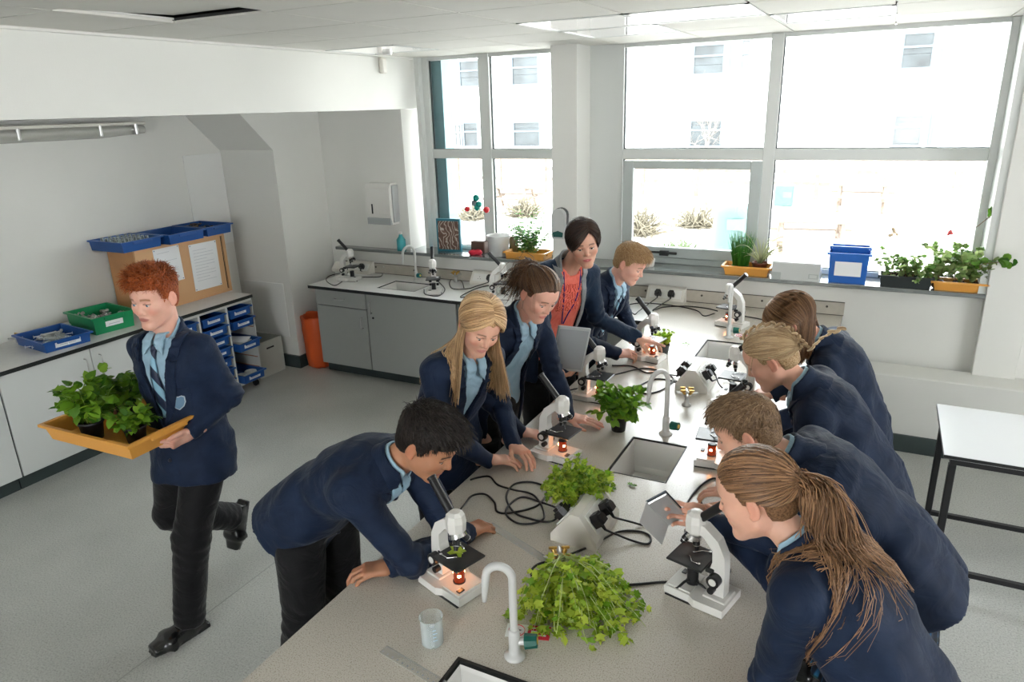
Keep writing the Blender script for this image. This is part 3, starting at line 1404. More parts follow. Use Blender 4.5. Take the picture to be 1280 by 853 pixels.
    if len(F):
        V = relax(V, F, 2, .5)
        mesh_obj('lapels', [(V, F, None, 0)], lapel_m or jacket, t)
    if openj:
        pass
    # pocket flap, crest, buttons on the front
    def surf_pt(x, dn):
        """point on the jacket front"""
        o = N - Tn * dn + S * x
        lo_, hi_ = 0., .3
        for _ in range(22):
            m = (lo_ + hi_) / 2
            if jacket_core(np.array([o + Fn * m]))[0] < 0:
                lo_ = m
            else:
                hi_ = m
        return o + Fn * hi_
    if crest:
        x0, d0 = .085, .22
        pl = [(-.042, -.030), (.042, -.030), (.042, .035), (-.042, .035)]
        b = MB()
        n_ = 6
        g = [[surf_pt(x0 + a, d0 + c) + Fn * .002 for a in np.linspace(-.046, .046, n_)] for c in np.linspace(-.006, .10, n_)]
        V_ = [q for r_ in g for q in r_] + [q + Fn * .003 for r_ in g for q in r_]
        Fq = []
        K = n_ * n_
        for i in range(n_ - 1):
            for j in range(n_ - 1):
                a = i * n_ + j
                Fq.append((K + a, K + a + n_, K + a + n_ + 1, K + a + 1))
        rim = [j for j in range(n_)] + [i * n_ + n_ - 1 for i in range(1, n_)] + [(n_ - 1) * n_ + j for j in range(n_ - 2, -1, -1)] + [i * n_ for i in range(n_ - 2, 0, -1)]
        for i in range(len(rim)):
            a, c = rim[i], rim[(i + 1) % len(rim)]
            Fq.append((a, c, K + c, K + a))
        b.add(V_, Fq, 0, False)
        pk = b.build('breast_pocket', jacket, t)
        # shield badge
        sh = [(-.022, -.022), (-.011, -.027), (0, -.024), (.011, -.027), (.022, -.022), (.023, .0), (.016, .016), (0, .028), (-.016, .016), (-.023, .0)]
        for sc_, m_, nm, zo in ((1.12, mat('badge_silver_edge', (.35, .42, .48), .5), 'badge_border', .0065), (.95, mat('badge_blue', (.10, .20, .30), .6), 'badge', .008)):
            b = MB()
            top = [surf_pt(x0 + a * sc_, d0 + .052 + c * sc_) + Fn * zo for a, c in sh]
            bot = [q - Fn * .004 for q in top]
            n_ = len(sh)
            b.add(bot + top, [tuple(range(n_, 2 * n_)), tuple(range(n_))[::-1]] + [(i, (i + 1) % n_, n_ + (i + 1) % n_, n_ + i) for i in range(n_)])
            b.build(nm, m_, pk)
    if not openj:
        for k in (0.02, .12):
            b = MB()
            q = surf_pt(.012, vl + k)
            b.lathe([(0, .0055), (.007, .0055), (.0085, .003), (.0085, -.002)], T=np.vstack([np.hstack([frame3(Fn, Tn)[:, [0, 2, 1]] * (1, 1, 1), q[:, None]]), [0, 0, 0, 1]]), n=14)
            b.build('button', mat('navy_button', (.02, .025, .04), .3), t)
    if tie:
        def sp_(x, dn):
            o = N - Tn * dn + S * x
            lo_, hi_ = 0., .3
            for _ in range(20):
                m = (lo_ + hi_) / 2
                if shirt_f(np.array([o + Fn * m]))[0] < 0:
                    lo_ = m
                else:
                    hi_ = m
            return o + Fn * hi_
        rows = []
        dns = np.linspace(.03, .34, 22)
        off_ = np.array([sp_(0, q) for q in dns])
        for i_, (dn, hw) in enumerate([(q, float(np.interp(q, (.03, .045, .06, .10, .16, .22, .34), (.015, .018, .011, .017, .024, .030, .036)))) for q in dns]):
            c0 = off_[i_] + Fn * .004
            rows.append([c0 - S * hw + Fn * .003, c0 - S * hw * .5 + Fn * .009, c0 + Fn * .011, c0 + S * hw * .5 + Fn * .009, c0 + S * hw + Fn * .003, c0 - Fn * .003])
        V_ = np.array(rows).reshape(-1, 3)
        Fq = []
        for i in range(len(rows) - 1):
            for j in range(6):
                j2 = (j + 1) % 6
                Fq.append((i * 6 + j, i * 6 + j2, (i + 1) * 6 + j2, (i + 1) * 6 + j))
        Fq += [tuple(range(6))[::-1], tuple((len(rows) - 1) * 6 + j for j in range(6))]
        b = MB()
        b.add(V_, Fq, 0, True)
        kn = sp_(0, .036) + Fn * .006
        b.sph(kn, .016, 0, 10, sc=(1, 1, 1))
        b.build('tie', TIE, t)
    # legs
    feet = feet or {}
    knee = knee or {}
    lg = {}
    hipw = .088 * s
    Sh = nrm((S[0], S[1], 0))
    Fh = np.cross(Sh, (0, 0, 1.))
    for k, sg in (('L', 1), ('R', -1)):
        hp = P + Sh * sg * hipw - np.array([0, 0, .02])
        an = np.asarray(feet[k]['a'], float) - root if k in feet else np.array([hp[0], hp[1], .085])
        kn = ik(hp, an, .43 * s, .42 * s, knee.get(k, Fh * 1 + (0, 0, .01)))
        lg[k] = (hp, kn, an)
    Lm = legmat or (BLACKC if legs == 'trousers' else TARTAN)

    def hem_clip(p, d):
        h = np.minimum((p - (P - T * hem)) @ T - .012, p[:, 2] - (P[2] - .03 - .07 * max(0, T[2]) - .85 * hem * max(0, T[2]) ** 2))
        return np.maximum(d, np.minimum(jacket_core(p) + .009, h))

    def trous(p):
        d = s_ell(p, P + np.array([0, 0, -.02]), np.array([.13, .13, .12]) * s)
        for k, (a, b_, c) in lg.items():
            ds = nrm(c - b_)
            x = s_cap(p, a, b_, .096 * s, .078 * s)
            cu = c + ds * .015
            y = smax(s_cap(p, b_, c + ds * .05, .078 * s, .070 * s), (p - cu) @ ds, .006)
            x = smin(x, y, .02)
            x = x + .004 * np.exp(-(vlen(p - b_) / .12) ** 2) * np.sin((p @ ds) * 110 + 2 * np.sin(p[:, 0] * 30)) + .003 * np.exp(-(vlen(p - c) / .12) ** 2) * np.sin((p @ ds) * 140)
            d = smin(d, x, .025)
        return hem_clip(p, d + .0025 * fold(p, 1.1, seed + 9))
    if legs == 'trousers':
        pts = [P] + [q for a in lg.values() for q in a]
        V, F = surfnet(trous, np.min(pts, 0) - .15, np.max(pts, 0) + .15, .0105)
        mesh_obj('trousers', [(V, F, None, 0)], Lm, t)
    else:
        kc = (lg['L'][1] + lg['R'][1]) / 2
        kc[2] = min(kc[2], .50)

        def skirt(p):
            st_ = [(P + np.array([0, 0, .05]), Sh, .16 * s, Fh, .12 * s), (P - np.array([0, 0, .08]), Sh, .19 * s, Fh, .145 * s), (np.array([P[0], P[1], kc[2]]) * .6 + kc * .4, Sh, .235 * s, Fh, .19 * s)]
            d = s_loft(p, st_, .02, 2.1)
            q = p - P
            a = np.arctan2(q @ Fh, q @ Sh)
            return hem_clip(p, d + .007 * np.sin(a * 22) * np.clip(-(q[:, 2]) / .3, 0, 1))
        V, F = surfnet(skirt, np.min([P, kc], 0) - .28, np.max([P, kc], 0) + .28, .010)
        mesh_obj('skirt', [(V, F, None, 0)], Lm, t)
    # shoes
    for k, (a, b_, c) in lg.items():
        ft = feet.get(k, {})
        fd = nrm(ft.get('dir', Fh))
        fu = nrm(ft.get('up', (0, 0, 1)))
        Rf = frame3(fd, fu)

        def shoe(p):
            q = (p - c) @ Rf
            d = s_loft(q, [(np.array([0, -.055, -.045]), np.array([1., 0, 0]), .032, np.array([0, 0, 1.]), .035), (np.array([0, .02, -.045]), np.array([1., 0, 0]), .038, np.array([0, 0, 1.]), .040), (np.array([0, .11, -.055]), np.array([1., 0, 0]), .046, np.array([0, 0, 1.]), .028), (np.array([0, .185, -.062]), np.array([1., 0, 0]), .030, np.array([0, 0, 1.]), .017)], .03, 2.6) - .006
            d = smin(d, s_cap(q, (0, -.02, -.03), (0, -.012, .015), .038, .036), .02)
            d = smax(d, -.085 - q[:, 2] + .0 * q[:, 1], .004)
            sole = s_loft(q, [(np.array([0, -.062, -.08]), np.array([1., 0, 0]), .036, np.array([0, 0, 1.]), .012), (np.array([0, .11, -.08]), np.array([1., 0, 0]), .050, np.array([0, 0, 1.]), .008), (np.array([0, .195, -.08]), np.array([1., 0, 0]), .032, np.array([0, 0, 1.]), .006)], .01, 4)
            d = np.minimum(d, sole)
            heel = s_rbox(q, (0, -.045, -.077), (.034, .034, .014), .006)
            return np.minimum(d, heel) / 1.
        V, F = surfnet(shoe, c - .26, c + .26, .007)
        mesh_obj('shoe', [(V, F, None, 0)], LEATHER, t)
        if legs == 'trousers':
            ds = nrm(c - b_)
            b = MB()
            b.tube([c - ds * .05, c + ds * .02], [.042, .04], 14)
            if ft.get('sock'):
                b.build('sock', WHITEC, t)
    # ---------------- body: one continuous figure
    Mh = frame3(look, up)
    sc = s * .98 * hsc
    parts = []

    def head_w(p):
        q = (p - head) @ Mh / sc
        d = head_sdf(q, fem, smile, squint) * sc
        nk = s_cap(p, N - Tn * .05, head + Mh @ np.array([0, -.025, -.05]) * sc, (.056 - .008 * fem) * s, (.052 - .008 * fem) * s)
        d = smin(d, nk, .018)
        return d
    hp_ = [head, N]
    lo, hi = np.min(hp_, 0) - .15, np.max(hp_, 0) + .15
    V, F = surfnet(head_w, lo, hi, .0033)
    q = (V - head) @ Mh / sc
    parts.append((V, F, head_pigment(q, skin, lip, brow, blush, fem), 0))
    for k, (a, e, w_) in arms.items():
        h = hands[k]
        key = (tuple(np.ravel(h.get('curl', .35))), h.get('thumb', (.4, .2)), h.get('spread', 1.))
        if key not in HANDS:
            HANDS[key] = hand_geo(h.get('curl', .35), h.get('spread', 1.), h.get('thumb', (.4, .2)))
        V, F = HANDS[key]
        d = nrm(h['dir'])
        n = np.asarray(h['palm'], float)
        n = nrm(n - (n @ d) * d)
        th = np.cross(d, n) * (1 if k == 'R' else -1)
        R = np.stack([th, d, -n], 1)
        Fh_ = F if np.linalg.det(R) > 0 else F[:, ::-1]
        Vw = V * s @ R.T + w_
        cc = np.tile(np.array(skin), (len(V), 1))
        kn = np.exp(-((V[:, 1] - .09) / .012) ** 2) * (V[:, 2] > 0) * .35
        tip = np.clip((V[:, 1] - .13) / .04, 0, 1) * .3
        wgt = np.clip(kn + tip, 0, .5)[:, None]
        cc = cc * (1 - wgt) + np.array(skin) * (1.0, .68, .62) * wgt
        parts.append((Vw, Fh_, cc, 0))

    def core(p):
        d = s_loft(p, [(x[0], x[1], x[2] * .75, x[3], x[4] * .72) for x in body_st], .03, 2.2)
        d = smin(d, s_cap(p, N - Tn * .05, head, .045 * s, .045 * s), .02)
        for k, (a, e, w_) in arms.items():
            d = smin(d, s_cap(p, N - Tn * .05, a, .03, .035), .03)
            d = smin(d, s_cap(p, a, e, .042 * s, .034 * s), .02)
            d = smin(d, s_cap(p, e, w_, .034 * s, .025 * s), .02)
        for k, (a, b_, c) in lg.items():
            d = smin(d, s_cap(p, a, b_, .065 * s, .048 * s), .02)
            d = smin(d, s_cap(p, b_, c, .048 * s, .030 * s), .02)
        return d
    pts = [P, N, head] + [q for a in arms.values() for q in a] + [q for a in lg.values() for q in a]
    V, F = surfnet(core, np.min(pts, 0) - .12, np.max(pts, 0) + .08, .018)
    parts.append((V, F, np.tile(np.array(skin), (len(V), 1)), 0))
    mesh_obj('body', parts, SKIN, t)
    eyes(Mh * sc, head, t, iris or IRIS_BR, gaze)
    if hair:
        def bf(p):
            return np.minimum(jacket_core(p), neckcap(p))
        make_hair('hair', hair, Mh, head, sc, hairm, t, (0, 0, -1), bf)
    info = dict(t=t, N=N + root, P=P + root, S=S, T=Tn, F=Fn, head=head + root, Mh=Mh, arms={k: [x + root for x in v] for k, v in arms.items()}, shl={k: v + root for k, v in shl.items()}, root=root, surf=lambda x, dn: surf_pt(x, dn) + root, neckcap=neckcap, jc=jacket_core, sc=sc, chest=chest_xy, shirt_f=shirt_f)
    return info
# ------------------------------------------------------------------ the room
def paint(name, col, rough=.75, b=.06):
    return mat(name, col, rough, var=.02, vscale=1.5, bump=b, bscale=140, spec=.3)


WALLM = paint('wall_paint', (.70, .70, .665))
GLOSSW = paint('gloss_white_paint', (.74, .745, .725), .45, .03)
FRAMEM = mat('white_window_frame', (.58, .60, .58), .35)
FRAMEG = mat('grey_window_gasket', (.05, .07, .07), .6)
BLUEFR = mat('blue_outer_window_jamb', (.09, .17, .185), .5)


def floor_mat():
    m, nt, b = new_mat('speckled_vinyl_floor')
    tc = nt.nodes.new('ShaderNodeTexCoord')
    n = nt.nodes.new('ShaderNodeTexNoise')
    n.inputs['Scale'].default_value = 130
    n.inputs['Detail'].default_value = 4
    lnk(nt, tc.outputs['Object'], n.inputs['Vector'])
    n2 = nt.nodes.new('ShaderNodeTexNoise')
    n2.inputs['Scale'].default_value = 1.6
    n2.inputs['Detail'].default_value = 6
    lnk(nt, tc.outputs['Object'], n2.inputs['Vector'])
    c = ramp(nt, n.outputs['Fac'], [(.3, (.27, .275, .25)), (.45, (.42, .425, .395)), (.6, (.475, .48, .45)), (.75, (.55, .555, .53))])
    r = nt.nodes.new('ShaderNodeMapRange')
    r.inputs[1].default_value, r.inputs[2].default_value, r.inputs[3].default_value, r.inputs[4].default_value = .3, .7, .86, 1.08
    lnk(nt, n2.outputs['Fac'], r.inputs[0])
    v = nt.nodes.new('ShaderNodeVectorMath')
    v.operation = 'SCALE'
    lnk(nt, c, v.inputs[0])
    lnk(nt, r.outputs[0], v.inputs['Scale'])
    lnk(nt, v.outputs[0], b.inputs['Base Color'])
    b.inputs['Roughness'].default_value = .42
    return m


def bench_mat():
    m, nt, b = new_mat('speckled_laminate_worktop')
    tc = nt.nodes.new('ShaderNodeTexCoord')
    n = nt.nodes.new('ShaderNodeTexNoise')
    n.inputs['Scale'].default_value = 260
    n.inputs['Detail'].default_value = 2
    lnk(nt, tc.outputs['Object'], n.inputs['Vector'])
    n2 = nt.nodes.new('ShaderNodeTexVoronoi')
    n2.inputs['Scale'].default_value = 85
    lnk(nt, tc.outputs['Object'], n2.inputs['Vector'])
    c = ramp(nt, n.outputs['Fac'], [(.30, (.29, .255, .20)), (.42, (.49, .455, .395)), (.6, (.565, .53, .47))])
    c2 = ramp(nt, n2.outputs['Distance'], [(0, (.30, .27, .23)), (.10, (.42, .39, .35)), (.17, (1, 1, 1))])
    mx = nt.nodes.new('ShaderNodeMix')
    mx.data_type = 'RGBA'
    mx.blend_type = 'MULTIPLY'
    mx.inputs[0].default_value = .45
    lnk(nt, c, mx.inputs[6])
    lnk(nt, c2, mx.inputs[7])
    lnk(nt, mx.outputs[2], b.inputs['Base Color'])
    b.inputs['Roughness'].default_value = .27
    b.inputs['Coat Weight'].default_value = .25
    b.inputs['Coat Roughness'].default_value = .2
    return m


FLOORM, BENCHM = floor_mat(), bench_mat()
EDGE = mat('black_bench_edge', (.012, .014, .014), .4)
SKIRT = mat('dark_green_skirting', (.035, .05, .05), .45)
TILEM = mat('ceiling_tile', (.62, .61, .57), .8, var=.02, vscale=4, bump=.15, bscale=300)
DARK = mat('void_and_shadow_line', (.02, .02, .02), .9)

ZC, ZB = 2.79, 2.363
XW, XM = -5.50, -4.84          # left wall, boxed-out mass
YW = 5.47                       # wall under and beside the window
YF = 5.66                       # face of the window frames
XR = .69                        # right edge of the window opening
YR = -3.0                       # wall behind the viewer
XE = 4.0                        # far right wall

# floor with its welded joints
b = MB()
b.box((XW - .2, YR - .2, -.1), (XE + .2, 5.9, 0))
for x in (-2.745, -.745, 1.255, 3.255):
    b.box((x - .003, YR, 0), (x + .003, 5.9, .0006), 1)
b.build('floor', [FLOORM, mat('floor_weld', (.33, .33, .31), .5)], kind='structure')

# suspended ceiling: tiles in a grid, one slipped tile
LIGHTS = [(-1.91, 4.43), (-1.91, 3.83), (-1.285, 3.83), (-3.79, 4.43), (-.66, 4.43), (.59, 3.23)]
b = MB()
b.box((XW, YR, ZC + .06), (XE, 5.9, ZC + .16), 1)
gx0, gy0, gs, gy = -3.163, 3.23, .625, .60
for i in range(-2, 12):
    for j in range(-11, 5):
        x0, y0 = gx0 + i * gs, gy0 + j * gy
        x1, y1 = x0 + gs, y0 + gy
        if x1 < -3.84 or x0 > XE or y1 < YR or y0 > 5.75:
            continue
        x0c, y1c = max(x0, -3.84), min(y1, 5.75)
        key = (round(x0, 2), round(y0, 2))
        if any(abs(key[0] - a) < .05 and abs(key[1] - c) < .05 for a, c in LIGHTS):
            continue
        g = .005
        z = ZC
        if abs(x0 - (-3.163)) < .05 and abs(y0 - 2.03) < .05:
            T = TR((x0, y0, ZC + .006), rx=.045)
            b.box((g, g, 0), (gs - g, gy - g, .015), 0, T)
        else:
            b.box((x0c + g, y0 + g, z), (x1 - g, y1c - g, z + .015), 0)
        # grid rails
    b.box((gx0 + i * gs - .010, YR, ZC + .012), (gx0 + i * gs + .010, 5.75, ZC + .02), 2)
for j in range(-11, 5):
    b.box((-3.84, gy0 + j * gy - .010, ZC + .010), (XE, gy0 + j * gy + .010, ZC + .02), 1)  # rails along X coloured dark, their shadow lines painted in
b.build('ceiling', [TILEM, DARK, mat('grid_rail', (.6, .6, .58), .5)], kind='structure')
DIFF = mat('glossy_light_diffuser', (.82, .83, .82), .06, coat=1., emit=(1, .98, .94), estr=.35)
for k, (x0, y0) in enumerate(LIGHTS):
    t = thing('ceiling_light', ('square recessed ceiling light, the nearest of the row above the sink bench' if k == 2 else 'recessed square ceiling light with a glossy panel'), 'ceiling light', (x0 + gs / 2, y0 + gy / 2, ZC), 0, 'recessed ceiling lights')
    t['label'] = ['glossy recessed ceiling light just in front of the white pillar', 'glossy recessed ceiling light, middle one between pillar and viewer', 'big bright glossy ceiling light panel at the top edge right of centre',
                  'glossy recessed ceiling light over the corner with the paper towel holder', 'glossy recessed ceiling light above the wide right-hand window pane', 'recessed ceiling light near the top right corner of the view'][k]
    b = MB()
    w, h = gs / 2 - .004, gy / 2 - .004
    for lo, hi in (((-w, -h, -.004), (w, -h + .022, .02)), ((-w, h - .022, -.004), (w, h, .02)), ((-w, -h, -.004), (-w + .022, h, .02)), ((w - .022, -h, -.004), (w, h, .02))):
        b.box(lo, hi)
    b.build('frame', FRAMEM, t)
    b = MB()
    b.box((-w + .02, -h + .02, 0), (w - .02, h - .02, .012))
    b.build('diffuser', DIFF, t)
    del b

# left side: wall, bulkhead, boxed-out mass with its slanting soffit
b = MB()
b.box((XW - .2, YR, 0), (XW, 5.9, ZC + .1))
b.build('wall_left', WALLM, kind='structure')
b = MB()
b.box((XW, YR, ZB), (-3.84, 5.9, ZC + .06))
b.box((-3.84, YR, ZC - .012), (-3.80, 5.75, ZC), 0)
b.build('wall_bulkhead', WALLM, kind='structure')
b = MB()
b.prism([(4.84, 0), (4.84, 2.05), (4.52, ZB), (YW + .02, ZB), (YW + .02, 0)], XW, XM, axis=0)
b.build('wall_mass', WALLM, kind='structure')
# flush hatches in the boxed-out wall and in the left wall
b = MB()
b.box((-5.44, 4.832, .30), (-4.93, 4.8405, .83), bev=.003)
b.build('wall_hatch', GLOSSW, kind='structure')
b = MB()
b.box((XW, 4.42, 1.2), (XW + .012, 4.835, 2.03), bev=.003)
b.build('wall_hatch', GLOSSW, kind='structure')

# window wall
b = MB()
b.box((XM - .7, YW, 0), (-3.885, 5.9, ZB - .001))
b.box((-3.885, YW, 0), (XR, 5.9, 1.075))
b.build('wall_back', WALLM, kind='structure')
b = MB()
b.box((-2.385, 5.38, 1.1), (-2.165, 5.78, ZC + .05), bev=.004)
b.build('wall_pillar', WALLM, kind='structure')
b = MB()
b.box((XR, 5.385, 0), (XR + .245, 5.9, ZC + .1), bev=.004)
b.box((XR + .24, 5.42, 0), (XE, 5.9, ZC + .1))
b.build('wall_right_of_window', WALLM, kind='structure')
b = MB()
b.box((-.14, 5.17, 0), (XE, 5.43, .543), bev=.006)
b.build('wall_ledge', WALLM, kind='structure')
b = MB()
b.box((-4.72, 5.375, 1.072), (XR, 5.72, 1.1), 0, bev=.004)
b.build('window_sill', [mat('slate_grey_sill', (.17, .185, .18), .14, var=.1, vscale=20, coat=.5)], kind='structure')
b = MB()
b.box((-.14, 5.15, 0), (XE, 5.171, .125), bev=.004)
b.build('baseboard_back', SKIRT, kind='structure')
b = MB()
b.box((XW, 4.815, 0), (XM + .02, 4.841, .12))
b.box((XM, 4.82, 0), (XM + .018, YW, .12))
b.build('baseboard_left', SKIRT, kind='structure')
b = MB()
# unseen right and rear walls; their unglazed openings are added for fill light
for lo, hi in (((XE, YR, 0), (XE + .2, 5.9, 1.0)), ((XE, YR, 2.5), (XE + .2, 5.9, ZC + .1)), ((XE, 3.4, 1.0), (XE + .2, 5.9, 2.5)), ((XE, YR, 1.0), (XE + .2, 1.2, 2.5))):
    b.box(lo, hi)
b.build('wall_right', WALLM, kind='structure')
b = MB()
for lo, hi in (((XW, YR - .2, 0), (XE, YR, 1.0)), ((XW, YR - .2, 2.5), (XE, YR, ZC + .1)), ((XW, YR - .2, 1.0), (-1.6, YR, 2.5)), ((.6, YR - .2, 1.0), (XE, YR, 2.5))):
    b.box(lo, hi)
b.build('wall_rear', WALLM, kind='structure')

# window frames
def window(name, x0, x1, bars, transom=(1.925, 2.005), z0=1.1, z1=ZC):
    b = MB()
    y0, y1 = YF, YF + .065
    b.box((x0 - .07, y0, z0), (x0, y1, z1), bev=.004)
    b.box((x1, y0, z0), (x1 + .05, y1, z1), bev=.004)
    for a, c in bars:
        b.box((a, y0 - .004, z0), (c, y1, z1), bev=.004)
    b.box((x0, y0 + .002, transom[0]), (x1, y1, transom[1]), bev=.004)
    b.box((x0, y0 + .002, z0), (x1, y1, z0 + .035), bev=.003)
    b.box((x0, y0 + .002, z1 - .03), (x1, y1, z1))
    f = b.build(name, FRAMEM, kind='structure')
    edges = [x0] + [v for p in bars for v in p] + [x1]
    g = MB()
    k = MB()
    for i in range(0, len(edges), 2):
        a, c = edges[i], edges[i + 1]
        for u, v in ((z0 + .035, transom[0]), (transom[1], z1 - .03)):
            g.box((a, YF + .035, u), (c, YF + .041, v))
            k.box((a, YF + .028, u), (a + .008, YF + .048, v))
            k.box((a, YF + .028, u), (c, YF + .048, u + .006))
    gl = g.build('pane', GLASS, f)
    k.build('gasket', FRAMEG, f)
    return f


def glass_mat():
    m, nt, bs = new_mat('window_glass')
    out = nt.nodes['Material Output']
    tr = nt.nodes.new('ShaderNodeBsdfTransparent')
    tr.inputs[0].default_value = (.97, .985, .98, 1)
    gl = nt.nodes.new('ShaderNodeBsdfGlossy')
    gl.inputs['Roughness'].default_value = .01
    mx = nt.nodes.new('ShaderNodeMixShader')
    fr = nt.nodes.new('ShaderNodeFresnel')
    fr.inputs[0].default_value = 1.3
    lnk(nt, fr.outputs[0], mx.inputs[0])
    lnk(nt, tr.outputs[0], mx.inputs[1])
    lnk(nt, gl.outputs[0], mx.inputs[2])
    lnk(nt, mx.outputs[0], out.inputs['Surface'])
    return m


GLASS = glass_mat()
window('window_1', -3.70, -2.36, [(-3.187, -3.085)])
w2 = window('window_2', -1.886, .60, [(-.807, -.724)])
b = MB()
b.box((-3.80, 5.60, 1.1), (-3.76, 5.75, ZC))
b.box((-3.72, YF + .07, 1.1), (-3.60, YF + .22, ZC), 1)
b.box((.645, 5.40, 1.1), (XR + .005, 5.75, ZC), 0)
b.box((-2.2, 5.66, 1.1), (-1.95, 5.74, ZC), 0)
b.build('window_jamb', [FRAMEM, BLUEFR], kind='structure')
# opening light in the lower middle pane, with its handle
b = MB()
x0, x1, z0, z1 = -1.872, -.80, 1.150, 1.915
for lo, hi in (((x0, 0, z0), (x0 + .085, 0, z1)), ((x1 - .085, 0, z0), (x1, 0, z1)), ((x0 + .085, 0, z0), (x1 - .085, 0, z0 + .085)), ((x0 + .085, 0, z1 - .06), (x1 - .085, 0, z1))):
    b.box((lo[0], YF - .022, lo[2]), (hi[0], YF + .03, hi[2]), bev=.006)
b.box((x0 - .01, YF - .01, z0 - .05), (x1 + .01, YF + .03, z0 - .002), bev=.004)
c = b.build('casement', mat('pale_grey_casement', (.42, .46, .45), .35), w2, kind='structure')
b = MB()
b.box((-1.72, YF - .030, 1.183), (-1.50, YF - .022, 1.200))
b.box((-1.545, YF - .052, 1.170), (-1.47, YF - .022, 1.21), bev=.004)
b.box((-1.49, YF - .06, 1.185), (-1.40, YF - .045, 1.205), bev=.003)
b.build('window_handle', EDGE, w2)

# ------------------------------------------------------------------ outdoors
GZ = -.9
RENDER_W = mat('white_render', (.86, .86, .84), .9, var=.03, vscale=.6)
b = MB()
b.box((-60, 5.95, GZ - .1), (40, 70, GZ))
b.build('ground', mat('pale_paving', (.72, .68, .63), .9, var=.06, vscale=.8), kind='structure')
BY = 28.
bd = thing('school_building', 'white rendered building with grey windows seen across the yard', 'building', (0, BY, GZ))
b = MB()
b.box((-40, 0, 0), (9.2, 8, 14))
for k in range(19):
    b.box((-40, -.012, k * .7 + .3), (9.2, 0, k * .7 + .308), 1)
b.build('facade', [RENDER_W, mat('facade_joint', (.7, .7, .68), .9)], bd)
WINF = mat('blue_grey_window_frame', (.095, .115, .13), .6)
PANE = mat('dark_window_pane', (.035, .042, .045), .35, var=.6, vscale=1.1)
BLIND = mat('pale_blind', (.13, .135, .135), .8)


def far_window(px0, px1, py0, py1, solid=None, blind=False):
    a, c = at(px0, py1, y=BY), at(px1, py0, y=BY)
    x0, z0, x1, z1 = a[0], a[2] - GZ, c[0], c[2] - GZ
    b = MB()
    b.box((x0 - .1, -.10, z0 - .22), (x1 + .1, .0, z0 - .08))
    w = .07
    ws = [x0, x1]
    for lo, hi in (((x0 + w, z0), (x1 - w, z0 + w)), ((x0 + w, z1 - w), (x1 - w, z1)), ((x0, z0), (x0 + w, z1)), ((x1 - w, z0), (x1, z1)), ((x0 + w, z0 + (z1 - z0) * .58), (x1 - w, z0 + (z1 - z0) * .58 + w))):
        b.box((lo[0], -.06, lo[1]), (hi[0], .02, hi[1]))
    if solid:
        xs0, xs1 = at(solid[0], py1, y=BY)[0], at(solid[1], py1, y=BY)[0]
        b.box((xs0 + .002, -.045, z0 + .002), (xs1, .0, z1 + .05))
        b.box((xs0 + .05, -.07, z0 + .1), (xs0 + .1, -.05, z1))
    f = b.build('window', WINF, bd)
    b = MB()
    b.box((x0 + w, -.012, z0 + w), (x1 - w, -.002, z1 - w))
    b.build('window_pane', PANE, f)
    if blind:
        b = MB()
        for k in range(7):
            b.box((x0 + w + k * (x1 - x0) / 7, -.025, z0 + w), (x0 + w + (k + .8) * (x1 - x0) / 7, -.016, z1 - w))
        b.build('blind', BLIND, f)


far_window(640, 674, 68, 108)
far_window(642, 676, 151, 184)
far_window(546, 562, 76, 112, (562, 574), True)
far_window(575, 600, 74, 110)
far_window(547, 578, 155, 183, None, True)
far_window(580, 598, 152, 184)
far_window(865, 908, 53, 95, (908, 924))
far_window(924, 940, 48, 96, None, True)
far_window(861, 904, 149, 184, None)
far_window(1123, 1172, 38, 88, (1172, 1186))
far_window(1112, 1157, 142, 184, (1157, 1171))
b = MB()
p = at(1062, 58, y=BY)
b.box((p[0] - .22, -.25, p[2] - GZ - .2), (p[0] + .22, 0, p[2] - GZ + .15))
b.build('wall_lamp', WINF, bd)

# post and rail fence
WOOD = mat('bleached_timber', (.15, .115, .09), .8, var=.15, vscale=6)
fn = thing('yard_fence', 'bleached timber post and rail fence across the yard', 'fence', (0, 26.2, GZ))
b = MB()
for k in (.45, .85, 1.25):
    b.box((-24, -.03, k), (14, .03, k + .12))
b.build('rails', WOOD, fn)
for k in range(20):
    b = MB()
    b.box((-24 + k * 2.0, -.07, 0), (-23.86 + k * 2.0, .07, 1.45))
    b.build('post', WOOD, fn)


def picnic(px, py, dist, lab, rz=0.):
    p = at(px, py, z=GZ)
    t = thing('picnic_table', lab, 'picnic table', (p[0], p[1], GZ), rz, 'picnic tables in the yard')
    b = MB()
    for k in range(5):
        b.box((-.9, -.37 + k * .15, .72), (.9, -.24 + k * .15, .76))
    b.build('table_top', WOOD, t)
    for s in (-1, 1):
        b = MB()
        for k in range(2):
            b.box((-.9, s * .75 - .14 + k * .15, .42), (.9, s * .75 - .01 + k * .15, .46))
        b.build('bench_seat', WOOD, t)
    for x in (-.6, .6):
        b = MB()
        b.cyl((x, -.75, .0), (x, -.25, .72), .05, n=6)
        b.cyl((x, .75, .0), (x, .25, .72), .05, n=6)
        b.box((x - .03, -.85, .34), (x + .03, .85, .42))
        b.box((x - .03, -.36, .64), (x + .03, .36, .72))
        b.build('trestle', WOOD, t)


picnic(1075, 262, 22, 'picnic table further across the yard, below the fence')
picnic(1010, 318, 17, 'nearer picnic table, seen just above the pale grey box', .15)
picnic(640, 262, 22, 'picnic table outside the left window, near the fence', .1)
# litter bins
BING = mat('teal_bin', (.055, .105, .098), .5)


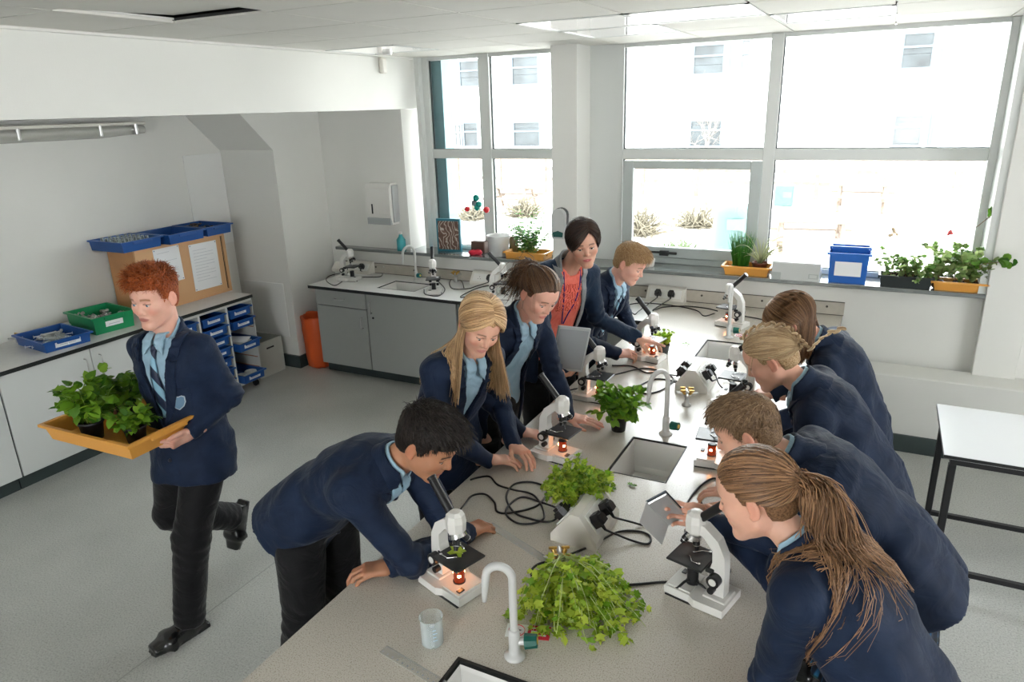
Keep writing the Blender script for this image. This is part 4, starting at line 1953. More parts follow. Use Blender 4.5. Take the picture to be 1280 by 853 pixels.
def litter(px, pyb, dist_y, lab, rnd):
    p = at(px, pyb, y=dist_y)
    h = p[2] - GZ
    t = thing('litter_bin', lab, 'bin', (p[0], p[1], GZ))
    b = MB()
    if rnd:
        b.lathe([(.27, 0), (.30, .05), (.30, h - .2), (.31, h - .1), (.26, h), (0, h + .04)], smooth=True)
    else:
        b.box((-.28, -.25, 0), (.28, .25, h), bev=.03)
    b.build('bin_body', BING, t)
    b = MB()
    b.box((-.02, -.32 if rnd else -.27, h - .38), (.24, -.2, h - .2))
    b.build('slot', mat('bin_slot', (.08, .1, .1), .6), t)


litter(916, 256, 12.5, 'round teal litter bin behind the potted chives', True)
litter(982, 231, float(at(982, 257, z=GZ)[1]), 'square teal litter bin beyond the round one', False)
# dry shrubs by the building
SHR = mat('dry_shrub', (.16, .14, .10), .9, var=.25, vscale=3)
SHG = mat('pale_green_shrub', (.10, .13, .065), .9, var=.3, vscale=3)


def shrub(px, py, yy, r, lab, m, n=260, seed=0):
    p = at(px, py, y=yy)
    R_ = np.random.default_rng(seed)
    P_ = []
    for i in range(n):
        v = nrm(R_.normal(size=3))
        v[2] = abs(v[2])
        l = r * R_.uniform(.6, 1.1)
        pts = [np.array([R_.normal() * r * .2, R_.normal() * r * .2, 0])]
        dd = v
        for k in range(5):
            dd = nrm(dd + R_.normal(size=3) * .22)
            pts.append(pts[-1] + dd * l / 5)
        P_.append(pts)
    V, F = strands(P_, .022, .5)
    k = 6 * 3
    o = mesh_obj('shrub', [(V + np.array([0, 0, .0]), F, None, 0)], m)
    o.location = (p[0], p[1], GZ)
    tag(o, lab, 'shrub')


for q in [(798, 280, 18, .95, 'tall dry shrub outside at the left of the opening window', SHR), (846, 290, 15, .55, 'low green shrub outside, left of the round bin', SHG), (872, 275, 19.5, .7, 'dry golden shrub behind the round bin', SHR), (800, 285, 13.5, .45, 'small green shrub outside by the window corner', SHG),
          (590, 250, 19, .6, 'dry shrub outside the left window', SHR), (655, 250, 20, .7, 'dry shrub outside beside the pillar', SHR)]:
    shrub(*q, seed=int(q[0]))
# bare tree in front of the building
R_ = np.random.default_rng(5)
b = MB()
p = at(884, 240, y=24)


def limb(b, o, d, l, r, dep):
    pts = [o]
    for k in range(4):
        d = nrm(d + R_.normal(size=3) * .12)
        pts.append(pts[-1] + d * l / 4)
    b.tube(pts, np.linspace(r, r * .6, 5), 5)
    if dep:
        for k in range(4):
            limb(b, pts[1 + k % 4], nrm(d + R_.normal(size=3) * .6 + (0, 0, .2)), l * .7, r * .55, dep - 1)


limb(b, np.zeros(3), np.array([0, 0, 1.]), 1.6, .06, 4)
o = b.build('bare_tree', mat('bleached_bark', (.16, .14, .125), .9), loc=(p[0], p[1], GZ))
tag(o, 'bare pale tree standing before the white building', 'tree')
# ------------------------------------------------------------------ materials of the props
CREAM = mat('cream_plastic', (.66, .64, .58), .38)
SCOPEW = mat('white_enamel', (.70, .69, .655), .3, coat=.2)
BLK = mat('black_plastic', (.012, .012, .013), .35)
BLKM = mat('matt_black_metal', (.018, .018, .02), .45, metal=.2)
CHROME = mat('chrome', (.7, .7, .7), .15, metal=1.)
STEEL = mat('brushed_steel', (.55, .55, .54), .35, metal=1.)
BRASS = mat('brass', (.62, .40, .12), .3, metal=1.)
PAPERM = mat('white_paper', (.78, .79, .80), .8)
INK = mat('grey_ink', (.22, .24, .28), .8)
BLUEP = mat('blue_tray_plastic', (.012, .075, .28), .35)
BLUEB = mat('bright_blue_plastic', (.015, .13, .50), .35)
GREENP = mat('green_tray_plastic', (.01, .24, .09), .35)
ORANGEP = mat('yellow_orange_tray_plastic', (.72, .34, .065), .4)


def thin_clear(name, tint=(.95, .98, .98), body=(.7, .75, .76), dens=.12):
    m, nt, b = new_mat(name)
    b.inputs['Base Color'].default_value = (*body, 1)
    b.inputs['Roughness'].default_value = .08
    tr = nt.nodes.new('ShaderNodeBsdfTransparent')
    tr.inputs[0].default_value = (*tint, 1)
    lw = nt.nodes.new('ShaderNodeLayerWeight')
    lw.inputs[0].default_value = .35
    r = nt.nodes.new('ShaderNodeMapRange')
    r.inputs[3].default_value = dens
    r.inputs[4].default_value = .85
    lnk(nt, lw.outputs['Facing'], r.inputs[0])
    mx = nt.nodes.new('ShaderNodeMixShader')
    lnk(nt, r.outputs[0], mx.inputs[0])
    lnk(nt, tr.outputs[0], mx.inputs[1])
    lnk(nt, b.outputs[0], mx.inputs[2])
    lnk(nt, mx.outputs[0], nt.nodes['Material Output'].inputs['Surface'])
    return m
GREENK = mat('dark_green_knob', (.0, .09, .065), .35)
TEALK = mat('teal_knob', (.0, .16, .17), .35)
WATER = thin_clear('water', (.85, .92, .95), (.6, .68, .72), .12)
SOIL = mat('potting_soil', (.04, .025, .015), .95, bump=.6, bscale=120)
POTB = mat('black_plant_pot', (.012, .012, .014), .5)
WHITET = mat('white_tap_enamel', (.55, .555, .54), .28, coat=.3)
RED = mat('red_plastic', (.62, .02, .03), .4)


def leaf_mat(name, a, b_, tr=.35):
    m, nt, b = new_mat(name)
    g = nt.nodes.new('ShaderNodeNewGeometry')
    mid = tuple((x + y) / 2 for x, y in zip(a, b_))
    c = ramp(nt, g.outputs['Random Per Island'], [(0, a), (.5, mid), (1, b_)])
    lnk(nt, c, b.inputs['Base Color'])
    b.inputs['Roughness'].default_value = .42
    t = nt.nodes.new('ShaderNodeBsdfTranslucent')
    lnk(nt, c, t.inputs[0])
    mx = nt.nodes.new('ShaderNodeMixShader')
    mx.inputs[0].default_value = tr
    lnk(nt, b.outputs[0], mx.inputs[1])
    lnk(nt, t.outputs[0], mx.inputs[2])
    lnk(nt, mx.outputs[0], nt.nodes['Material Output'].inputs['Surface'])
    return m


LF_BASIL = leaf_mat('basil_leaf', (.055, .18, .012), (.26, .47, .035))
LF_LIME = leaf_mat('lime_celery_leaf', (.17, .38, .015), (.66, .76, .10), .45)
LF_DARK = leaf_mat('parsley_leaf', (.035, .14, .012), (.16, .34, .03))
LF_FERN = leaf_mat('fern_leaf', (.03, .17, .02), (.13, .36, .05))
LF_GER = leaf_mat('geranium_leaf', (.10, .24, .04), (.36, .44, .18), .5)
LF_GRASS = leaf_mat('chive_blade', (.02, .14, .01), (.10, .34, .03))
LF_PALE = leaf_mat('pale_striped_blade', (.40, .45, .22), (.66, .68, .42))
STEMG = mat('pale_green_stem', (.33, .44, .10), .5)
STEMB = mat('brown_stem', (.22, .14, .07), .7)

SHAPES = {
    'ovate': [(0, 0), (.32, .16), (.46, .45), (.34, .78), (0, 1.05)],
    'round': [(0, 0), (.48, .10), (.62, .5), (.42, .9), (0, 1.02)],
    'lobed': [(0, 0), (.30, .12), (.58, .30), (.36, .46), (.50, .78), (.20, .74), (0, 1.12)],
    'blade': [(0, 0), (.055, .3), (.05, .7), (0, 1.)],
}


def leaf(b, p, d, n, L, shape='ovate', m=0, fold_=.25, droop=.3, W=1.):
    """one folded, drooping leaf; midrib from p along d, upper side n"""
    d = nrm(d)
    n = nrm(n - (n @ d) * d)
    s = np.cross(d, n)
    pr = SHAPES[shape]
    N = len(pr)
    mid, lf, rt = [], [], []
    for x, y in pr:
        c = p + d * y * L - n * droop * L * y * y
        mid.append(c)
        lf.append(c + s * x * L * W + n * fold_ * x * L)
        rt.append(c - s * x * L * W + n * fold_ * x * L)
    V = mid + lf[1:-1] + rt[1:-1]
    F = []
    li = lambda i: 0 if i == 0 else (N - 1 if i == N - 1 else N + i - 1)
    ri = lambda i: 0 if i == 0 else (N - 1 if i == N - 1 else N + (N - 2) + i - 1)
    for i in range(N - 1):
        f = [i, li(i) if i else None, li(i + 1), i + 1]
        f = [v for j, v in enumerate(f) if v is not None and (j == 0 or v != f[0])]
        f2 = []
        for v in f:
            if v not in f2:
                f2.append(v)
        F.append(tuple(f2))
        g = []
        for v in [i, i + 1, ri(i + 1), ri(i)]:
            if v not in g:
                g.append(v)
        F.append(tuple(g))
    b.add(V, F, m, True)


def bush(t, R_, stems, leafm, stemm=STEMG, shape='ovate', size=.03, per=9, spread=1., L=.15, z0=.0, r0=.03, stem_r=.0016, droop=.4, up=.9, cluster=1, tipw=1., fill=0, name='foliage', grav=.05):
    """stems from a pot with leaves along them; foliage and stems as two parts of thing t"""
    bl, bs = MB(), MB()
    for i in range(stems):
        a = R_.uniform(0, 2 * PI)
        r = r0 * math.sqrt(R_.uniform(0, 1))
        p = np.array([r * math.cos(a), r * math.sin(a), z0])
        tilt = spread * R_.uniform(.15, 1.)
        d = nrm((math.cos(a) * tilt, math.sin(a) * tilt, up))
        l = L * R_.uniform(.6, 1.15)
        pts = [p]
        for k in range(6):
            d = nrm(d + R_.normal(size=3) * .12 - np.array([0, 0, grav * k * tilt]))
            pts.append(pts[-1] + d * l / 6)
        bs.tube(pts, np.linspace(stem_r, stem_r * .5, 7), 5)
        for j in range(per):
            u = R_.uniform(.25, 1.) ** tipw
            k = min(int(u * 6), 5)
            q = pts[k] + (pts[k + 1] - pts[k]) * (u * 6 - k)
            for c in range(cluster):
                ld = nrm(R_.normal(size=3) + (0, 0, .3) + nrm(q - pts[0]) * .4)
                leaf(bl, q, ld, np.array([0, 0, 1.]) + R_.normal(size=3) * .35, size * R_.uniform(.6, 1.25), shape, droop=droop)
        ld = pts[-1] - pts[-2]
        for c in range(3):
            leaf(bl, pts[-1], ld + R_.normal(size=3) * .5 * np.linalg.norm(ld), np.array([0, 0, 1.]) + R_.normal(size=3) * .3, size * R_.uniform(.6, 1.1), shape, droop=droop)
    f = bl.build(name, leafm, t)
    bs.build('stems', stemm, t)
    return f


def pot(t, r=.055, h=.10, m=None, soil=True):
    b = MB()
    b.lathe([(r * .72, 0), (r * .76, .002), (r * .95, h * .86), (r * 1.04, h * .87), (r * 1.04, h), (r * .98, h), (r * .90, h * .85), (r * .7, .01), (0, .01)])
    b.build('pot', m or POTB, t)
    b = MB()
    b.lathe([(0, h * .84), (r * .6, h * .85), (r * .90, h * .83)], n=18)
    b.build('soil', SOIL, t)


def tray(t, w, d, h, m, rim=.012, taper=.022, label=None, labels=('+x',), handle=True, name='tray', notch=True):
    """open storage tray, walls with thickness, rolled rim, finger notches at both short ends"""
    b = MB()
    th = .003
    o = [(-w / 2, -d / 2), (w / 2, -d / 2), (w / 2, d / 2), (-w / 2, d / 2)]

    def ring(ix, iy, z):
        return [(sx * (w / 2 - ix), sy * (d / 2 - iy), z) for sx, sy in ((-1, -1), (1, -1), (1, 1), (-1, 1))]
    R = [ring(taper, taper, 0), ring(.004 + rim, .004 + rim, h - .012), ring(0, 0, h - .012), ring(0, 0, h), ring(rim + .004, rim + .004, h), ring(taper + th, taper + th, th)]
    V = [v for r in R for v in r]
    F = [(3, 2, 1, 0)]
    for i in range(5):
        for k in range(4):
            k2 = (k + 1) % 4
            F.append((i * 4 + k, i * 4 + k2, i * 4 + 4 + k2, i * 4 + 4 + k))
    F.append((20, 21, 22, 23))
    b.add(V, F)
    for sx in (-1, 1):
        b.box((sx * (w / 2 - .006) - .006, -d * .22, h - .028), (sx * (w / 2 - .006) + .006, d * .22, h - .010), bev=.003)
    body = b.build(name, m, t)
    if label:
        for (side, lw, lh) in label:
            b = MB()
            z0 = h * .5 - lh / 2
            sl = (taper - rim - .004) / (h - .012)
            if side == '+x' or side == '-x':
                s = 1 if side == '+x' else -1
                xa, xb = w / 2 - taper + sl * z0 + .0016, w / 2 - taper + sl * (z0 + lh) + .0016
                b.add([(s * xa, -lw / 2, z0), (s * xa, lw / 2, z0), (s * xb, lw / 2, z0 + lh), (s * xb, -lw / 2, z0 + lh), (s * (xa - .001), -lw / 2, z0), (s * (xa - .001), lw / 2, z0), (s * (xb - .001), lw / 2, z0 + lh), (s * (xb - .001), -lw / 2, z0 + lh)],
                      [(0, 1, 2, 3), (4, 7, 6, 5), (0, 4, 5, 1), (2, 6, 7, 3), (0, 3, 7, 4), (1, 5, 6, 2)])
                for q in range(1):
                    zz = z0 + lh * (.38 + .28 * q)
                    xx = w / 2 - taper + sl * zz + .0021
                    b.box((s * xx - .0004, -lw * .32, zz), (s * xx + .0004, lw * (.30 - .12 * q), zz + .0025), 1)
            else:
                s = 1 if side == '+y' else -1
                xa, xb = d / 2 - taper + sl * z0 + .0016, d / 2 - taper + sl * (z0 + lh) + .0016
                b.add([(-lw / 2, s * xa, z0), (lw / 2, s * xa, z0), (lw / 2, s * xb, z0 + lh), (-lw / 2, s * xb, z0 + lh), (-lw / 2, s * (xa - .001), z0), (lw / 2, s * (xa - .001), z0), (lw / 2, s * (xb - .001), z0 + lh), (-lw / 2, s * (xb - .001), z0 + lh)],
                      [(0, 1, 2, 3), (4, 7, 6, 5), (0, 4, 5, 1), (2, 6, 7, 3), (0, 3, 7, 4), (1, 5, 6, 2)])
            b.build('label', [PAPERM, INK], body)
    return body


# ------------------------------------------------------------------ microscope, user at -y
LAMPG = mat('amber_lamp_glass', (.10, .012, .006), .15, emit=(1, .12, .03), estr=.10)
LAMPON = mat('glowing_filament', (1, .5, .2), .3, emit=(1, .36, .12), estr=40)
STAGEM = mat('black_stage', (.016, .017, .018), .3)


def scope(label, lit=True, group='school microscopes'):
    t = thing('microscope', label, 'microscope', (0, 0, 0), 0, group)
    b = MB()
    b.prism([(-.068, -.115), (.068, -.115), (.072, -.02), (.060, .0), (.060, .085), (-.060, .085), (-.060, .0), (-.072, -.02)], .003, .030)
    b.prism([(-.052, .0), (.052, .0), (.052, .075), (-.052, .075)], .030, .036)
    b.box((-.040, -.110, .030), (.040, -.035, .038), bev=.003)
    b.box((-.066, -.110, 0), (.066, .080, .003), 1)
    b.build('base', [SCOPEW, BLK], t)
    b = MB()
    b.box((.020, .052, .036), (.044, .068, .0405), bev=.001)
    b.build('switch', BLK, t)
    # arm: side profile, 34 mm wide
    pr = [(-.095, .030), (-.045, .030), (-.040, .105), (-.052, .150), (-.050, .190), (-.018, .225), (.010, .232), (.010, .262), (-.020, .262), (-.066, .228), (-.090, .180), (-.095, .12)]
    b = MB()
    b.prism(pr, -.019, .019, axis=0)
    b.build('arm', SCOPEW, t)
    # body head: faceted block
    b = MB()
    b.lathe([(.022, .218), (.031, .228), (.034, .262), (.030, .286), (.018, .296), (0, .298)], (0, .018, 0), n=8, smooth=False)
    b.build('head', SCOPEW, t)
    # eyepiece tube
    b = MB()
    a, c = np.array([0, .006, .272]), np.array([0, -.088, .372])
    b.cyl(a, c, .0145, n=18)
    u = nrm(c - a)
    b.cyl(c, c + u * .008, .0165, n=18)
    b.cyl(a - u * .002, a + u * .012, .018, n=18, m=1)
    b.cyl(c + u * .0078, c + u * .0092, .012, n=14, m=2)
    b.build('eyepiece', [BLK, SCOPEW, mat('eyepiece_lens', (.05, .06, .07), .05, spec=1.)], t)
    # turret and three objectives
    b = MB()
    b.cyl((0, .020, .222), (0, .026, .208), .027, .030, n=22)
    tu = b.build('turret', CHROME, t)
    for k, (dx, dy, l) in enumerate(((0, -.006, .052), (.030, .030, .036), (-.030, .030, .030))):
        b = MB()
        o = np.array([dx * .5, .018 + dy * .6, .210])
        d = nrm((dx, dy * .8, -.045 if k else -.06))
        b.cyl(o, o + d * l * .6, .011, n=14)
        b.cyl(o + d * l * .6, o + d * l * .65, .0115, n=14, m=1)
        b.cyl(o + d * l * .65, o + d * l, .009, .006, n=14)
        b.build('objective', [BLK, STEEL], tu)
    # stage with clips and a slide
    b = MB()
    b.box((-.062, -.038, .126), (.062, .084, .135), bev=.003)
    b.box((-.022, -.06, .108), (.022, -.03, .128), bev=.003)
    st = b.build('stage', STAGEM, t)
    for s in (-1, 1):
        b = MB()
        b.cyl((s * .040, -.018, .135), (s * .040, -.018, .143), .005, n=10)
        b.tube([(s * .040, -.018, .142), (s * .036, .008, .1375), (s * .016, .022, .137), (s * .012, .028, .137)], .0018, 5)
        b.build('stage_clip', CHROME, st)
    # lamp in the base, on the axis
    b = MB()
    b.cyl((0, .018, .036), (0, .018, .086), .0185, n=20, m=0)
    b.cyl((0, .018, .0858), (0, .018, .090), .0195, .0165, n=20, m=1)
    b.cyl((0, .018, .0345), (0, .018, .040), .021, n=20, m=1)
    la = b.build('lamp', [LAMPG if lit else BLK, BLK], t)
    if lit:
        b = MB()
        for a in (0, 2.1, 4.2):
            b.sph((.015 * math.cos(a + .9), .018 + .015 * math.sin(a + .9), .066), .0065, 0, 8)
        b.build('bulb', LAMPON, la)
    # focus knobs
    for s in (-1, 1):
        b = MB()
        b.cyl((s * .018, -.067, .098), (s * .044, -.067, .098), .021, n=22)
        b.cyl((s * .0438, -.067, .098), (s * .0455, -.067, .098), .012, n=18, m=1)
        b.build('coarse_focus_knob', [BLK, SCOPEW], t)
        b = MB()
        b.cyl((s * .018, -.060, .060), (s * .040, -.060, .060), .011, n=16)
        b.build('fine_focus_knob', BLK, t)
    return t


# ------------------------------------------------------------------ sockets, plugs, cables
def plug(b, p, R, m=0):
    """fat UK plug seated on a sloping face; R columns: across, up the face, outward normal"""
    T = np.eye(4)
    T[:3, :3] = R
    T[:3, 3] = p
    b.prism([(-.024, -.022), (.024, -.022), (.026, .006), (.015, .026), (-.015, .026), (-.026, .006)], .0, .030, m, T)
    b.prism([(-.016, -.018), (.016, -.018), (.018, .004), (.010, .018), (-.010, .018), (-.018, .004)], .030, .042, m, T)
    a = xf(T, [(0, -.018, .016)])[0]
    c = xf(T, [(0, -.045, .016)])[0]
    b.cyl(a, c, .008, .005, n=10, m=m)
    return c


def cable(name, label, pts, r=.0042, m=None, smooth=8, group=None):
    b = MB()
    P_ = catmull(pts, smooth)
    b.tube(P_, r, 7)
    o = b.build(name, m or BLK)
    tag(o, label, 'cable', group)
    return o


def swan_tap(loc, rz, h, reach, label, knob=GREENK, grp=None, knob_side=(1, 0)):
    t = thing('swan_neck_tap', label, 'tap', loc, rz, grp)
    b = MB()
    b.lathe([(.030, 0), (.032, .004), (.026, .010), (.020, .014), (.0165, .02), (.0165, .085), (.0135, .095)], n=22)
    r = reach / 2
    pts = [(0, 0, .08)] + [(0, 0, z) for z in np.linspace(.12, h - r, 4)]
    pts += [(0, -r + r * math.cos(a), h - r + r * math.sin(a)) for a in np.linspace(.3, PI, 9)]
    pts += [(0, -reach - .004, h - r - .03), (0, -reach - .008, h - r - .085)]
    rr = [.0135] * 12 + [.0135, .013, .0125, .0075]
    b.tube(catmull(pts, 3), np.interp(np.linspace(0, 1, 3 * (len(pts) - 1) + 1), np.linspace(0, 1, len(pts)), np.resize(rr[:len(pts)] if len(rr) >= len(pts) else rr + [.0125] * 9, len(pts)) * 0 + np.array([.0118] * (len(pts) - 2) + [.0112, .0070])), 12)
    b.build('spout', WHITET, t)
    kx, ky = knob_side
    b = MB()
    d = nrm((kx, ky, .10))
    a = np.array([0, 0, .052])
    b.cyl(a, a + d * .034, .011, n=12, m=1)
    b.cyl(a + d * .030, a + d * .066, .0225, .0195, n=9, m=0, smooth=False)
    b.cyl(a + d * .066, a + d * .0675, .010, n=14, m=2)
    b.build('tap_knob', [knob, WHITET, mat('yellow_knob_disc', (.7, .5, .1), .5)], t)
    return t
ZT = .85
# ------------------------------------------------------------------ worktops with sinks let into them
def slab(b, x0, x1, y0, y1, holes, z0, z1, m=0, me=1):
    xs = sorted({x0, x1, *[v for h in holes for v in (h[0], h[1])]})
    ys = sorted({y0, y1, *[v for h in holes for v in (h[2], h[3])]})
    ins = lambda x, y: any(h[0] < x < h[1] and h[2] < y < h[3] for h in holes)
    for i in range(len(xs) - 1):
        for j in range(len(ys) - 1):
            cx, cy = (xs[i] + xs[i + 1]) / 2, (ys[j] + ys[j + 1]) / 2
            if not ins(cx, cy):
                b.add([(xs[i], ys[j], z1), (xs[i + 1], ys[j], z1), (xs[i + 1], ys[j + 1], z1), (xs[i], ys[j + 1], z1)], [(0, 1, 2, 3)], m)
                b.add([(xs[i], ys[j], z0), (xs[i + 1], ys[j], z0), (xs[i + 1], ys[j + 1], z0), (xs[i], ys[j + 1], z0)], [(3, 2, 1, 0)], me)
    def side(ax, ay, bx, by):
        b.add([(ax, ay, z0), (bx, by, z0), (bx, by, z1), (ax, ay, z1)], [(0, 1, 2, 3)], me)
    side(x0, y0, x1, y0); side(x1, y0, x1, y1); side(x1, y1, x0, y1); side(x0, y1, x0, y0)
    for h in holes:
        side(h[0], h[2], h[0], h[3]); side(h[0], h[3], h[1], h[3]); side(h[1], h[3], h[1], h[2]); side(h[1], h[2], h[0], h[2])


SINKS = [(-.907, -.656, 2.603, 2.962), (-.917, -.64, .98, 1.378), (-.907, -.656, 4.20, 4.552)]
SINKL = [(-3.915, -3.52, 4.955, 5.235)]
b = MB()
slab(b, -1.43, -.14, .55, 5.452, SINKS, .822, ZT)
o = b.build('worktop', [BENCHM, EDGE])
tag(o, 'long speckled grey laminate worktop down the middle of the room', 'worktop')
b = MB()
slab(b, -4.60, -1.432, 4.81, 5.452, SINKL, .822, ZT)
o = b.build('worktop', [mat('white_laminate_top', (.70, .70, .68), .3), EDGE])
tag(o, 'white worktop below the window with a black edge', 'worktop')
LAMT = mat('grey_white_laminate_top', (.62, .61, .59), .33, var=.04, vscale=30)
b = MB()
slab(b, XW + .01, -4.84, -.5, 4.372, [], .822, ZT)
o = b.build('worktop', [LAMT, EDGE])
tag(o, 'grey worktop along the left wall carrying trays and a wooden cabinet', 'worktop')
CERAM = mat('white_sink_ceramic', (.72, .715, .69), .25, coat=.4)
RUBBER = mat('black_sink_gasket', (.01, .01, .01), .5)
for k, (h, lab) in enumerate([(SINKS[0], 'square white sink in the middle of the long bench'), (SINKS[1], 'sink with a thick black rim at the bottom edge of the view'), (SINKS[2], 'square sink at the far end of the long bench'), (SINKL[0], 'small sink in the worktop under the left window')]):
    t = thing('sink', lab, 'sink', ((h[0] + h[1]) / 2, (h[2] + h[3]) / 2, ZT))
    w, d = (h[1] - h[0]) / 2, (h[3] - h[2]) / 2
    b = MB()
    dz = -.17
    g = .004
    A = [(-w + g, -d + g), (w - g, -d + g), (w - g, d - g), (-w + g, d - g)]
    B = [(x * .90, y * .93) for x, y in A]
    V = [(x, y, -.006) for x, y in A] + [(x * .985, y * .985, -.02) for x, y in A] + [(x, y, dz + .03) for x, y in [(x * .95, y * .96) for x, y in A]] + [(x, y, dz) for x, y in B] + [(x * 1.0, y * 1.0, dz - .012) for x, y in A] + [(x, y, -.0061) for x, y in A]
    F = []
    for i in range(3):
        for q in range(4):
            q2 = (q + 1) % 4
            F.append((i * 4 + q2, i * 4 + q, i * 4 + 4 + q, i * 4 + 4 + q2))
    F.append((12, 13, 14, 15))
    F.append((19, 18, 17, 16))
    for q in range(4):
        q2 = (q + 1) % 4
        F.append((16 + q, 16 + q2, 20 + q2, 20 + q))
    b.add(V, F)
    b.build('basin', CERAM, t)
    b = MB()
    b.cyl((w * .4, d * .5, dz - .001), (w * .4, d * .5, dz + .003), .022, n=20)
    b.cyl((w * .4, d * .5, dz + .003), (w * .4, d * .5, dz + .0035), .014, n=16, m=1)
    b.build('drain', [STEEL, DARK], t)
    b = MB()
    rw = .010 if k == 1 else .0045
    zz = .004 if k == 1 else .0012
    for lo, hi in (((-w - rw, -d - rw), (w + rw, -d)), ((-w - rw, d), (w + rw, d + rw)), ((-w - rw, -d), (-w, d)), ((w, -d), (w + rw, d))):
        b.box((lo[0], lo[1], -.001), (hi[0], hi[1], zz))
    b.build('gasket', RUBBER, t)
# upstand with its dark line and brass screw caps
b = MB()
b.box((-4.72, 5.452, ZT), (-.135, 5.468, .948), bev=.002)
b.box((-4.72, 5.449, ZT), (-.135, 5.456, ZT + .004), 1)
b.box((-4.72, 5.450, .945), (-.135, 5.456, .950), 1)
for x in np.arange(-4.3, -.15, .45):
    b.cyl((x, 5.445, .91), (x, 5.453, .91), .008, n=10, m=1)
b.build('trim_upstand', [mat('beige_upstand', (.45, .42, .36), .45, var=.06, vscale=20), mat('dark_joint', (.05, .045, .04), .6)], kind='structure')

# ------------------------------------------------------------------ cupboards
DOORG = mat('grey_cupboard_front', (.36, .375, .36), .45)
DOORW = mat('white_cupboard_front', (.60, .615, .60), .4)
CARC = mat('dark_carcass_edge', (.05, .065, .06), .5)
INSIDE = mat('grey_cupboard_side', (.22, .24, .235), .6)


def dhandle(b, p, ax, n, L=.10, m=0):
    """D handle: p centre on the face, ax along it, n outwards"""
    p, ax, n = np.array(p, float), np.array(ax, float), np.array(n, float)
    b.tube([p - ax * L / 2, p - ax * L / 2 + n * .022, p - ax * L * .4 + n * .030, p + ax * L * .4 + n * .030, p + ax * L / 2 + n * .022, p + ax * L / 2], .0045, 8, m)


def cupboard_y(x0, x1, fy, yb, label, cols, drawer=False, mdoor=DOORG, kick=.10, open_=False, mcarc=None):
    """cupboard facing -Y"""
    t = thing('base_cupboard', label, 'cupboard', ((x0 + x1) / 2, fy, 0))
    w = (x1 - x0) / 2
    b = MB()
    b.box((-w, .02, kick), (-w + .018, yb - fy, .82), 0)
    b.box((w - .018, .02, kick), (w, yb - fy, .82), 0)
    b.box((-w + .018, .02, kick), (w - .018, yb - fy, kick + .018), 0)
    b.box((-w + .018, yb - fy - .012, kick + .018), (w - .018, yb - fy, .82), 0)
    b.build('carcass', mcarc or CARC, t)
    b = MB()
    b.box((-w, .07, 0), (w, .085, kick))
    b.build('plinth', SKIRT, t)
    if open_:
        return t
    n = len(cols)
    for i, kind in enumerate(cols):
        a = -w + i * 2 * w / n + .003
        c = -w + (i + 1) * 2 * w / n - .003
        top = .818
        if drawer and i == 0:
            b = MB()
            b.box((a, 0, .672), (c, .018, top), bev=.0015)
            d = b.build('drawer', mdoor, t)
            b = MB()
            dhandle(b, ((a + c) / 2, 0, .745), (1, 0, 0), (0, -1, 0))
            b.build('handle', STEEL, d)
            top = .664
        b = MB()
        b.box((a, 0, kick), (c, .018, top), bev=.0015)
        d = b.build('door', mdoor, t)
        b = MB()
        hx = c - .05 if kind == 'r' else a + .05
        dhandle(b, (hx, 0, top - .12), (0, 0, 1), (0, -1, 0))
        if not (drawer and i == 0):
            b.cyl((hx + .01, -.004, top - .215), (hx + .01, .001, top - .215), .010, n=12, m=1)
        b.build('handle', [STEEL, BLKM], d)
    return t


cupboard_y(-4.545, -3.965, 4.835, 5.44, 'grey cupboard with a drawer, leftmost under the window worktop', ['r'], drawer=True)
cupboard_y(-3.96, -3.03, 4.835, 5.44, 'wide grey cupboard door under the small sink', ['l'])
t = cupboard_y(-3.025, -2.55, 4.835, 5.44, 'open recess unit under the worktop behind the second student on the left', [], open_=True, mcarc=INSIDE)
b = MB()
b.box((-.16, .18, .10), (.10, .40, .36), bev=.02)
o = b.build('red_crate', RED, loc=(-2.79, 4.9, .02))
tag(o, 'red plastic box glimpsed in the recess under the window worktop', 'box')
cupboard_y(-2.545, -1.50, 4.835, 5.44, 'grey double cupboard under the window worktop behind the students', ['r', 'l'])
# bench carcass
t = thing('bench_cupboard', 'grey cupboards carrying the long student bench', 'cupboard', (-.785, 3.0, 0))
b = MB()
hy = (5.40 - .62) / 2
cy = (5.40 + .62) / 2 - 3.0
for lo, hi in (((-.36, cy - hy, .08), (-.34, cy + hy, .822)), ((.34, cy - hy, .08), (.36, cy + hy, .822)), ((-.34, cy - hy, .08), (.34, cy - hy + .02, .822)), ((-.34, cy + hy - .02, .08), (.34, cy + hy, .822)), ((-.34, cy - hy + .02, .08), (.34, cy + hy - .02, .1)), ):
    b.box(lo, hi)
b.build('carcass', DOORG, t)
b = MB()
b.box((-.31, cy - hy + .05, 0), (.31, cy + hy - .05, .08))
b.build('plinth', SKIRT, t)
for s in (-1, 1):
    for k in range(8):
        b = MB()
        y0 = cy - hy + .01 + k * .59
        b.box((s * .36 + (0 if s > 0 else -.018), y0 + .003, .09), (s * .36 + (.018 if s > 0 else 0), y0 + .587, .81), bev=.0015)
        b.build('door', DOORG, t)
for s in (-1, 1):
    for y in (-2.3, 0.0):
        b = MB()
        b.box((s * .60 - .02, y - .02, 0), (s * .60 + .02, y + .02, .822), bev=.003)
        b.build('leg', BLKM, t)

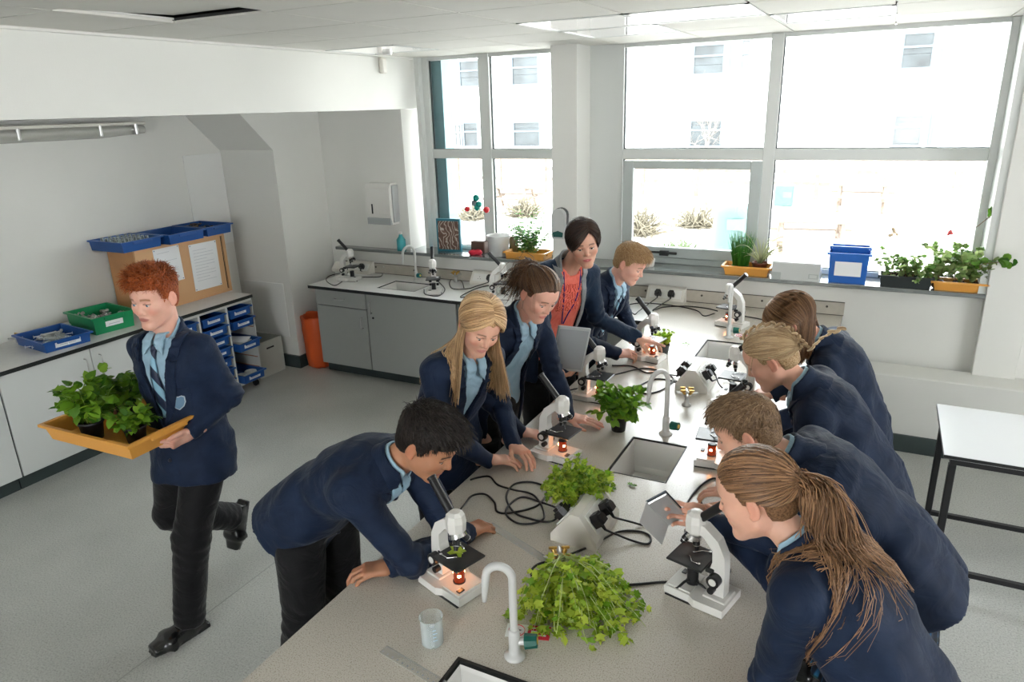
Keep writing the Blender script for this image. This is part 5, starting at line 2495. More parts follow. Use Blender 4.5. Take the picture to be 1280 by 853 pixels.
# left wall cupboards, facing +X
def cupboard_x(y0, y1, fx, label, handles, mdoor=DOORW):
    t = thing('base_cupboard', label, 'cupboard', (fx, (y0 + y1) / 2, 0))
    w = (y1 - y0) / 2
    bk = XW + .02 - fx
    b = MB()
    b.box((bk, -w, .11), (-.02, -w + .018, .82))
    b.box((bk, w - .018, .11), (-.02, w, .82))
    b.box((bk, -w + .018, .11), (-.02, w - .018, .128))
    b.build('carcass', CARC, t)
    b = MB()
    b.box((-.085, -w, 0), (-.07, w, .11))
    b.build('plinth', SKIRT, t)
    n = len(handles)
    for i, k in enumerate(handles):
        a, c = -w + i * 2 * w / n + .003, -w + (i + 1) * 2 * w / n - .003
        b = MB()
        b.box((-.018, a, .112), (0, c, .816), bev=.0015)
        d = b.build('door', mdoor, t)
        b = MB()
        hy_ = c - .05 if k == 'r' else a + .055
        dhandle(b, (0, hy_, .70), (0, 0, 1), (1, 0, 0), .11)
        b.cyl((-.001, hy_, .585), (.004, hy_, .585), .009, n=12, m=1)
        b.build('handle', [STEEL, BLKM], d)


yl = lambda px, py: at(px, py, x=-4.86)[1]
ya, yb_, yc = at(14, 540, x=-4.86)[1], at(122, 470, x=-4.86)[1], 3.52
cupboard_x(-.45, ya - 2.0 * 0 - .62, -4.86, 'white cupboard on the left wall, outside the left edge mostly', ['r'])
cupboard_x(ya - .615, ya - .003, -4.86, 'white cupboard at the left edge of the view', ['r'])
cupboard_x(ya + .003, yb_ + .60, -4.86, 'white double cupboard behind the student carrying the tray', ['r', 'l'])
Y0S = yb_ + .62
# open tray unit on castors
t = thing('tray_storage_unit', 'open grey storage unit on castors holding blue trays', 'storage unit', (-5.15, (Y0S + 4.36) / 2, 0))
w = (4.36 - Y0S) / 2
UL = mat('pale_grey_board', (.52, .53, .50), .5)
b = MB()
ncol = 3
cw = 2 * w / ncol
b.box((-.30, -w, .075), (.31, w, .095))
b.box((-.30, -w, .800), (.30, w, .821))
b.box((-.30, -w, .095), (-.285, w, .80))
b.build('shelf_board', UL, t)
for i in range(ncol + 1):
    y = -w + i * cw
    b = MB()
    b.box((-.285, max(y - .009, -w), .095), (.305, min(y + .009, w), .80))
    b.build('side_panel', UL, t)
for i in range(ncol):
    for j in range(7):
        for s in (-1, 1):
            b = MB()
            z = .115 + j * .095
            y = -w + i * cw + (.009 if s < 0 else cw - .017)
            b.box((-.26, y, z + .058), (.29, y + .008, z + .063))
            b.build('tray_runner', mat('orange_brown_runner', (.35, .12, .05), .5), t)
for sx in (-.24, .26):
    for sy in (-w + .05, w - .05):
        b = MB()
        b.cyl((sx, sy - .012, .03), (sx, sy + .012, .03), .03, n=16)
        b.box((sx - .012, sy - .016, .03), (sx + .012, sy + .016, .075))
        b.build('caster', BLK, t)
# trays in the unit: slots from the top; the open ones stick out
names = []
first = {}
for i in range(ncol):
    yc_ = t.location[1] - w + (i + .5) * cw
    rows = {2: [(6, .0), (5, .02), (3, .06), (0, .06)], 1: [(6, 0), (5, .01), (4, .01), (3, .01), (2, 0), (1, .01), (0, 0)], 0: [(6, 0), (5, 0), (4, .0), (2, 0), (0, 0)]}[i]
    for j, out in rows:
        z = .1 + j * .098
        wd = cw - .030
        key = 'one'
        colname = ['column beside the white cupboard', 'middle column', 'end column nearest the window'][i]
        rowname = ['lowest', 'second lowest', 'third from the bottom', 'middle', 'third from the top', 'second from the top', 'top'][j]
        if i == 2:
            rowname = {6: 'top', 5: 'second from the top', 3: 'half-way down with papers', 0: 'bottom with coiled white tubing'}[j]
        lab = 'blue tray, %s in the %s' % (rowname, colname)
        if 'one' not in first:
            tr = thing('storage_tray', lab, 'tray', (-5.13 + .10 + out, yc_, z), 0, 'blue trays in the storage unit')
            tray(tr, .40, wd, .075, BLUEP, label=[('+x', wd * .5, .032)], name='tray_body', taper=.018)
            first['one'] = tr
        else:
            dup(first['one'], (-5.13 + .10 + out, yc_, z), 0, lab)
        if i == 2 and j == 0:
            for q, (dx, dy, rr) in enumerate(((.10, -.055, .042), (.10, .05, .05))):
                b = MB()
                for c_ in range(4):
                    a_ = np.linspace(0, 2 * PI, 25)[:-1]
                    b.tube(np.stack([rr * (1 - .08 * (c_ % 2)) * np.cos(a_), rr * (1 - .08 * (c_ % 2)) * np.sin(a_), np.full(24, .0) + c_ * .013], 1), .0075, 8, closed=True)
                oo = b.build('coiled_tube', mat('white_rubber_tube', (.62, .62, .58), .5), loc=(-5.13 + .1 + out + dx - .02, yc_ + dy, z + .013))
                tag(oo, ['smaller coil of white tubing in the bottom tray', 'larger coil of white tubing in the bottom tray'][q], 'tubing')
        if i == 2 and j == 3:
            for q in range(4):
                b = MB()
                b.box((-.1, -.07, 0), (.1, .07, .004))
                oo = b.build('paper_sheet', PAPERM, loc=(-5.13 + .1 + out + .03, yc_, z + .030 + q * .012))
                oo.rotation_euler = (.06 * (q - 1), .05, .3 * q - .4)
                tag(oo, 'loose white sheet lying in the half-open blue tray', 'paper', 'sheets in the half-open tray')
# grey box between unit and wall
b = MB()
t = thing('storage_box', 'pale grey open box on the floor beside the tray unit', 'box', (-5.16, 4.595, 0))
for lo, hi in (((-.2, -.16, 0), (.2, -.15, .34)), ((-.2, .15, 0), (.2, .16, .34)), ((-.2, -.15, 0), (-.19, .15, .34)), ((.19, -.15, 0), (.2, .15, .34)), ((-.19, -.15, 0), (.19, .15, .01))):
    b.box(lo, hi)
b.build('box_body', mat('grey_green_board', (.42, .43, .39), .6), t)
b = MB()
b.box((.195, -.04, .26), (.203, .05, .275))
b.build('hand_slot', DARK, t)
# orange waste bag
t = thing('waste_bag_bin', 'small bin lined with an orange bag, beside the grey cupboard', 'bin', (-4.70, 4.98, 0))
R_ = np.random.default_rng(4)
n = 40
V, F = [], []
zs = [0, .02, .12, .25, .38, .50, .515, .50, .42]
rs = [.10, .125, .132, .135, .138, .145, .140, .130, .125]
for i, (z, r) in enumerate(zip(zs, rs)):
    for k in range(n):
        a = k * 2 * PI / n
        rr = r + .006 * math.sin(9 * a + z * 22) + .004 * math.sin(17 * a - z * 30) + R_.normal() * .0015
        V.append((rr * math.cos(a), rr * math.sin(a), z + (.008 * math.sin(5 * a) if i > 4 else 0)))
for i in range(len(zs) - 1):
    for k in range(n):
        F.append((i * n + k, i * n + (k + 1) % n, (i + 1) * n + (k + 1) % n, (i + 1) * n + k))
F.append(tuple(range(n))[::-1])
F.append(tuple((len(zs) - 1) * n + k for k in range(n)))
MB().add(V, F, 0, True).build('waste_bag', mat('orange_plastic_bag', (.72, .11, .025), .35, bump=.5, bscale=25), t)

# ------------------------------------------------------------------ wooden cabinet with papers, trays on top
BEECH = mat('beech_board', (.52, .26, .11), .5, var=.08, vscale=6)
BEECHL = mat('pale_beech_edge', (.62, .36, .18), .5)
cx0, cx1, cy0, cy1, cz1 = -5.47, -5.135, 3.54, 4.42, 1.375
t = thing('wooden_cabinet', 'beech wall-style cabinet standing on the left worktop', 'cabinet', ((cx0 + cx1) / 2, (cy0 + cy1) / 2, ZT))
hw, hd, hh = (cx1 - cx0) / 2, (cy1 - cy0) / 2, cz1 - ZT
b = MB()
b.box((-hw, -hd, 0), (hw - .02, -hd + .018, hh))
b.box((-hw, hd - .018, 0), (hw - .02, hd, hh))
b.box((-hw, -hd + .018, 0), (hw - .02, hd - .018, .018))
b.box((-hw, -hd + .018, hh - .018), (hw - .02, hd - .018, hh))
b.box((-hw, -hd + .018, .018), (-hw + .01, hd - .018, hh - .018))
b.build('cabinet_body', BEECH, t)
b = MB()
for lo, hi in (((-hd, 0), (-hd + .03, hh)), ((hd - .025, 0), (hd, hh)), ((-hd + .03, 0), (hd - .025, .025)), ((-hd + .03, hh - .025), (hd - .025, hh))):
    b.box((hw - .02, lo[0], lo[1]), (hw, hi[0], hi[1]))
b.box((hw - .02, -hd + .03, .025), (hw - .008, hd - .04, hh - .025), 0)
b.box((hw - .02, hd - .04, .025), (hw - .016, hd - .025, hh - .025), 1)
b.build('front_board', [BEECHL, DARK], t)
for (y0, y1, z0, z1, tilt, lines, lab) in ((-.275, -.03, .205, .500, .02, 3, 'plain white sheet pinned to the wooden cabinet, behind the walking student'), (.06, .345, .075, .475, -.01, 11, 'large printed sheet pinned to the right of the wooden cabinet')):
    p_ = thing('pinned_paper', lab, 'paper', (cx1 - .006, (cy0 + cy1) / 2 + (y0 + y1) / 2, ZT + (z0 + z1) / 2))
    p_.rotation_euler = (tilt, 0, 0)
    b = MB()
    h_, w_ = (z1 - z0) / 2, (y1 - y0) / 2
    b.box((0, -w_, -h_), (.0012, w_, h_), 0)
    for q in range(lines):
        zz = h_ * (.72 - 1.45 * q / max(lines, 1))
        b.box((.0012, -w_ * .75, zz), (.0016, w_ * (.7 if q % 3 else .2), zz + .003), 1)
    b.build('sheet', [PAPERM, mat('faint_print', (.48, .50, .54), .8)], p_)
    b = MB()
    for sy in (-1, 1):
        for sz in (-1, 1):
            b.sph((.003, sy * (w_ - .012), sz * (h_ - .012)), .004, 0, 6)
    b.build('pins', mat('blue_pin', (.05, .1, .3), .4), p_)
# three blue trays on top of the cabinet
tz = cz1
tp = [(-5.30, 3.60, 'blue tray of glassware on the cabinet, leftmost of the three'), (-5.26, 3.985, 'blue tray in the middle of the row on the cabinet'), (-5.28, 4.335, 'blue tray with dark clips on the cabinet, nearest the boxed-out wall')]
TRS = []
for k, (x, y, lab) in enumerate(tp):
    tr = thing('storage_tray', lab, 'tray', (x, y, tz), (PI * 0), 'blue trays on the cabinet')
    tray(tr, .43, .37 if k < 2 else .29, .080 if k else .082, BLUEP, name='tray_body', label=None)
    TRS.append(tr)
FLASK = thin_clear('thin_clear_glass', dens=.25)
fl = thing('conical_flask', 'small clear conical flask standing in the left blue tray', 'flask', (0, 0, 0), 0, 'flasks in the left blue tray')
b = MB()
b.lathe([(.0, .001), (.029, .001), (.031, .006), (.012, .062), (.0115, .082), (.0145, .086), (.013, .087), (.010, .082), (.0105, .062), (.0285, .008), (0, .004)], n=16)
b.build('flask_body', FLASK, fl)
first_ = True
for i in range(6):
    for j in range(4):
        loc = (-5.30 - .13 + i * .052 * 1.0, 3.60 - .105 + j * .068, tz + .004)
        if first_:
            fl.location = loc
            first_ = False
        else:
            dup(fl, loc)
for q in range(3):
    b = MB()
    b.sph((0, 0, .013), .020, 0, 8, sc=(1.4, .8, .6))
    b.tube([(-.03, 0, .014), (.04, .01, .02)], .006, 8)
    o = b.build('filter_pump', PAPERM, loc=(-5.22 + .02 * q, 3.95 + .045 * q, tz + .006))
    o.rotation_euler = (0, 0, q * 1.1)
    tag(o, 'small white fitting lying in the middle blue tray', 'fitting', 'white fittings in the middle tray')
for q in range(9):
    b = MB()
    b.tube([(-.045, 0, .01), (-.01, .004, .016), (.03, -.004, .012), (.05, .01, .02)], .005, 6)
    b.cyl((.03, -.012, .013), (.03, .016, .013), .008, n=8)
    o = b.build('metal_clamp', BLKM if q % 2 else mat('bronze_clamp', (.2, .13, .06), .4, metal=.8), loc=(-5.38 + .055 * (q % 4), 4.24 + .05 * (q // 3), tz + .045 + .008 * (q % 3)))
    o.rotation_euler = (.2 * (q % 2), .1, q * .9)
    tag(o, 'dark metal clamp in the blue tray nearest the boxed-out wall', 'clamp', 'clamps in the third tray')
# blue and green trays on the left worktop
p = [at(*q, z=ZT) for q in ((102, 430), (44, 425), (36, 412), (132, 402))]
tr = thing('storage_tray', 'shallow blue tray of clear plastic parts on the left worktop', 'tray', (-5.12, 2.79, ZT), -.10)
tray(tr, .44, .34, .075, BLUEP, label=[('+x', .17, .035)], name='tray_body')
tg = thing('storage_tray', 'deep green tray full of slotted metal weights', 'tray', (-5.17, 3.19, ZT), -.12)
tray(tg, .42, .33, .13, GREENP, label=[('+x', .13, .04)], name='tray_body')
R_ = np.random.default_rng(11)
sy_ = thing('syringe', 'clear plastic syringe lying in the shallow blue tray', 'syringe', (0, 0, 0), 0, 'syringes in the shallow blue tray')
b = MB()
b.cyl((-.06, 0, .012), (.035, 0, .012), .011, n=12)
b.cyl((.035, 0, .012), (.055, 0, .012), .004, n=8)
b.box((-.062, -.02, .005), (-.058, .02, .019))
b.build('barrel', mat('frosted_clear_plastic', (.72, .73, .70), .3, trans=.5, ior=1.2), sy_)
b = MB()
b.box((-.11, -.003, .009), (-.02, .003, .015))
b.cyl((-.112, 0, .012), (-.109, 0, .012), .011, n=12)
b.build('plunger', PAPERM, sy_)
for k in range(15):
    loc = (-5.12 + R_.uniform(-.10, .10), 2.79 + R_.uniform(-.09, .09), ZT + .006 + .012 * (k // 4))
    if k == 0:
        sy_.location = loc
    else:
        dup(sy_, loc, R_.uniform(0, 6.28))
wt = thing('slotted_weight', 'small shiny slotted weight in the green tray', 'weight', (0, 0, 0), 0, 'weights in the green tray')
b = MB()
b.prism([(.016 * math.cos(a), .016 * math.sin(a)) for a in np.linspace(.25, 2 * PI - .25, 12)] + [(.004, 0)], 0, .008)
b.build('disc', mat('dull_nickel', (.42, .41, .39), .35, metal=.9), wt)
for k in range(70):
    loc = (-5.17 + R_.uniform(-.15, .15), 3.19 + R_.uniform(-.11, .11), ZT + .045 + R_.uniform(0, .06))
    if k == 0:
        wt.location = loc
    else:
        o = dup(wt, loc, R_.uniform(0, 6.28))
        o.rotation_euler = (R_.uniform(-.9, .9), R_.uniform(-.9, .9), R_.uniform(0, 6))
# under the weights a mass of them up to their level
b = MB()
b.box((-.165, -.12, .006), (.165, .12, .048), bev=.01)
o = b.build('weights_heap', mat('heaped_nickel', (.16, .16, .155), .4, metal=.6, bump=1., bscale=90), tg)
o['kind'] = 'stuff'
# gas tap and pale box at the left of the worktop
t = thing('gas_tap', 'brass gas tap low on the left wall at the worktop edge', 'gas tap', (-5.40, 2.70, ZT))
b = MB()
b.cyl((0, 0, 0), (0, 0, .05), .016, .012, n=12)
b.cyl((0, 0, .035), (.07, .0, .045), .006, n=8)
b.cyl((0, 0, .035), (-.0, -.06, .045), .006, n=8)
b.build('tap_body', STEEL, t)
b = MB()
b.box((-.02, -.005, .05), (.02, .005, .07), bev=.002)
b.build('lever', BRASS, t)
b = MB()
b.box((0, 0, 0), (.10, .19, .04), bev=.008)
o = b.build('plastic_case', CREAM, loc=(-5.45, 2.93, ZT))
tag(o, 'pale flat plastic case behind the shallow blue tray', 'case')

# tube light on the left
t = thing('wall_lamp', 'sealed fluorescent tube light high on the left wall', 'light fitting', (-5.38, 3.0, 2.27))
b = MB()
b.box((-.12, -.95, .035), (.06, .99, .06), bev=.006)
b.build('light_body', CREAM, t)
b = MB()
y_ = np.linspace(-.96, 1.0, 6)
b.tube([(0, v, 0) for v in y_], [.03, .055, .055, .055, .055, .03], 14, flat=1.)
b.build('clear_cover', thin_clear('dusty_clear_cover', (.9, .9, .88), (.62, .62, .58), .35), t)
for s in (-.025, .025):
    b = MB()
    b.cyl((s, -.9, 0), (s, .93, 0), .013, n=12)
    b.build('tube', mat('unlit_tube', (.75, .75, .73), .3), t)
for v in (-.6, .0, .6, .9):
    b = MB()
    b.box((-.06, v - .012, -.04), (.06, v + .012, .05), bev=.006)
    b.build('clip', STEEL, t)

# dispensers, sensor
def wallbox(px0, py0, px1, py1):
    a, c = at(px0, py0, y=YW), at(px1, py1, y=YW)
    return a, c


t = thing('paper_towel_dispenser', 'white paper towel dispenser on the wall left of the window', 'dispenser', (-4.13, YW, 1.345))
b = MB()
b.prism([(-.10, 0), (-.125, .10), (-.125, .33), (-.10, .375), (0, .375), (0, 0)], -.135, .135, axis=0)
b.build('dispenser_body', SCOPEW, t)
b = MB()
b.box((-.128, -.129, .10), (-.1, -.118, .16)) if False else None
b.box((-.075, -.128, .10), (-.06, -.122, .19))
b.build('level_window', BLK, t)
b = MB()
b.box((-.134, -.131, .002), (.134, -.09, .062), bev=.004)
b.build('outlet_panel', mat('grey_outlet_panel', (.35, .37, .37), .3), t)
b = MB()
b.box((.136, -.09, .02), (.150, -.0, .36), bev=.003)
b.build('side_cover', mat('side_cover_grey', (.40, .41, .41), .5), t)  # side cover in a darker grey than the body
t = thing('soap_dispenser', 'rounded white soap dispenser on the front of the pillar', 'dispenser', (-2.30, 5.38, 1.33))
b = MB()
pr = [(.055 * math.cos(a), .175 + .055 * math.sin(a)) for a in np.linspace(0, PI, 9)] + [(-.055 + .02 * (1 - math.cos(a)), -.0 + .0) for a in (0,)] + [(-.05, -.01), (.05, -.01)]
b.prism([(x, z) for x, z in pr], -.085, -.0, axis=1)
b.build('dispenser_body', mat('off_white_plastic', (.50, .51, .50), .3), t)
b = MB()
b.prism([(x * 1.12, z * 1.02 + .0) for x, z in pr], -.03, -.0, axis=1)
b.build('back_plate', mat('dark_back_plate', (.06, .07, .07), .4), t)
b = MB()
b.prism([(-.04, .004), (.04, .004), (.046, .04), (.0, .055), (-.046, .04)], -.090, -.084, axis=1)
b.build('push_plate', mat('dark_green_glass', (.03, .10, .09), .15), t)
t = thing('motion_sensor', 'small white motion sensor high in the corner by the window', 'sensor', (-3.84, 5.17, 2.67))
b = MB()
b.box((0, -.03, -.02), (.045, .03, .10), bev=.008)
b.box((.0, -.02, .10), (.03, .02, .115))
b.build('sensor_body', CREAM, t)
t = thing('ceiling_sprinkler', 'small round sprinkler head on the ceiling near the corner', 'sprinkler', tuple(at(484, 65, z=ZC)))
b = MB()
b.cyl((0, 0, -.02), (0, 0, 0), .035, .04, n=16)
b.build('rose', STEEL, t)

# ------------------------------------------------------------------ things on the sill
SZ = 1.1
t = thing('picture_frame', 'blue-edged picture frame with a brown scribbled panel on the sill', 'picture', (-3.49, 5.52, SZ), .10)
b = MB()
b.box((-.12, -.0, 0), (.12, .03, .30), 0)
b.build('frame', mat('teal_frame', (.02, .16, .22), .4), t)
b = MB()
b.box((-.103, -.003, .02), (.103, .0, .28))
m_, nt_, bs_ = new_mat('brown_scribbled_board')
tc_ = nt_.nodes.new('ShaderNodeTexCoord')
wv_ = nt_.nodes.new('ShaderNodeTexWave')
wv_.inputs['Scale'].default_value = 9
wv_.inputs['Distortion'].default_value = 18
lnk(nt_, tc_.outputs['Object'], wv_.inputs['Vector'])
lnk(nt_, ramp(nt_, wv_.outputs['Fac'], [(0, (.10, .05, .035)), (.8, (.19, .11, .08)), (.97, (.5, .45, .4))]), bs_.inputs['Base Color'])
b.build('picture_panel', m_, t)
t = thing('hanging_mobile', 'wire mobile of teal and red balls hanging before the left window', 'mobile', (-3.17, 5.50, 1.5))
b = MB()
b.cyl((0, 0, -.25), (0, 0, .30), .0012, n=5)
b.cyl((-.10, 0, .0), (.10, 0, .0), .0012, n=5)
b.build('wire', STEEL, t)
TEAL = mat('teal_glitter_ball', (.0, .22, .18), .35)
for (x, z, r, m_) in ((0, .10, .030, TEAL), (-.02, .055, .028, mat('silver_ball', (.25, .3, .33), .3, metal=.7)), (.025, .045, .028, TEAL), (.005, .015, .026, TEAL), (-.095, 0, .024, RED), (.10, .0, .028, RED)):
    b = MB()
    b.sph((x, 0, z), r, 0, 10)
    b.build('ball', m_, t)
b = MB()
b.box((-.07, -.04, 0), (.07, .04, .11), bev=.006)
o = b.build('storage_caddy', mat('dark_brown_tin', (.10, .06, .045), .6), loc=(-3.19, 5.56, SZ))
tag(o, 'small dark brown box behind the red ribbon on the sill', 'box')
b = MB()
R_ = np.random.default_rng(3)
for k in range(5):
    a_ = np.linspace(0, 5, 14)
    b.tube(np.stack([.06 * np.cos(a_ + k) * (1 - .1 * a_ / 5), .035 * np.sin(a_ * 1.1 + k), .022 + .012 * np.sin(a_ * 2 + k)], 1), .012, 6, flat=.35)
o = b.build('ribbon_coil', mat('red_foam_ribbon', (.65, .02, .05), .45), loc=(-3.18, 5.46, SZ))
tag(o, 'tangle of red ribbon on the sill before the dark box', 'ribbon')
t = thing('plastic_tub', 'white translucent plastic tub on the sill', 'tub', (-2.96, 5.50, SZ))
b = MB()
b.lathe([(.075, 0), (.085, .005), (.098, .17), (.106, .172), (.106, .185), (.100, .186), (.094, .17), (.08, .008), (0, .008)])
b.build('tub_body', mat('milky_plastic', (.78, .78, .77), .35, trans=.3), t)
t = thing('liquid_bottle', 'small turquoise bottle at the left end of the sill', 'bottle', (-3.97, 5.44, SZ))
b = MB()
b.lathe([(.04, 0), (.042, .005), (.042, .10), (.018, .13), (.016, .15), (0, .15)])
b.build('bottle_body', mat('turquoise_liquid', (.08, .50, .55), .15, trans=.4), t)
b = MB()
b.cyl((0, 0, .15), (0, 0, .17), .017, n=12)
b.build('cap', SCOPEW, t)
t = thing('vase', 'small olive brown glass jar against the left window mullion', 'jar', (-2.86, 5.60, SZ))
b = MB()
b.lathe([(.038, 0), (.042, .01), (.042, .13), (.036, .15), (.038, .16), (0, .16)])
b.build('jar_body', mat('olive_jar', (.16, .13, .06), .3), t)
# fern in an orange tray
R_ = np.random.default_rng(21)
t = thing('potted_fern', 'bright green fern in an orange tray on the sill beside the pillar', 'plant', (-2.67, 5.51, SZ))
tray(t, .40, .22, .06, ORANGEP, name='planter_tray')
bl, bs = MB(), MB()
for i in range(46):
    a = R_.uniform(0, 2 * PI)
    tl = R_.uniform(.5, 1.5)
    d = nrm((math.cos(a) * tl, math.sin(a) * tl * .8, 1.7))
    L = R_.uniform(.22, .44)
    pts = [np.array([R_.uniform(-.08, .06), R_.uniform(-.05, .05), .03])]
    for k in range(9):
        d = nrm(d - np.array([0, 0, .10 * tl * k / 4]))
        pts.append(pts[-1] + d * L / 9)
    bs.tube(pts, .0014, 4)
    for k in range(1, 10):
        dd = nrm(pts[k] - pts[k - 1])
        s_ = nrm(np.cross(dd, (0, 0, 1)))
        for sg in (-1, 1):
            leaf(bl, pts[k], s_ * sg + dd * .4, np.array([0, 0, 1.]) + R_.normal(size=3) * .2, .042 * math.sin(.5 + k / 9 * 2.3) + .008, 'ovate', droop=.2, W=.6)
bl.build('foliage', LF_FERN, t)
bs.build('stems', STEMG, t)

# chives in an orange tray with a spider plant
p = at(926, 352, z=SZ)
t = thing('potted_chives', 'tall tuft of chives standing in the left orange tray on the sill', 'plant', (p[0] - .055, 5.49, SZ + .012))
R_ = np.random.default_rng(22)
b = MB()
for i in range(230):
    a = R_.uniform(0, 2 * PI)
    r = .05 * math.sqrt(R_.uniform(0, 1))
    q = np.array([r * math.cos(a), r * math.sin(a), .0])
    d = nrm((math.cos(a) * .10, math.sin(a) * .10, 1) + R_.normal(size=3) * .05)
    L = R_.uniform(.21, .31)
    pts = [q, q + d * L * .5, q + nrm(d + R_.normal(size=3) * .06) * L]
    b.tube(pts, [.0022, .002, .0006], 4)
b.build('foliage', LF_GRASS, t)
b = MB()
b.tube([(.062 * math.cos(a), .062 * math.sin(a), .05) for a in np.linspace(0, 2 * PI, 20)[:-1]], .003, 5, closed=True)
b.build('tie_band', LF_GRASS, t)
t = thing('planter_tray', 'orange plastic tray holding the chives and spider plant', 'tray', (p[0] - .0, 5.49, SZ))
tray(t, .36, .19, .07, ORANGEP, name='tray_body', taper=.03)
t = thing('spider_plant', 'pale striped spider plant in a brown pot beside the chives', 'plant', (p[0] + .085, 5.49, SZ + .006))
pot(t, .055, .09, mat('brown_pot', (.16, .05, .03), .5))
b = MB()
R_ = np.random.default_rng(23)
for i in range(46):
    a = R_.uniform(0, 2 * PI)
    tl = R_.uniform(.4, 1.3)
    d = nrm((math.cos(a) * tl, math.sin(a) * tl * .7, 1.2))
    L = R_.uniform(.16, .32)
    pts = [np.array([0, 0, .075])]
    for k in range(8):
        d = nrm(d - np.array([0, 0, .055 * k]))
        pts.append(pts[-1] + d * L / 8)
    b.tube(pts, np.linspace(.0042, .0008, 9), 4, flat=.25)
b.build('foliage', LF_PALE, t)
# white boxes, blue box
p0, p1 = at(963, 350, z=SZ), at(1023, 354, z=SZ)
t = thing('plastic_box', 'low pale grey lidded box on the sill left of the blue box', 'box', ((p0[0] + p1[0]) / 2, 5.50, SZ))
b = MB()
hw = (p1[0] - p0[0]) / 2
for lo, hi in (((-hw, -.12, 0), (hw, -.115, .12)), ((-hw, .115, 0), (hw, .12, .12)), ((-hw, -.115, 0), (-hw + .004, .115, .12)), ((hw - .004, -.115, 0), (hw, .115, .12)), ((-hw, -.115, 0), (hw, .115, .004))):
    b.box(lo, hi)
b.box((hw * .55, -.123, .02), (hw * .95, -.12, .055), 1)
b.box((hw * .60, -.1245, .026), (hw * .90, -.123, .048), 0)
b.box((-hw, -.123, 0), (-hw * .6, -.12, .055), 1)
b.build('box_body', [mat('pale_grey_plastic', (.50, .52, .51), .4), mat('mid_grey_plastic', (.36, .39, .38), .4)], t)
b = MB()
b.box((-hw - .004, -.124, .12), (hw + .004, .124, .132), bev=.004)
b.build('lid', mat('frosted_lid', (.66, .68, .68), .3), t)
p0, p1 = at(1032, 355, z=SZ), at(1083, 357, z=SZ)
t = thing('storage_box', 'deep bright blue box with a big white label on the sill', 'box', ((p0[0] + p1[0]) / 2 + .0, 5.49, SZ))
tray(t, .285, .20, .215, BLUEB, name='box_body', taper=.024, label=None)
b = MB()
b.box((-.085, -.097, .055), (.085, -.093, .155))
b.build('label', PAPERM, t)
t2 = thing('storage_box', 'second blue box nested in the bright blue one, only its rim showing', 'box', ((p0[0] + p1[0]) / 2 + .0, 5.535, SZ + .012))
tray(t2, .27, .105, .235, BLUEB, name='box_body', taper=.024, label=None)
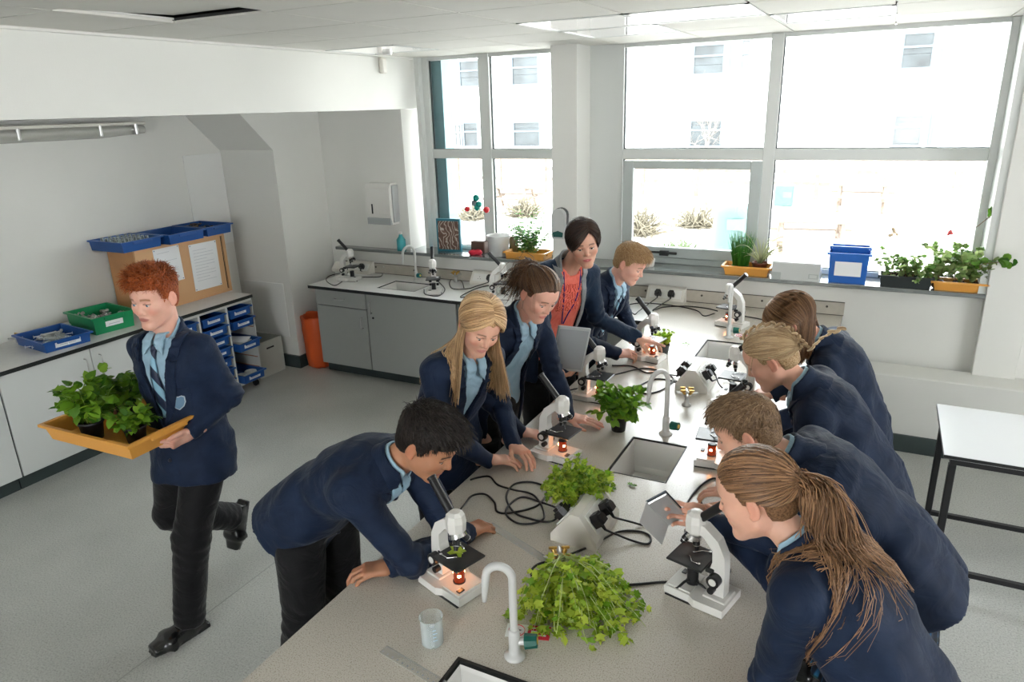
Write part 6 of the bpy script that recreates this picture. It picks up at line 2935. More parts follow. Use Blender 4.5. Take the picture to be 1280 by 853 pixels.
# geranium trays
p0, p1 = at(1099, 357, z=SZ), at(1163, 362, z=SZ)
t = thing('planter_tray', 'black plastic tray of scraggly seedlings on the sill', 'tray', ((p0[0] + p1[0]) / 2, 5.46, SZ))
tray(t, p1[0] - p0[0] + .03, .15, .08, mat('charcoal_tray', (.02, .028, .028), .45), name='tray_body', taper=.02)
tb = t
p2, p3 = at(1165, 362, z=SZ), at(1234, 368, z=SZ)
t3 = thing('planter_tray', 'orange plastic tray of geraniums at the right end of the sill', 'tray', ((p2[0] + p3[0]) / 2 - .005, 5.46, SZ))
tray(t3, p3[0] - p2[0] + .02, .15, .065, ORANGEP, name='tray_body', taper=.03)
R_ = np.random.default_rng(31)
for (cx, n, lab, sz, L, lm) in ((tb.location[0] - .09, 9, 'leggy seedling with a pale pink tip, left in the black tray', .026, .22, LF_GER), (tb.location[0] + .02, 13, 'low leafy seedling in the middle of the black tray', .030, .17, LF_GER), (tb.location[0] + .12, 12, 'low leafy seedling at the right of the black tray', .030, .15, LF_GER),
                            (t3.location[0] - .12, 16, 'bushy geranium at the left of the orange tray', .036, .22, LF_GER), (t3.location[0] + .0, 16, 'tall bushy geranium in the middle of the orange tray', .038, .26, LF_GER), (t3.location[0] + .11, 14, 'geranium leaning right out of the orange tray', .036, .21, LF_GER)):
    g = thing('geranium' if 'geran' in lab else 'seedling_plant', lab, 'plant', (cx, 5.46, SZ + .008))
    b = MB()
    b.box((-.035, -.04, 0), (.035, .04, .05), bev=.008)
    b.build('soil_plug', SOIL, g)
    bush(g, R_, n, lm, STEMB, 'round', sz, 8, 1.0, L, .04, .03, .0018, droop=.25, up=1.0)
    if 'tall bushy' in lab:
        b = MB()
        q1, q2, q3 = (np.array(at(*v, y=5.46)) - np.array([cx, 5.46, SZ + .008]) for v in ((1200, 300), (1222, 283), (1243, 266)))
        b.tube(catmull([(0, 0, .04), (0.02, 0, .14), q1, q2, q3], 4), .0024, 6)
        b.build('long_stem', STEMB, g)
        b = MB()
        for k in range(9):
            leaf(b, q3 + R_.normal(size=3) * .012, R_.normal(size=3), np.array([0, -1, .4]), .034, 'round')
        b.build('top_leaves', LF_DARK, g)
        b = MB()
        for k in range(8):
            q = np.array(at(1188, 291, y=5.46)) - np.array([cx, 5.46, SZ + .008]) + R_.normal(size=3) * .007
            leaf(b, q, R_.normal(size=3), np.array([0, -1, .4]), .017, 'round')
        b.build('flower', mat('pink_flower', (.7, .12, .12), .6), g)
    if 'leaning right' in lab:
        q1, q2 = (np.array(at(*v, y=5.335)) - np.array([cx, 5.46, SZ + .008]) for v in ((1225, 332), (1255, 327)))
        b = MB()
        b.tube(catmull([(0, 0, .05), (.05, 0, .10), q1, q2], 4), .0024, 6)
        b.build('long_stem', STEMB, g)
        b = MB()
        for k in range(14):
            q = (q1 if k % 3 == 0 else q2) + R_.normal(size=3) * .02
            leaf(b, q, R_.normal(size=3), np.array([0, -1, .4]), .042, 'round')
        b.build('side_leaves', LF_DARK, g)
    if 'pale pink' in lab:
        q1 = np.array(at(1116, 290, y=5.46)) - np.array([cx, 5.46, SZ + .008])
        b = MB()
        b.tube(catmull([(0, 0, .05), (.004, 0, .15), q1], 5), .0016, 5)
        b.build('long_stem', STEMB, g)
        b = MB()
        for k in range(10):
            leaf(b, q1 + R_.normal(size=3) * .01, R_.normal(size=3), np.array([0, -1, .4]), .026, 'ovate')
        b.build('flower', mat('cream_flower', (.75, .6, .42), .6), g)

# ------------------------------------------------------------------ taps
swan_tap((-.782, 1.462, ZT), -PI / 2 + .25, .30, .075, 'white swan-neck tap nearest the viewer, by the bunch of celery', knob_side=(-.1, 1))
swan_tap((-.778, 3.053, ZT), -.55, .33, .11, 'white swan-neck tap behind the middle sink', knob_side=(1, .3))
swan_tap((-.790, 4.645, ZT), -.1, .36, .04, 'white swan-neck tap at the far end of the long bench', knob_side=(1, .1))
swan_tap((-3.735, 5.31, ZT), -.35, .33, .13, 'white swan-neck tap behind the small sink under the left window', TEALK, knob_side=(1, .0))
swan_tap((-2.25, 5.31, ZT), -.35, .33, .12, 'white tap arch showing behind the student in the wide-open blazer', TEALK, knob_side=(1, .0))
# warning stickers by the taps
def sticker(x, y, rz, label):
    t = thing('warning_sign', label, 'sign', (x, y, ZT), rz)
    t.scale = (.72, .72, .72)
    b = MB()
    b.box((-.045, -.04, 0), (.045, .04, .0012))
    b.box((.047, -.04, 0), (.14, .04, .0012), 1)
    for k in range(3):
        b.box((.06, .02 - k * .02, .0012), (.125, .028 - k * .02, .0016), 0)
    b.build('card', [PAPERM, mat('sign_red', (.65, .03, .06), .5)], t)
    b = MB()
    b.tube([(.034 * math.cos(a), .034 * math.sin(a), .0016) for a in np.linspace(0, 2 * PI, 25)[:-1]], .0035, 6, closed=True, flat=.3)
    b.box((-.026, -.002, .0012), (.026, .002, .002), 0, TR(rz=-.8))
    b.build('prohibition_ring', mat('sign_red', (.65, .03, .06), .5), t)
    b = MB()
    b.prism([(-.02, -.004), (.0, .010), (.022, .006), (.012, .0), (-.004, -.002)], .0012, .0018)
    b.build('pictogram', BLK, t)


sticker(*at(646, 789, z=ZT)[:2], .3, 'red and white no-drinking sign lying behind the nearest tap')
sticker(-.73, 4.72, .0, 'small red and white sign by the far tap')

# ------------------------------------------------------------------ microscopes
S0 = scope('white microscope the front left student leans over, a green leaf on its stage')
S0.location = (-1.095, 1.655, ZT)
S0.rotation_euler = (0, 0, math.radians(-108))
b = MB()
R_ = np.random.default_rng(2)
leaf(b, np.array([-.03, .0, .137]), np.array([1, .3, .1]), np.array([0, 0, 1.]), .055, 'lobed')
leaf(b, np.array([-.02, .02, .138]), np.array([.5, -.6, .2]), np.array([0, 0, 1.]), .035, 'lobed')
o = b.build('leaf_sample', LF_LIME)
o.matrix_world = S0.matrix_world
o.location = S0.location
o.rotation_euler = S0.rotation_euler
tag(o, 'fresh green leaf laid on the stage of the front left student’s microscope', 'leaf')
SP = [
    ((-1.150, 2.640), -98, 'lit white microscope before the second student on the left, stage holding a clear dish'),
    ((-1.235, 3.335), -92, 'white microscope half hidden behind the basil plant'),
    ((-1.150, 4.045), -100, 'white microscope the teacher points at'),
    ((-.835, 4.93), 75, 'unused white microscope at the far end of the long bench'),
]
for (x, y), a, lab in SP:
    dup(S0, (x, y, ZT), math.radians(a), lab)
S1 = scope('unlit microscope of the nearest student on the right, black lamp tube', lit=False)
S1.location = (-.375, 1.955, ZT)
S1.rotation_euler = (0, 0, math.radians(76))
SCR = [dup(S0, (-.505, 2.86, ZT), math.radians(95), 'lit microscope whose black eyepiece the third student on the right looks into')]
dup(S1, (-.555, 3.60, ZT), math.radians(85), 'microscope mostly hidden behind the third right student’s head')
dup(S1, (-4.345, 5.12, ZT), math.radians(-80), 'microscope at the left end of the window worktop')
dup(S1, (-3.33, 4.985, ZT), math.radians(-150), 'microscope beside the small sink on the window worktop')
dup(S1, (-2.70, 5.03, ZT), math.radians(-75), 'third microscope on the window worktop, behind the second student on the left')
dup(S1, (-1.90, 5.05, ZT), math.radians(-70), 'microscope showing between the teacher and the student with the tie')

# ------------------------------------------------------------------ power blocks
def power_block(x, y, rz, label, plugs=((-1, -.055), (-1, .035), (1, -.055), (1, .035))):
    t = thing('bench_power_block', label, 'socket block', (x, y, ZT), rz)
    b = MB()
    w, l, h = .088, .125, .118
    V = [(-w, -l, 0), (w, -l, 0), (w, -l, .03), (.018, -l + .012, h), (-.018, -l + .012, h), (-w, -l, .03),
         (-w, l, 0), (w, l, 0), (w, l, .03), (.018, l - .012, h), (-.018, l - .012, h), (-w, l, .03)]
    F = [tuple(range(6)), tuple(range(11, 5, -1))] + [((i + 1) % 6, i, i + 6, (i + 1) % 6 + 6) for i in range(6)]
    b.add(V, F)
    b.build('housing', CREAM, t)
    nn = {}
    for s in (-1, 1):
        a = np.array([s * w, 0, .03])
        c = np.array([s * .018, 0, h])
        up_ = nrm(c - a)
        ac = np.array([0, s * 1., 0])
        n = np.cross(ac, up_)
        if n[2] < 0:
            n = -n
        mid = (a + c) / 2
        T = np.eye(4)
        T[:3, :3] = np.stack([ac, up_, n], 1)
        T[:3, 3] = mid
        b = MB()
        b.box((-.085, -.040, 0), (.085, .040, .005), 0, T)
        for k in (-.045, .045):
            b.box((k - .006, .022, .005), (k + .006, .034, .009), 0, T)
            for (q, r_) in (((k - .011, -.012), .003), ((k + .011, -.012), .003), ((k, .006), .0035)):
                b.box((q[0] - r_, q[1] - r_, .005), (q[0] + r_, q[1] + r_, .0056), 1, T)
        b.build('socket_plate', [mat('white_socket', (.72, .72, .69), .3), BLK], t)
        nn[s] = (T, mid, ac, up_, n)
    ends = []
    for s, yy in plugs:
        T, mid, ac, up_, n = nn[s]
        R3 = np.stack([ac, up_, n], 1)
        b = MB()
        c = plug(b, mid + ac * yy * s + n * .005, R3)
        b.build('plug', BLK, t)
        ends.append(c)
    W = TR((x, y, ZT), rz=rz)
    return t, [xf(W, [e])[0] for e in ends]


tA, eA = power_block(-.835, 2.155, .0, 'cream four-way power block next to the lime green celery pot')
tB, eB = power_block(-.795, 3.745, .0, 'cream four-way power block in front of the third student on the right')


def wall_sockets(px, py, label, plugs):
    p = at(px, py, z=ZT + .05)
    x = p[0]
    t = thing('socket_box', label, 'socket box', (x, 5.449, ZT))
    b = MB()
    b.prism([(-.10, 0), (-.10, .02), (-.035, .105), (0, .115), (0, 0)], -.15, .15, axis=0)
    b.build('housing', CREAM, t)
    n = nrm((0, -.085, .065))
    up_ = nrm((0, .065, .085))
    mid = np.array([0, -.0675, .0625])
    T = np.eye(4)
    T[:3, :3] = np.stack([np.array([1., 0, 0]), up_, n], 1)
    T[:3, 3] = mid
    b = MB()
    b.box((-.125, -.035, 0), (.125, .038, .004), 0, T)
    for k in (-.06, .06):
        b.box((k - .02, .020, .004), (k - .008, .032, .008), 0, T)
        for q in ((k - .011, -.012), (k + .011, -.012), (k, .008)):
            b.box((q[0] - .003, q[1] - .003, .004), (q[0] + .003, q[1] + .003, .0046), 1, T)
    b.build('socket_plate', [mat('white_socket', (.72, .72, .69), .3), BLK], t)
    ends = []
    for yy in plugs:
        b = MB()
        c = plug(b, mid + np.array([yy, 0, 0]) + n * .004, np.stack([np.array([1., 0, 0]), up_, n], 1))
        b.build('plug', BLK, t)
        ends.append(np.array([x, 5.449, ZT]) + c)
    return ends


e1 = wall_sockets(455, 333, 'socket box with one black plug at the left of the window wall', [.06])
e2 = wall_sockets(602, 352, 'socket box with one black plug behind the third microscope', [.05])
e3 = wall_sockets(826, 375, 'socket box with two black plugs behind the student with the tie', [-.055, .05])
b = MB()
b.prism([(-.09, 0), (-.09, .03), (-.03, .085), (0, .085), (0, 0)], -.12, .12, axis=0)
o = b.build('trunking_box', CREAM, loc=(-4.66, 5.449, ZT))
tag(o, 'plain cream trunking box in the corner of the window worktop', 'trunking box')
# brass gas taps
def gas(x, y, z, rz, label):
    t = thing('gas_tap', label, 'gas tap', (x, y, z), rz)
    b = MB()
    b.lathe([(.024, 0), (.024, .006), (.012, .012), (.011, .05), (.020, .055), (.020, .075), (0, .08)], n=18)
    for a in (0, PI / 2, PI, 3 * PI / 2):
        b.cyl((.012 * math.cos(a), .012 * math.sin(a), .064), (.055 * math.cos(a), .055 * math.sin(a), .070), .008, .005, n=10)
    b.build('tap_body', STEEL, t)
    for a in (PI / 4, 3 * PI / 4, 5 * PI / 4, 7 * PI / 4):
        b = MB()
        c_, s_ = .030 * math.cos(a), .030 * math.sin(a)
        b.cyl((c_ * .6, s_ * .6, .07), (c_, s_, .085), .008, n=10)
        b.box((c_ - .014, s_ - .004, .085), (c_ + .014, s_ + .004, .094), bev=.002)
        b.build('lever', BRASS, t)


gas(*at(858, 507, z=ZT)[:2], ZT, .3, 'four-way brass gas tap right of the basil plant')
gas(*at(700, 718, z=ZT)[:2], ZT, .5, 'four-way brass gas tap behind the celery bunch in the foreground')
gas(*at(483, 341, z=ZT)[:2], ZT, .2, 'small brass gas tap near the left window sink')
gas(*at(570, 352, z=ZT)[:2], ZT, .2, 'small brass gas tap between two microscopes under the window')

# ------------------------------------------------------------------ cables on the benches
def bp(*pts, h=.0045):
    return [at(px, py, z=ZT + (h if len(r) == 0 else r[0])) for px, py, *r in pts]


cable('power_cable', 'black cable looping from the power block round to the front left student’s microscope',
      [eA[1]] + bp((690, 652, .02), (660, 648), (642, 640), (633, 622), (642, 606), (665, 603), (684, 612), (672, 632), (640, 641), (622, 640), (618, 628), (606, 618), (590, 620), (580, 632), (565, 650)))
cable('power_cable', 'black cable running from the power block towards the left-hand students',
      [eA[0]] + bp((700, 668 - 30, .02), (676, 628), (650, 622), (632, 640), (650, 655), (680, 648), (668, 620), (640, 612), (622, 606), (612, 596), (598, 597), (588, 600)), group=None)
cable('power_cable', 'black cable trailing across the bench front to the nearest right student’s microscope',
      [eA[2]] + bp((790, 676, .01), (810, 680), (812, 670), (796, 664), (770, 666), (740, 682), (700, 698), (672, 706), (664, 718), (676, 732), (700, 738), (750, 732), (790, 731), (835, 728), (846, 735, .03), (860, 726, .05), (880, 735, .03), (892, 762)))
cable('power_cable', 'short black cable from the power block towards the tablet', [eA[3]] + bp((790, 653, .02), (805, 657), (822, 657), (840, 650), (852, 640), (866, 618), (880, 604), (893, 598), (898, 606), (888, 616), (876, 622), (880, 634), (895, 640)))
cable('power_cable', 'black cable from the far power block to the teacher’s microscope',
      [eB[0]] + bp((848, 470, .02), (835, 468), (818, 462), (800, 461), (770, 468), (738, 474), (728, 460, ), (722, 455)))
cable('power_cable', 'black cable from the far power block coiling behind the tap',
      [eB[1]] + bp((856, 478, .01), (840, 476), (820, 474), (800, 482), (796, 490), (812, 492), (830, 486), (842, 474), (828, 465), (808, 466), (790, 458), (765, 457)))
cable('power_cable', 'black cable from the far power block under the third right student’s face', [eB[2]] + bp((905, 472, .02), (915, 478), (925, 470)))
cable('power_cable', 'second black cable from the far power block towards the right-hand students', [eB[3]] + bp((900, 482, .02), (910, 488), (922, 482)))
cable('power_cable', 'black cable curving from the wall socket to the far bench microscope', [e3[1]] + bp((816, 388, .02), (830, 384), (860, 383), (885, 386), (897, 389)))
cable('power_cable', 'black cable dropping from the wall socket behind the student with the tie', [e3[0]] + bp((800, 388, .02), (794, 393), (790, 391), (780, 384), (800, 379), (840, 382), (870, 388), (880, 395), (893, 392)))
cable('power_cable', 'black cable from the socket to the leftmost window microscope', [e1[0]] + bp((460, 341), (476, 340), (475, 346), (450, 347), (446, 352)))
cable('power_cable', 'thin black cable looping left of the leftmost window microscope', bp((428, 341, .01), (412, 345), (408, 351), (418, 357), (428, 352)))
cable('power_cable', 'black cable lying between the second and third window microscopes', [e2[0]] + bp((598, 357, .01), (585, 361), (566, 361), (562, 353), (568, 347), (577, 352), (580, 360)))
cable('power_cable', 'black cable looping below the third window microscope', bp((618, 356, .01), (598, 360), (580, 368), (576, 372), (590, 370), (608, 368)))
cable('power_cable', 'black cable curled round the foot of the second window microscope', bp((548, 352, .01), (556, 362), (548, 370), (532, 368), (530, 362)))
cable('power_cable', 'short black cable at the far right end of the bench', bp((917, 399, .01), (925, 395), (940, 397), (955, 400)))
cable('power_cable', 'black plug lead beside the second lit microscope', bp((640, 563), (655, 561), (664, 564), (672, 566)))
cable('power_cable', 'short black lead behind the basil plant’s microscope', bp((712, 488), (722, 486), (735, 487)))

# ------------------------------------------------------------------ rulers, beakers, dishes
def ruler(pa, pb, label, w=.032):
    a, c = at(*pa, z=ZT), at(*pb, z=ZT)
    d = nrm(c - a)
    L = np.linalg.norm(c - a)
    ang = math.atan2(d[1], d[0])
    t = thing('ruler', label, 'ruler', a, ang)
    b = MB()
    b.box((0, -w / 2, .0), (L, w / 2, .0022))
    b.build('ruler_body', thin_clear('clear_ruler_plastic', (.95, .95, .93), (.85, .85, .82), .10), t)
    b = MB()
    for k in range(int(L / .005)):
        l = .010 if k % 10 == 0 else .007 if k % 5 == 0 else .0045
        b.box((k * .005 + .004, w / 2 - .001 - l, .0022), (k * .005 + .0052, w / 2 - .001, .0025))
    for k in range(int(L / .02)):
        b.box((k * .02 + .006, -w / 2 + .006, .0022), (k * .02 + .010, -w / 2 + .011, .0025))
    b.build('graduations', INK, t)


ruler((612, 656), (706, 716), 'clear plastic ruler held at its far end by the front left student')
ruler((479, 812), (583, 875), 'clear plastic ruler lying across the corner of the nearest sink')
p = at(541, 803, z=ZT)
t = thing('beaker', 'clear beaker with a little water in the foreground', 'beaker', p)
b = MB()
b.lathe([(.0, 0), (.030, 0), (.033, .004), (.0335, .088), (.036, .092), (.0345, .093), (.0315, .088), (.031, .006), (0, .004)], n=32)
b.build('glass', thin_clear('beaker_glass', dens=.02), t)
b = MB()
b.lathe([(0, .0065), (.0296, .0065), (.0300, .032), (0, .0325)], n=32)
b.build('water', WATER, t)
b = MB()
for k in range(4):
    a0, a1 = -.9, -.5 - .1 * (k % 2)
    b.add([(.0342 * math.cos(a), .0342 * math.sin(a), .03 + k * .012 + dz) for a in (a0, a1) for dz in (0, .0015)], [(0, 2, 3, 1)])
b.build('scale', mat('blue_print', (.3, .5, .7), .6), t)

# ------------------------------------------------------------------ plants on the bench
def plant(px, py, label, name='potted_herb', z=ZT):
    p = at(px, py, z=z)
    return thing(name, label, 'plant', p)


R_ = np.random.default_rng(41)
t = plant(773, 538, 'bushy basil plant in a small black pot in the middle of the bench', 'potted_basil')
pot(t, .043, .085)
bush(t, R_, 34, LF_BASIL, STEMG, 'ovate', .040, 9, .95, .125, .08, .03, .0015, droop=.35)
t = plant(829, 443, 'tiny pot of green seedlings beside the teacher’s microscope', 'potted_herb')
pot(t, .038, .068, mat('grey_plant_pot', (.04, .045, .045), .6))
bush(t, R_, 22, LF_LIME, STEMG, 'round', .018, 9, .7, .085, .06, .022, .0009)
t = plant(722, 640, 'lime green celery plant spilling over its black pot next to the power block', 'potted_celery')
pot(t, .042, .08)
bush(t, R_, 80, LF_LIME, STEMG, 'lobed', .024, 11, 1.3, .125, .07, .025, .0013, droop=.5, grav=.06, tipw=.6)
# the uprooted bunch in the foreground lying on the bench
p = at(704, 722, z=ZT)
t = thing('celery_bunch', 'uprooted bunch of celery leaves lying by the nearest tap', 'plant', p)
bl, bs = MB(), MB()
for i in range(150):
    a = R_.uniform(-.62, .95)
    rt = np.array([R_.normal() * .015, R_.normal() * .01, R_.uniform(.02, .09)])
    hd = nrm((at(742, 835, z=ZT) - at(704, 722, z=ZT)) * (1, 1, 0))
    rot_ = np.array([[math.cos(a), -math.sin(a), 0], [math.sin(a), math.cos(a), 0], [0, 0, 1]])
    d = nrm(rot_ @ hd + (0, 0, R_.uniform(.1, .9)))
    L = R_.uniform(.16, .42) * (1 - .35 * abs(a - .15))
    pts = [rt]
    for k in range(8):
        d = nrm(d - np.array([0, 0, .16]) + R_.normal(size=3) * .09)
        q = pts[-1] + d * L / 8
        q[2] = max(q[2], .006 + R_.uniform(0, .012))
        pts.append(q)
    bs.tube(pts, np.linspace(.0022, .0009, 9), 5)
    for k in range(10):
        u = R_.uniform(.35, 1)
        kk = min(int(u * 8), 7)
        q = pts[kk] + (pts[kk + 1] - pts[kk]) * (u * 8 - kk) + R_.normal(size=3) * .008
        q[2] = max(q[2], .008)
        leaf(bl, q, nrm(R_.normal(size=3) * (1, 1, .4) + d * .5), np.array([0, 0, 1.]) + R_.normal(size=3) * .4, R_.uniform(.018, .034), 'lobed', droop=.2)
bl.build('foliage', LF_LIME, t)
bs.build('stems', mat('pale_celery_stem', (.50, .58, .22), .45), t)
b = MB()
for k in range(8):
    b.sph(R_.normal(size=3) * (.02, .012, .01) + (0, .0, .018), .011, 0, 6)
o = b.build('roots', mat('pale_root', (.55, .42, .25), .8), t)
# stray leaves
for k, (px, py) in enumerate([(767, 614), (637, 771), (857, 431), (790, 608)]):
    b = MB()
    for q in range(3):
        leaf(b, np.array([R_.normal() * .006, R_.normal() * .006, .004]), np.array([math.cos(q * 2), math.sin(q * 2), .1]), np.array([0, 0, 1.]), .022, 'lobed', droop=0)
    o = b.build('loose_leaf', LF_DARK, loc=at(px, py, z=ZT))
    tag(o, ['loose green leaf on the bench right of the celery plant', 'tiny scrap of leaf beside the nearest tap', 'loose scrap of leaf near the far tiny pot', 'small loose leaf above the power block'][k], 'leaf')

# tablet computers etc. are with the people.  small pots behind the teacher
t = thing('pen_tub', 'white tub with a pink brush beside the window frame', 'tub', (*at(806, 335, z=SZ)[:1], 5.50, SZ))
b = MB()
b.lathe([(.05, 0), (.055, .01), (.06, .06), (.055, .062), (.05, .012), (0, .012)])
b.build('tub_body', SCOPEW, t)

# ------------------------------------------------------------------ table at the right
t = thing('table', 'white-topped table with a black metal frame at the right edge', 'table', (1.06, 3.90, 0))
b = MB()
b.box((-.65, -.325, .722), (.65, .325, .742), 0)
b.box((-.652, -.327, .724), (.652, .327, .740), 1)
b.build('tabletop', [mat('white_table_laminate', (.72, .73, .74), .18), EDGE], t)
b = MB()
for s in (-1, 1):
    b.box((-.62, s * .30 - .012, .69), (.62, s * .30 + .012, .722))
b.box((-.62, -.288, .69), (-.596, .288, .722))
b.box((.596, -.288, .69), (.62, .288, .722))
b.box((-.596, -.29, .09), (.596, -.266, .115))
b.box((-.596, .266, .09), (.596, .29, .115))
b.build('table_frame', BLKM, t)
for sx in (-.608, .608):
    for sy in (-.30, .30):
        b = MB()
        b.box((sx - .016, sy - .016, 0), (sx + .016, sy + .016, .69), bev=.003)
        b.build('leg', BLKM, t)
# ------------------------------------------------------------------ the class
H_RED = hair_mat('ginger_hair', (.20, .035, .006), (.52, .13, .03))
H_BLACK = hair_mat('near_black_hair', (.005, .0035, .003), (.022, .014, .010), .4)
H_BLOND = hair_mat('long_blonde_hair', (.30, .16, .065), (.80, .55, .30))
H_BROWN = hair_mat('dark_brown_hair', (.040, .019, .010), (.20, .105, .052))
H_TEACH = hair_mat('brunette_hair', (.012, .006, .004), (.06, .03, .018))
H_FAIR = hair_mat('fair_short_hair', (.22, .12, .05), (.55, .36, .18))
H_LBROWN = hair_mat('light_brown_hair', (.09, .042, .018), (.40, .22, .11))
H_ASH = hair_mat('ash_blonde_hair', (.28, .17, .08), (.62, .46, .27))
H_MOUSE = hair_mat('mousy_short_hair', (.10, .055, .028), (.34, .22, .12))
SK_P = (.70, .385, .275)
SK_R = (.70, .385, .29)
SK_T = (.43, .20, .11)
SK_F = (.60, .35, .25)
down = (0, 0, -1)

# boy in front, bending over his microscope
A = person('person in navy blazer and black trousers bending low over the nearest left microscope', (-1.86, 1.70, 0),
           P=(-1.76, 1.74, .965), N=(-1.385, 1.72, 1.17), S=(0, 1, .02), head=(-1.245, 1.765, 1.30), look=(.84, .05, -.54), up=(.1, .0, 1), bow=.035,
           hands=dict(R=dict(w=(-1.20, 1.90, .885), e=(-1.255, 1.635, .915), dir=(.35, .9, -.05), palm=down, curl=.85, thumb=(.7, .5)),
                      L=dict(w=(-1.335, 1.625, .880), e=(-1.21, 1.83, .90), dir=(-.75, -.6, -.0), palm=down, curl=.6, thumb=(.5, .3))),
           feet=dict(L=dict(a=(-1.86, 1.84, .085), dir=(1, .1, 0)), R=dict(a=(-1.88, 1.60, .085), dir=(1, -.1, 0))), knee=dict(L=(1, 0, 0), R=(1, 0, 0)),
           skin=SK_T, lip=(.36, .12, .10), brow=(.012, .008, .006), hairm=H_BLACK, flare=.008, hem=.14, tie=True, seed=1, squint=.9, gaze=(0, 1, -.4),
           hair=dict(style='short', n=2000, len=.048, stand=.35, sweep=(0, .8, .4), fat=1.15, seed=2, cap=dict(thick=.015, lift=.022, line=.060)), hsc=1.04, s=1.02)
# blonde girl
B = person('person in navy blazer looking down at both hands, second along the bench’s left side', (-1.66, 2.46, 0),
           P=(-1.64, 2.46, .93), N=(-1.455, 2.40, 1.365), S=(.42, .9, 0), head=(-1.375, 2.375, 1.515), look=(.66, -.58, -.48), up=(.2, .1, 1), bow=.03, fem=1, s=.97,
           hands=dict(R=dict(w=(-1.375, 2.395, .905), dir=(.75, .62, -.12), palm=down, curl=.45, thumb=(.6, .4), pole=(-.5, -.9, -.3)),
                      L=dict(w=(-1.335, 2.55, .915), dir=(.85, -.35, -.15), palm=(0, -.3, -1), curl=.4, thumb=(.5, .4), pole=(-.3, .6, -.6))),
           skin=SK_P, lip=(.60, .25, .22), brow=(.16, .09, .05), hairm=H_BLOND, hem=.19, seed=2, squint=.75, vneck=(.06, .30), gaze=(0, 1, -.4),
           hair=dict(style='long', n=2100, len=.34, flare=.10, seed=3, az0=70, cap=dict(thick=.012, line=.068, ear=.016)), blush=.3)
# brunette with a ponytail
Cc = person('person in a wide-open navy blazer and pale blue shirt, standing behind the basil plant', (-1.68, 2.95, 0),
            P=(-1.66, 2.95, .95), N=(-1.44, 2.84, 1.395), S=(.30, .95, 0), head=(-1.325, 2.825, 1.54), look=(.76, -.42, -.50), up=(.1, .1, 1), bow=.03, fem=1, s=.98,
            hands=dict(R=dict(w=(-1.385, 2.72, .895), dir=(.8, .35, -.15), palm=down, curl=.5, thumb=(.5, .3), pole=(-.6, -.8, -.3)),
                       L=dict(w=(-1.245, 2.985, .885), dir=(.92, .12, -.05), palm=down, curl=.15, thumb=(.3, .1), pole=(-.3, .7, -.5))),
            skin=SK_R, lip=(.60, .23, .20), brow=(.05, .03, .02), hairm=H_BROWN, hem=.19, seed=3, squint=.7, vneck=(.085, .34), openj=True, vgap=.03, gaze=(0, 1, -.4),
            hair=dict(style='ponytail', n=1300, nt=650, tie=(.10, -.86, .50), len=.27, wave=.5, messy=.3, seed=4, puff=.006, wisps=6, pull=(.2, -.6, 0), cap=dict(thick=.009, line=.066)))
# teacher
T_ = person('person in coral blouse, purple lanyard and navy cardigan pointing at a microscope', (-1.66, 3.52, 0),
            P=(-1.63, 3.56, 1.00), N=(-1.475, 3.47, 1.505), S=(.62, .78, 0), head=(-1.345, 3.43, 1.665), look=(.50, -.82, -.20), up=(-.2, .10, 1), bow=.02, fem=1, s=1.0, name='person',
            hands=dict(R=dict(w=(-1.37, 3.22, 1.02), dir=(.25, .9, -.2), palm=(-.6, .2, .5), curl=.5, thumb=(.3, .3), pole=(-.7, -.6, -.6)),
                       L=dict(w=(-1.155, 3.765, 1.075), dir=(.97, .22, -.16), palm=(0, 0, -1), curl=(.05, .45, .55, .6), thumb=(.7, .5), pole=(-.5, .1, -.9))),
            skin=(.62, .34, .24), lip=(.50, .13, .12), brow=(.03, .018, .012), hairm=H_TEACH, jacket=NAVY2, shirt=CORAL, openj=True, vgap=.045, vneck=(.055, .30), lapel_m=GREYL, hem=.14, seed=4,
            smile=1.0, squint=.2, gaze=(.1, 1, .1), hair=dict(style='bob', n=1500, seed=6, part=-.30, cap=dict(thick=.008, line=.067, ear=.012, nape=-.07)), hsc=.98)
# fair-haired boy
Bo = person('person in navy blazer and tie working the microscope beside the small seedling pot', (-1.60, 3.98, 0),
            P=(-1.58, 4.02, .93), N=(-1.375, 3.93, 1.315), S=(.20, .97, 0), head=(-1.245, 3.905, 1.47), look=(.88, -.12, -.46), up=(.1, 0, 1), bow=.03, s=.96,
            hands=dict(R=dict(w=(-1.30, 3.86, .925), dir=(.85, .5, .0), palm=(0, .5, -1), curl=.75, thumb=(.5, .5), pole=(-.5, -.6, -.7)),
                       L=dict(w=(-1.26, 4.14, .92), dir=(.9, -.3, 0), palm=down, curl=.5, pole=(-.4, .7, -.5))),
            skin=SK_R, lip=(.52, .19, .17), brow=(.25, .15, .08), hairm=H_FAIR, seed=5, squint=.8, tie=True, vneck=(.06, .30), gaze=(0, 1, -.4),
            hair=dict(style='short', n=1700, len=.046, stand=.3, sweep=(.25, .9, .25), seed=7, cap=dict(thick=.013, lift=.018, line=.060)))
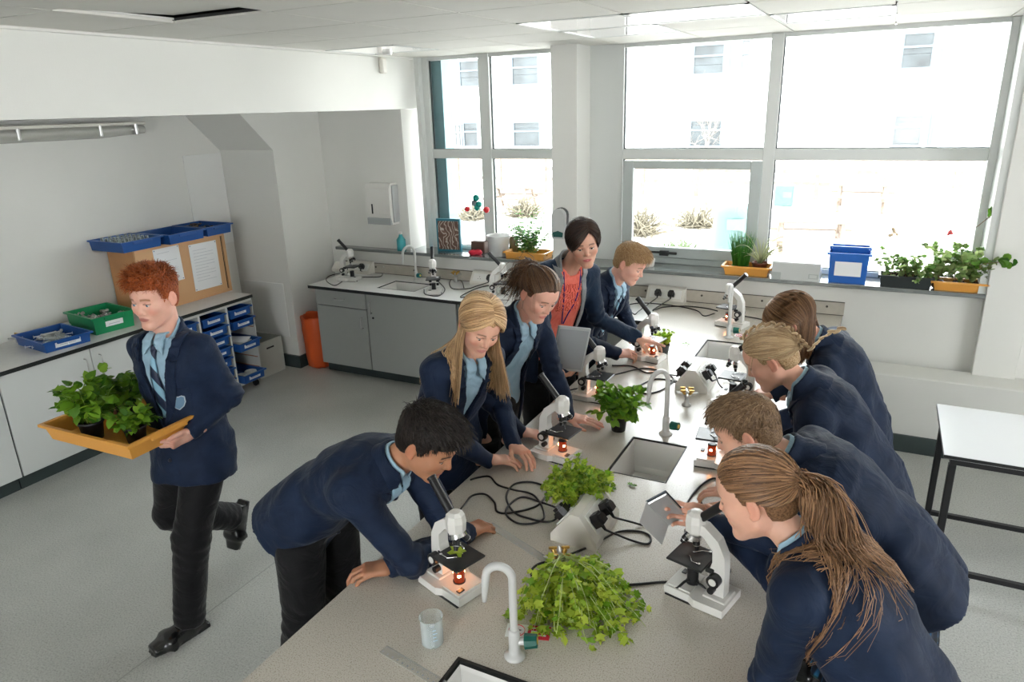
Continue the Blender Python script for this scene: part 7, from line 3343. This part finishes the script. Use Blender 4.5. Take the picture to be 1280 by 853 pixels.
# walking boy with the tray
Wb = person('person in navy blazer and striped tie walking with an orange tray of potted plants', (-2.70, 1.80, 0),
            P=(-2.66, 1.93, .965), N=(-2.69, 1.935, 1.455), S=(.985, .17, 0), head=(-2.675, 1.895, 1.63), look=(.20, -.96, -.12), up=(0, 0, 1), bow=.012, s=1.03,
            hands=dict(L=dict(w=(-2.52, 1.835, 1.06), e=(-2.485, 2.04, 1.165), dir=(-.24, -.93, -.22), palm=(-.75, .15, .6), curl=(.7, .75, .8, .85), thumb=(-.2, .1)),
                       R=dict(w=(-2.99, 1.90, 1.10), dir=(-.15, -1, -.05), palm=(.4, 0, 1), curl=.6, thumb=(.3, .3), pole=(-.7, .6, -.6))),
            feet=dict(L=dict(a=(-2.70, 1.775, .085), dir=(-.22, -1, 0), up=(0, 0, 1), sock=True), R=dict(a=(-2.93, 2.28, .29), dir=(-.05, -.36, -.93), up=(.1, -.93, .36), sock=True)),
            knee=dict(L=(.1, -1, .0), R=(-.1, -1, 0)), skin=SK_R, lip=(.50, .20, .17), brow=(.30, .12, .05), iris=IRIS_BL, hairm=H_RED, tie=True, crest=True, seed=6, squint=.35, hem=.17,
            vneck=(.085, .40), vgap=0, gaze=(.1, 1, -.1), blush=.35,
            hair=dict(style='curly', n=2200, len=.046, stand=.9, sweep=(.1, .1, .9), fat=1.25, seed=8, cap=dict(thick=.009, lift=.024, line=.066)))
# right-hand side, nearest: long ponytail
D4 = person('person in navy blazer, nearest on the right, leaning on an elbow at the unlit microscope', (.26, 1.66, 0),
            P=(.22, 1.60, .90), N=(-.045, 1.71, 1.225), S=(-.22, -.97, 0), head=(-.195, 1.725, 1.375), look=(-.93, .08, -.36), up=(.0, .0, 1), bow=.03, fem=1, s=1.03,
            hands=dict(L=dict(w=(-.07, 1.87, .945), e=(-.11, 1.625, .905), dir=(-.1, 1, .2), palm=(0, .6, -.6), curl=.6, thumb=(.4, .4)),
                       R=dict(w=(-.365, 2.11, 1.015), dir=(-.88, .0, .16), palm=(-.1, -.85, .25), curl=(.5, .55, .6, .6), thumb=(.6, .5), pole=(.2, .8, -.7))),
            skin=SK_P, lip=(.58, .25, .21), brow=(.12, .07, .04), hairm=H_LBROWN, hem=.21, seed=7, squint=.4, legs='skirt', wave=.8,
            hair=dict(style='ponytail', n=1900, nt=800, tie=(-.10, -.90, .02), len=.42, wave=.30, messy=.14, pull=(.0, -.30, .0), seed=9, wisps=0, tie_off=.014, cap=dict(thick=.008, line=.066, ear=.014)))
# short-haired student in a tartan skirt
D3 = person('person in navy blazer and blue tartan skirt leaning in, second nearest on the right', (.2, 2.27, 0),
            P=(.165, 2.27, .985), N=(-.125, 2.20, 1.235), S=(-.06, -1, 0), head=(-.292, 2.175, 1.340), look=(-.90, -.08, -.42), up=(.0, .0, 1), bow=.03, fem=.3, s=1.02,
            hands=dict(L=dict(w=(-.36, 2.20, .965), e=(-.14, 2.02, .925), dir=(-.9, .2, .1), palm=(0, .5, -.8), curl=.6, thumb=(.4, .4)),
                       R=dict(w=(-.34, 2.50, .92), e=(-.10, 2.47, .92), dir=(-.9, .1, .0), palm=down, curl=.5)),
            skin=SK_P, lip=(.52, .2, .17), brow=(.12, .07, .04), hairm=H_MOUSE, hem=.19, seed=8, squint=.6, legs='skirt', gaze=(0, 1, -.3),
            hair=dict(style='short', n=1900, len=.046, stand=.3, sweep=(0, 1.0, .15), seed=10, cap=dict(thick=.008, lift=.011, line=.062)))
# braided girl
D2 = person('person in navy blazer peering down a black eyepiece, third along the bench’s right side', (.12, 2.82, 0),
            P=(.075, 2.80, .95), N=(-.135, 2.74, 1.265), S=(-.06, -1, 0), head=(-.300, 2.725, 1.405), look=(-.84, -.05, -.52), up=(.0, .0, 1), bow=.03, fem=1, s=1.0,
            hands=dict(L=dict(w=(-.35, 2.74, 1.04), e=(-.155, 2.60, .935), dir=(-.6, .3, .7), palm=(-.4, .7, -.2), curl=.5, thumb=(.4, .4)),
                       R=dict(w=(-.37, 3.02, .95), dir=(-.9, .0, .0), palm=down, curl=.5, pole=(.3, .8, -.5))),
            skin=SK_P, lip=(.58, .25, .21), brow=(.2, .13, .08), hairm=H_ASH, hem=.19, seed=9, squint=.7, legs='skirt',
            hair=dict(style='braid', n=1500, tie=(-.16, -.93, -.28), seed=11, wisps=10, tie_off=.010,
                      path=[(-.10, .62, .75), (-.15, .2, .96), (-.20, -.3, .92), (-.20, -.75, .55), (-.20, -.95, .0)], tail=[(-.035, -.150, -.01), (-.055, -.20, .01), (-.065, -.25, .02), (-.07, -.295, .015)], cap=dict(thick=.008, line=.068)))
# farthest girl, loose brown hair
D1 = person('person in navy blazer bent over the far end of the bench, farthest on the right', (.08, 3.36, 0),
            P=(.03, 3.34, .93), N=(-.130, 3.28, 1.295), S=(-.10, -1, 0), head=(-.285, 3.245, 1.405), look=(-.74, -.02, -.67), up=(.0, .0, 1), bow=.035, fem=1, s=.98,
            hands=dict(L=dict(w=(-.36, 3.18, .93), e=(-.13, 3.10, .93), dir=(-.9, .2, .2), palm=(0, .5, -.8), curl=.5),
                       R=dict(w=(-.36, 3.55, .93), dir=(-.9, .0, .0), palm=down, curl=.5, pole=(.3, .8, -.5))),
            skin=SK_P, lip=(.58, .25, .21), brow=(.12, .07, .04), hairm=H_LBROWN, hem=.17, seed=10, squint=.7, legs='skirt',
            hair=dict(style='long', n=1800, len=.20, flare=.10, seed=12, az0=50, cap=dict(thick=.012, line=.066, ear=.014)))

# hair bobble, teacher's lanyard and necklace
def add_part(info, b, name, m):
    o = b.build(name, m, info['t'])
    return o


def onhead(info, p):
    return info['head'] + info['Mh'] @ (np.asarray(p) * info['sc']) - info['root']


for inf, tie, off in ((D4, (-.10, -.90, .02), .014), (Cc, (.15, -.86, .50), .018)):
    p = on_scalp(tie, off)
    n = nrm(tie)
    u = nrm(np.cross(n, (1, 0, .2)))
    v = np.cross(n, u)
    b = MB()
    b.tube([onhead(inf, p + n * .003 + .013 * (u * math.cos(a) + v * math.sin(a))) for a in np.linspace(0, 2 * PI, 17)[:-1]], .0045, 7, closed=True)
    add_part(inf, b, 'hair_tie', BLK)
inf = T_


def onchest(inf, x, dn, off=.006):
    o = inf['N'] - inf['root'] - inf['T'] * dn + inf['S'] * x
    lo_, hi_ = 0., .3
    for _ in range(20):
        m = (lo_ + hi_) / 2
        if min(inf['shirt_f'](np.array([o + inf['F'] * m]))[0], inf['neckcap'](np.array([o + inf['F'] * m]))[0]) < 0:
            lo_ = m
        else:
            hi_ = m
    return o + inf['F'] * (hi_ + off)


b = MB()
for s in (-1, 1):
    b.tube(catmull([onchest(inf, s * x, d) for x, d in ((.052, .0), (.050, .04), (.044, .10), (.034, .17), (.018, .24), (.004, .31))], 5), .0035, 6, flat=.5)
la = add_part(inf, b, 'lanyard', mat('purple_lanyard', (.06, .03, .25), .5))
# blouse ruffles
b = MB()
for k in range(5):
    for s in (-1, 1):
        pts = []
        for q in range(16):
            dn = .06 + .16 * q / 15
            pts.append(onchest(inf, s * (.006 + .013 * k + .005 * math.sin(q * 1.9 + k)), dn, .004 + .004 * math.sin(q * 2.3 + k * 1.7)))
        b.tube(catmull(pts, 3), .0055, 6, flat=.55)
add_part(inf, b, 'ruffle', CORAL)

# tablet computer under the teacher's arm
p = np.array(at(713, 436, y=3.20))
t = thing('tablet_computer', 'grey tablet held against her side by the person in the coral blouse', 'tablet', p)
b = MB()
b.box((-.085, -.006, -.13), (.085, .006, .125), bev=.004)
b.build('tablet_body', mat('silver_tablet', (.42, .44, .46), .3, metal=.3), t)
b = MB()
b.box((-.075, -.0075, -.115), (.075, -.006, .11))
b.build('screen', mat('grey_screen', (.30, .32, .34), .15), t)
t.rotation_euler = (.15, .16, .55)
# phone with flip case held up by the nearest student
p = np.array(at(834, 637, y=2.07))
t = thing('mobile_phone', 'phone in an open dark flip case held up beside the nearest right microscope', 'phone', p)
b = MB()
b.box((-.036, -.005, -.072), (.036, .004, .072), bev=.003)
b.build('phone_body', mat('silver_phone', (.5, .5, .5), .3, metal=.5), t)
b = MB()
b.box((-.039, .004, -.076), (.039, .010, .076), bev=.002)
b.build('case_back', mat('slate_case', (.045, .06, .075), .5), t)
b = MB()
b.box((-.078, -.003, -.076), (.0, .0, .076), bev=.001, T=TR((-.036, .007, 0), rz=-2.2 + PI))
b.build('case_cover', mat('pale_case_lining', (.55, .56, .56), .5), t)
t.rotation_euler = (.35, -.6, .35)

# the orange tray and its plants, carried
tz_ = 1.055
tc0 = np.array([-2.80, 1.735, tz_])
t = thing('planter_tray', 'yellow-orange plastic tray carried by the walking student', 'tray', tc0, .03)
tray(t, .56, .40, .075, ORANGEP, name='tray_body', taper=.030, label=None)
R_ = np.random.default_rng(51)
for (px, py, r, h, L, n, lab, lm, sz) in ((118, 548, .05, .085, .20, 26, 'leafy green herb in the black pot at the left of the carried tray', LF_BASIL, .046), (172, 552, .046, .075, .07, 20, 'low herb in the small black pot at the right of the carried tray', LF_BASIL, .034), (160, 524, .042, .07, .15, 20, 'taller herb at the back of the carried tray, against the carrier’s tie', LF_BASIL, .042)):
    p = at(px, py, z=tz_ + .004)
    g = thing('potted_herb', lab, 'plant', p)
    pot(g, r, h)
    bush(g, R_, n, lm, STEMG, 'ovate', sz, 8, 1.0, L, h * .8, .02, .0014, droop=.5)
# ------------------------------------------------------------------ camera, light, picture settings
cd = bpy.data.cameras.new('camera')
co = bpy.data.objects.new('camera', cd)
COL.objects.link(co)
cd.sensor_width = 36
cd.lens = FOC * 36 / 1280
cd.clip_end = 300
M = np.eye(4)
M[:3, :3] = CR
M[:3, 3] = CAM
co.matrix_world = Matrix(M.tolist())
sc = bpy.context.scene
sc.camera = co
w = bpy.data.worlds.new('sky')
sc.world = w
w.use_nodes = True
nt = w.node_tree
bg = nt.nodes['Background']
tc = nt.nodes.new('ShaderNodeTexCoord')
sx = nt.nodes.new('ShaderNodeSeparateXYZ')
lnk(nt, tc.outputs['Generated'], sx.inputs[0])
lnk(nt, ramp(nt, sx.outputs['Z'], [(0, (.98, .99, 1)), (1, (.86, .93, 1))]), bg.inputs[0])
bg.inputs[1].default_value = 7.5
sc.view_settings.view_transform = 'Standard'
sc.view_settings.look = 'None'
sc.view_settings.gamma = 1
sc.view_settings.use_curve_mapping = False
sc.view_settings.exposure = .98
sc.cycles.max_bounces = 8
sc.cycles.diffuse_bounces = 5
sc.cycles.transparent_max_bounces = 16
sc.cycles.sample_clamp_indirect = 8
